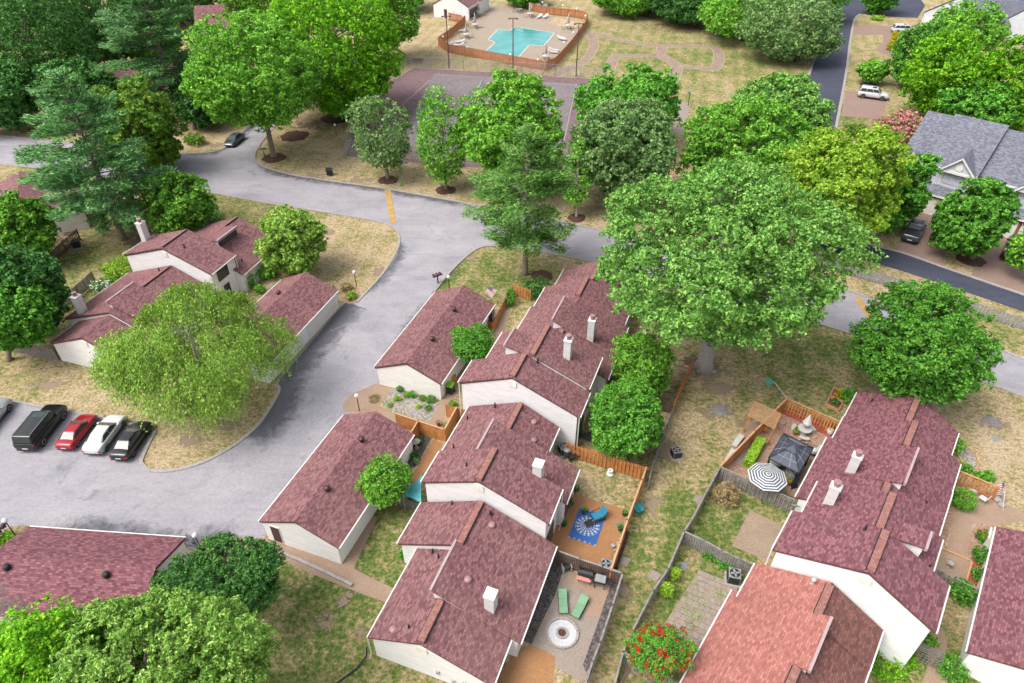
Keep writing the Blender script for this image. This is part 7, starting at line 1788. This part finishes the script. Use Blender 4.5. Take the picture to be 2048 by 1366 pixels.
for i, (u, v, rr_) in enumerate(((1405, 1205, .35), (1395, 1235, .3), (1382, 1250, .3), (1425, 1150, .4), (1440, 1190, .25), (1372, 1220, .3), (1390, 1165, .35), (1376, 1190, .3))):
    P = G(u, v); rng = np.random.default_rng(i); n_ = cap_n(240); p = rng.normal(size=(n_, 3))*np.array([rr_, rr_, .03]); p[:, 2] = np.abs(p[:, 2]) + .06
    o = link("weeds", leaves("weeds", p, rng.normal(size=(n_, 3)) + np.array([0, 0, 1.]), .06, .4, rng, LEAF['birch']), None, (P.x, P.y, 0)); o["kind"] = "stuff"
shrub("boxwood_cone", "upright yellow-green cone shrub by the low fence, upper one", (1348, 1158), .42, 1.25, 'lime', group="cone shrubs"); shrub("boxwood_cone", "upright yellow-green cone shrub by the low fence, lower one", (1331, 1192), .48, 1.4, 'lime', group="cone shrubs")
shrub("dry_shrub", "dry straw coloured shrub in the corner below the striped umbrella", (1448, 1000), 1.15, 1.5, 'straw', dens=1.3)
for i, (u, v) in enumerate(((1415, 1112), (1430, 1120), (1446, 1130), (1462, 1138))):
    shrub("liriope_clump", "strappy green border clump %s along the sagging fence" % ("first", "second", "third", "fourth")[i], (u, v), .5, .5, 'deep', "plant", "green border clumps", leaf=.1)
o = sheet("meter_box_cover", GP((1365, 1124), (1376, 1128), (1371, 1140), (1361, 1136)), .05, plain("grey_lid", (.16, .18, .20), .6), None, .05); tag(o, "dark square meter box cover beside the cone shrubs", "meter box")
dish = G(1590, 1012, 2.0); r = thing("satellite_dish", "grey satellite dish at the end of the grey board fence", "satellite dish", (dish.x, dish.y, 0)); m = MB(); m.lathe([(.03, 0), (.03, 1.9)], 7); m.build("mast", STEEL, r); m = MB(); m.lathe([(.05, 0), (.3, .05), (.42, .13), (.40, .13), (.05, .02)], 18); m.build("dish", ACG, r, (0, 0, 1.95), (-.7, .3, 0), True)
# edging bricks of the yard at the bottom edge
r = thing("brick_edging", "pale brick edging at the bottom edge below the red crape myrtle", "edging", G(1258, 1340)); bmesh_ = MB(); bmesh_.box(-.14, .14, -.09, .09, 0, .12); bme = bmesh_.mesh("brick", AGG_PINK)
for k in range(9):
    P = G(1256 + k*7, 1338 + k*4.5) - r.location; link("brick", bme, r, P, -.4)
for k in range(6):
    P = G(1255 - k*3, 1342 + k*6) - r.location; link("brick", bme, r, P, 1.1)
# entry of the right row
shrub("round_boxwood", "big round bright green shrub at the entry path", (1918, 1012), 1.0, 1.7, 'maple', dens=1.4, leaf=.09); shrub("entry_shrub", "bright shrub behind the orange entry screen", (1965, 960), .75, .9, 'maple', squash=(1.3, .8)); shrub("entry_shrub", "low green shrub left of the entry screen", (1928, 942), .7, .7, 'maple'); shrub("entry_shrub", "green shrub at the red roof's right corner", (1906, 905), .7, 1.6, 'maple')
shrub("garage_shrub", "dark green shrub against the right garage, lowest one by the corner", (1895, 1345), .95, 1.3, 'deep'); shrub("garage_shrub", "large dark green shrub below the grey gate fence", (1920, 1195), .95, 1.5, 'deep', dens=1.3); shrub("garage_shrub", "green shrub against the garage wall above the gate fence", (1953, 1155), .55, .9, 'deep'); shrub("garage_shrub", "leafy shrub against the garage wall in the middle of the bed", (1958, 1118), .7, 1.1, 'deep'); shrub("garage_shrub", "shrub beside the white slatted box on the garage", (1962, 1080), .6, 1.0, 'deep', flower=('red', .04))
sheet("garage_red_mulch", GP((1944, 1112), (1968, 1120), (1955, 1172), (1932, 1160)), .03, RED_MULCH)
r = thing("utility_cage", "white slatted box on the wall of the right garage", "cabinet", G(1975, 1092), math.radians(53))
for x in (-.55, .55):
    for y in (-.35, .35): m = MB(); m.box(x - .04, x + .04, y - .04, y + .04, 0, 1.35); m.build("post", TRIM, r)
for k in range(4): m = MB(); m.box(-.62, .62, -.38 + k*.22, -.25 + k*.22, 1.35, 1.40); m.build("slat", TRIM, r)
m = MB(); m.box(-.5, .5, -.3, .3, .02, 1.2); m.build("cabinet", LOUVER, r)
wc = small_chair(WHITEP); place(wc, True, (1962, 1003), "white wrought chair on the gravel right of the round shrub", 2.2, "white entry chairs", 1.0); place(wc, False, (1941, 990), "white wrought chair on the gravel beside the entry screen", 1.0, "white entry chairs", 1.0)
r = thing("landing_stones", "grey boulders at the end of the entry screen", "rocks", G(1997, 1000))
for k in range(7):
    a_ = k*.9; m = MB(); m.ball((.45*math.cos(a_)*(k % 3)/1.5, .45*math.sin(a_)*(k % 2 + .4), .12), .2 + .05*(k % 3), 7, 5, .7); m.build("stone", KERB, r)
r = thing("stone_pond", "small pond bed edged with tan boards on the dry lawn at right", "garden bed", G(1940, 925))
pq2 = GP((1915, 890), (1930, 893), (1950, 908), (1956, 930), (1948, 945), (1925, 928), (1910, 905))
m = MB(); m.add([p - r.location + Vector((0, 0, .05)) for p in pq2], [tuple(range(7))[::-1]]); m.build("gravel", GREYROCK, r)
for a_, b_ in zip(pq2, pq2[1:] + pq2[:1]): d = b_ - a_; m = MB(); m.box(-.04, d.length + .04, -.06, .06, 0, .2); m.build("board", WOOD_T, r, a_ - r.location, math.atan2(d.y, d.x))
a_, b_ = G(1882, 1098), G(1943, 1124)
for (p0, p1) in (((1882, 1098), (1943, 1124)), ((1943, 1124), (1930, 1168))):
    a_, b_ = G(*p0), G(*p1); d = b_ - a_; m = MB(); m.box(0, d.length, -.07, .07, 0, .14); o = m.build("timber_edge", WOOD_T, None, (a_.x, a_.y, .02), math.atan2(d.y, d.x)); tag(o, "pale timber edging along the %s of the small entry court" % ("far side" if p0[0] == 1882 else "right side"), "edging", "timber edging of the entry court")
birdbath("round stone bird bath in the small entry court", (1896, 1134), .7)
r = thing("trellis", "weathered grey trellis leaning by the white gable's lower corner", "trellis", G(1842, 1326), math.radians(-28))
for k in range(9): m = MB(); m.box(-.95 + k*.235, -.91 + k*.235, -.02, .02, .1, 1.1); m.build("upright", WOOD_G, r)
for k in range(4): m = MB(); m.box(-1.0, 1.0, -.04, -.02, .15 + k*.3, .20 + k*.3); m.build("crosspiece", WOOD_G, r)
for k in range(5): m = MB(); m.box(-1.0, 1.0, .1 + k*.14, .15 + k*.14, 1.1, 1.14); m.build("top_slat", WOOD_G, r)
shrub("ground_ivy", "sprawling green ground cover at the foot of the white gable", (1778, 1325), 1.5, .5, 'bright', squash=(1.4, .9)); shrub("ground_ivy", "green plants beside the trellis", (1860, 1285), .5, .4, 'maple')
# lawn bits
def disc(name, label, cat, px, r_, mat, h=.04):
    m = MB(); m.lathe([(r_, 0), (r_, h), (.02, h)], 18); o = m.build(name, mat, None, G(*px)); tag(o, label, cat); return o
disc("manhole_cover", "dark round manhole cover on the dry lawn at right", "manhole", (1992, 877), .38, ACG); 
def stump(label, px):
    r = thing("tree_stump", label, "stump", G(*px)); m = MB(); m.lathe([(.75, 0), (.5, .12), (.42, .22), (.05, .24)], 11); m.build("stump", plain("grey_stump", (.18, .165, .16), .95, 0, .3, 6), r)
    rr = random.Random(px[0])
    for k in range(7): t_ = k*.9 + rr.uniform(0, .4); m = MB(); m.tube([(.4*math.cos(t_), .4*math.sin(t_), .06), (1.2*math.cos(t_ + .2), 1.2*math.sin(t_ + .2), .0)], [.12, .03], 6); m.build("root", plain("grey_stump", (.3, .28, .27)), r)
stump("grey stump with roots on the dry lawn at right", (1985, 843)); stump("grey stump on the lawn left of the pergola", (1440, 820))
r = thing("rock_pile", "pale rocks piled at the foot of the giant tree", "rocks", G(1412, 738)); rr = random.Random(2)
for k in range(10): m = MB(); m.ball((rr.uniform(-1.1, 1.6), rr.uniform(-.9, .1), .14), rr.uniform(.16, .32), 7, 5, .7); m.build("rock", plain("pale_rock", (.28, .25, .21), .9, 0, .25, 5), r)
# front yard shrubs
shrub("vine_shrub", "climbing green vine on the orange fence by the flag", (1020, 606), .9, 1.7, 'deep', squash=(.6, 1.3)); shrub("arbor_vitae", "narrow dark evergreen at the garage's far corner by the walk", (980, 640), .55, 2.6, 'dark'); shrub("pine_foot_bush", "dark bush under the lone pine by the orange gate", (1075, 592), 1.5, 2.2, 'dark', dens=1.2)
rocks = [((800, 782), 'dark', .35, .6, "dark spiky plant at the rock garden's top left"), ((826, 795), 'deep', .3, .9, "slim upright plant in the middle of the rock garden"), ((795, 800), 'lime', .4, .45, "lime plant in the rock garden's left part"), ((815, 792), 'maple', .4, .5, "green plant in the rock garden's upper part"), ((845, 800), 'maple', .35, .5, "green plant beside the garage wall in the rock garden"), ((862, 804), 'deep', .45, .7, "leafy plant at the rock garden's right corner"), ((838, 815), 'lime', .3, .35, "pale lime plant in the rock garden's lower right"), ((856, 820), 'maple', .4, .45, "green clump at the rock garden's lower right edge"), ((780, 812), 'birch', .35, .3, "low plant at the rock garden's lower left"), ((748, 798), 'straw', .6, .2, "dry weeds on the paved corner by the lamp")]
for px, sp, r_, h_, lab in rocks: shrub("rock_garden_plant", lab, px, r_, h_, sp, "plant", "rock garden plants", leaf=.08)
for px, sp, r_, h_, lab in [((838, 885), 'dark', .5, .5, "dark plant above the bird bath in the mulch bed"), ((828, 912), 'dark', .45, .5, "dark plant below the bird bath in the mulch bed"), ((832, 925), 'grey', .3, .4, "grey plant low in the mulch bed"), ((906, 812), 'maple', .4, .5, "green plant at the foot of the tall gable behind the fence"), ((852, 955), 'deep', .35, .5, "small plant at the end of the orange walk"),
   ((822, 1010), 'deep', .4, .9, "dark vine at the corner of the low slat fence"), ((805, 1118), 'deep', .2, .9, "slim plant at the lower townhouse corner"),
   ((210, 585), 'dark', 1.3, 1.6, "white flowering bush behind the left row's roof"), ((240, 560), 'lime', 1.7, 2.6, "yellow-green bush left of the tall left gable"), ((265, 530), 'lime', 1.3, 2.0, "second yellow-green bush behind the tall left gable"), ((505, 575), 'deep', .7, 1.7, "round shrub at the left house's side wall"), ((520, 585), 'maple', .7, .9, "low shrub in front of the left house's side wall"), ((535, 555), 'maple', 1.4, 1.5, "wide shrub under the corner tree"), ((655, 585), 'straw', 1.0, 1.2, "brownish shrub at the left garage's far end"), ((703, 596), 'lime', .75, .8, "small round shrub in the corner bed by the lamp"), ((695, 580), 'straw', .8, .8, "thin bare shrub behind the corner bed's round shrub"),
   ((391, 288), 'magnolia', 1.7, 1.7, "round clipped shrub on the dry lawn by the side street"), ((427, 448), 'grey', 1.8, 1.3, "pale green shrub behind the left house"), ((388, 452), 'lime', 1.3, 1.3, "yellow-green shrub behind the left house's chimney"), ((410, 455), 'deep', 1.2, 1.2, "green shrub beside the yellow-green one behind the left house"),
   ((1790, 74), 'gold', 1.1, 1.1, "golden shrub nearest the upper white car"), ((1790, 82), 'gold', 1.1, 1.1, "golden shrub second along the front walk"), ((1785, 92), 'gold', 1.2, 1.2, "golden shrub third along the front walk"), ((1780, 100), 'gold', 1.2, 1.2, "golden shrub lowest along the front walk"), ((1755, 40), 'lime', 1.8, 1.0, "low green hedge under the small round tree at the top"), ((1710, 270), 'magnolia', 2.2, 1.6, "reddish shrub bed on the green lawn left of the pink bush"), ((1792, 298), 'magenta', .9, 1.2, "small magenta flowering bush below the pink one"), ((1775, 130), 'dark', 1.2, 1.0, "dark shrub by the white porch at the upper right"),
   ((925, 25), 'maple', 1.4, 1.2, "green shrub in front of the pool house"), ((935, 20), 'maple', 1.4, 1.2, "green shrub at the pool house's right side"), ((945, 15), 'maple', 1.4, 1.2, "green shrub farthest along the pool house"), ((876, 30), 'dark', .6, 1.4, "small dark cone at the pool house wall"),
   ((14, 1088), 'bright', .8, .9, "bright shrub in the bed at the left edge by the mailboxes"), ((4, 1080), 'magenta', .5, .6, "magenta flowers at the left edge by the mailboxes"), ((1318, 880), 'deep', .5, .7, "small dark shrub beside the lattice fence"), ((1690, 1000), 'deep', .01, .01, "")]:
    if lab: shrub("garden_shrub", lab, px, r_, h_, sp, "shrub", None, flower=('white', .12) if 'white flowering' in lab else None)
r = thing("white_porch", "white porch posts at the dark tree on the upper right", "porch", G(1788, 140), .2)
for k in range(4): m = MB(); m.box(k*.9, k*.9 + .12, 0, .12, 0, 2.4); m.build("post", TRIM, r)
m = MB(); m.box(-.1, 2.95, -.05, .2, 2.4, 2.6); m.build("beam", TRIM, r); m = MB(); m.box(0, 2.8, .02, .08, .8, .9); m.build("rail", TRIM, r)
r = thing("green_hydrant_marker", "small green marker on the kerb lawn between the thin trees", "marker", G(801, 372)); m = MB(); m.lathe([(.18, 0), (.18, .35), (.05, .5)], 8); m.build("marker", LIME, r)
r = thing("green_sign", "small dark green street sign at the side street corner", "sign", G(531, 320), .3); m = MB(); m.lathe([(.05, 0), (.05, 2.0)], 6); m.build("post", plain("dark_green_metal", (.01, .10, .05), .5), r); m = MB(); m.box(-.5, .5, -.02, .02, 1.8, 2.05); m.build("panel", MATS["dark_green_metal"], r)
sheet("gazebo_shed_floor", GP((1497, 840), (1530, 858), (1515, 885), (1480, 868)), .018, AGG)
print("leaf sprays", LEAFCOUNT[0], "objects", len(bpy.data.objects))
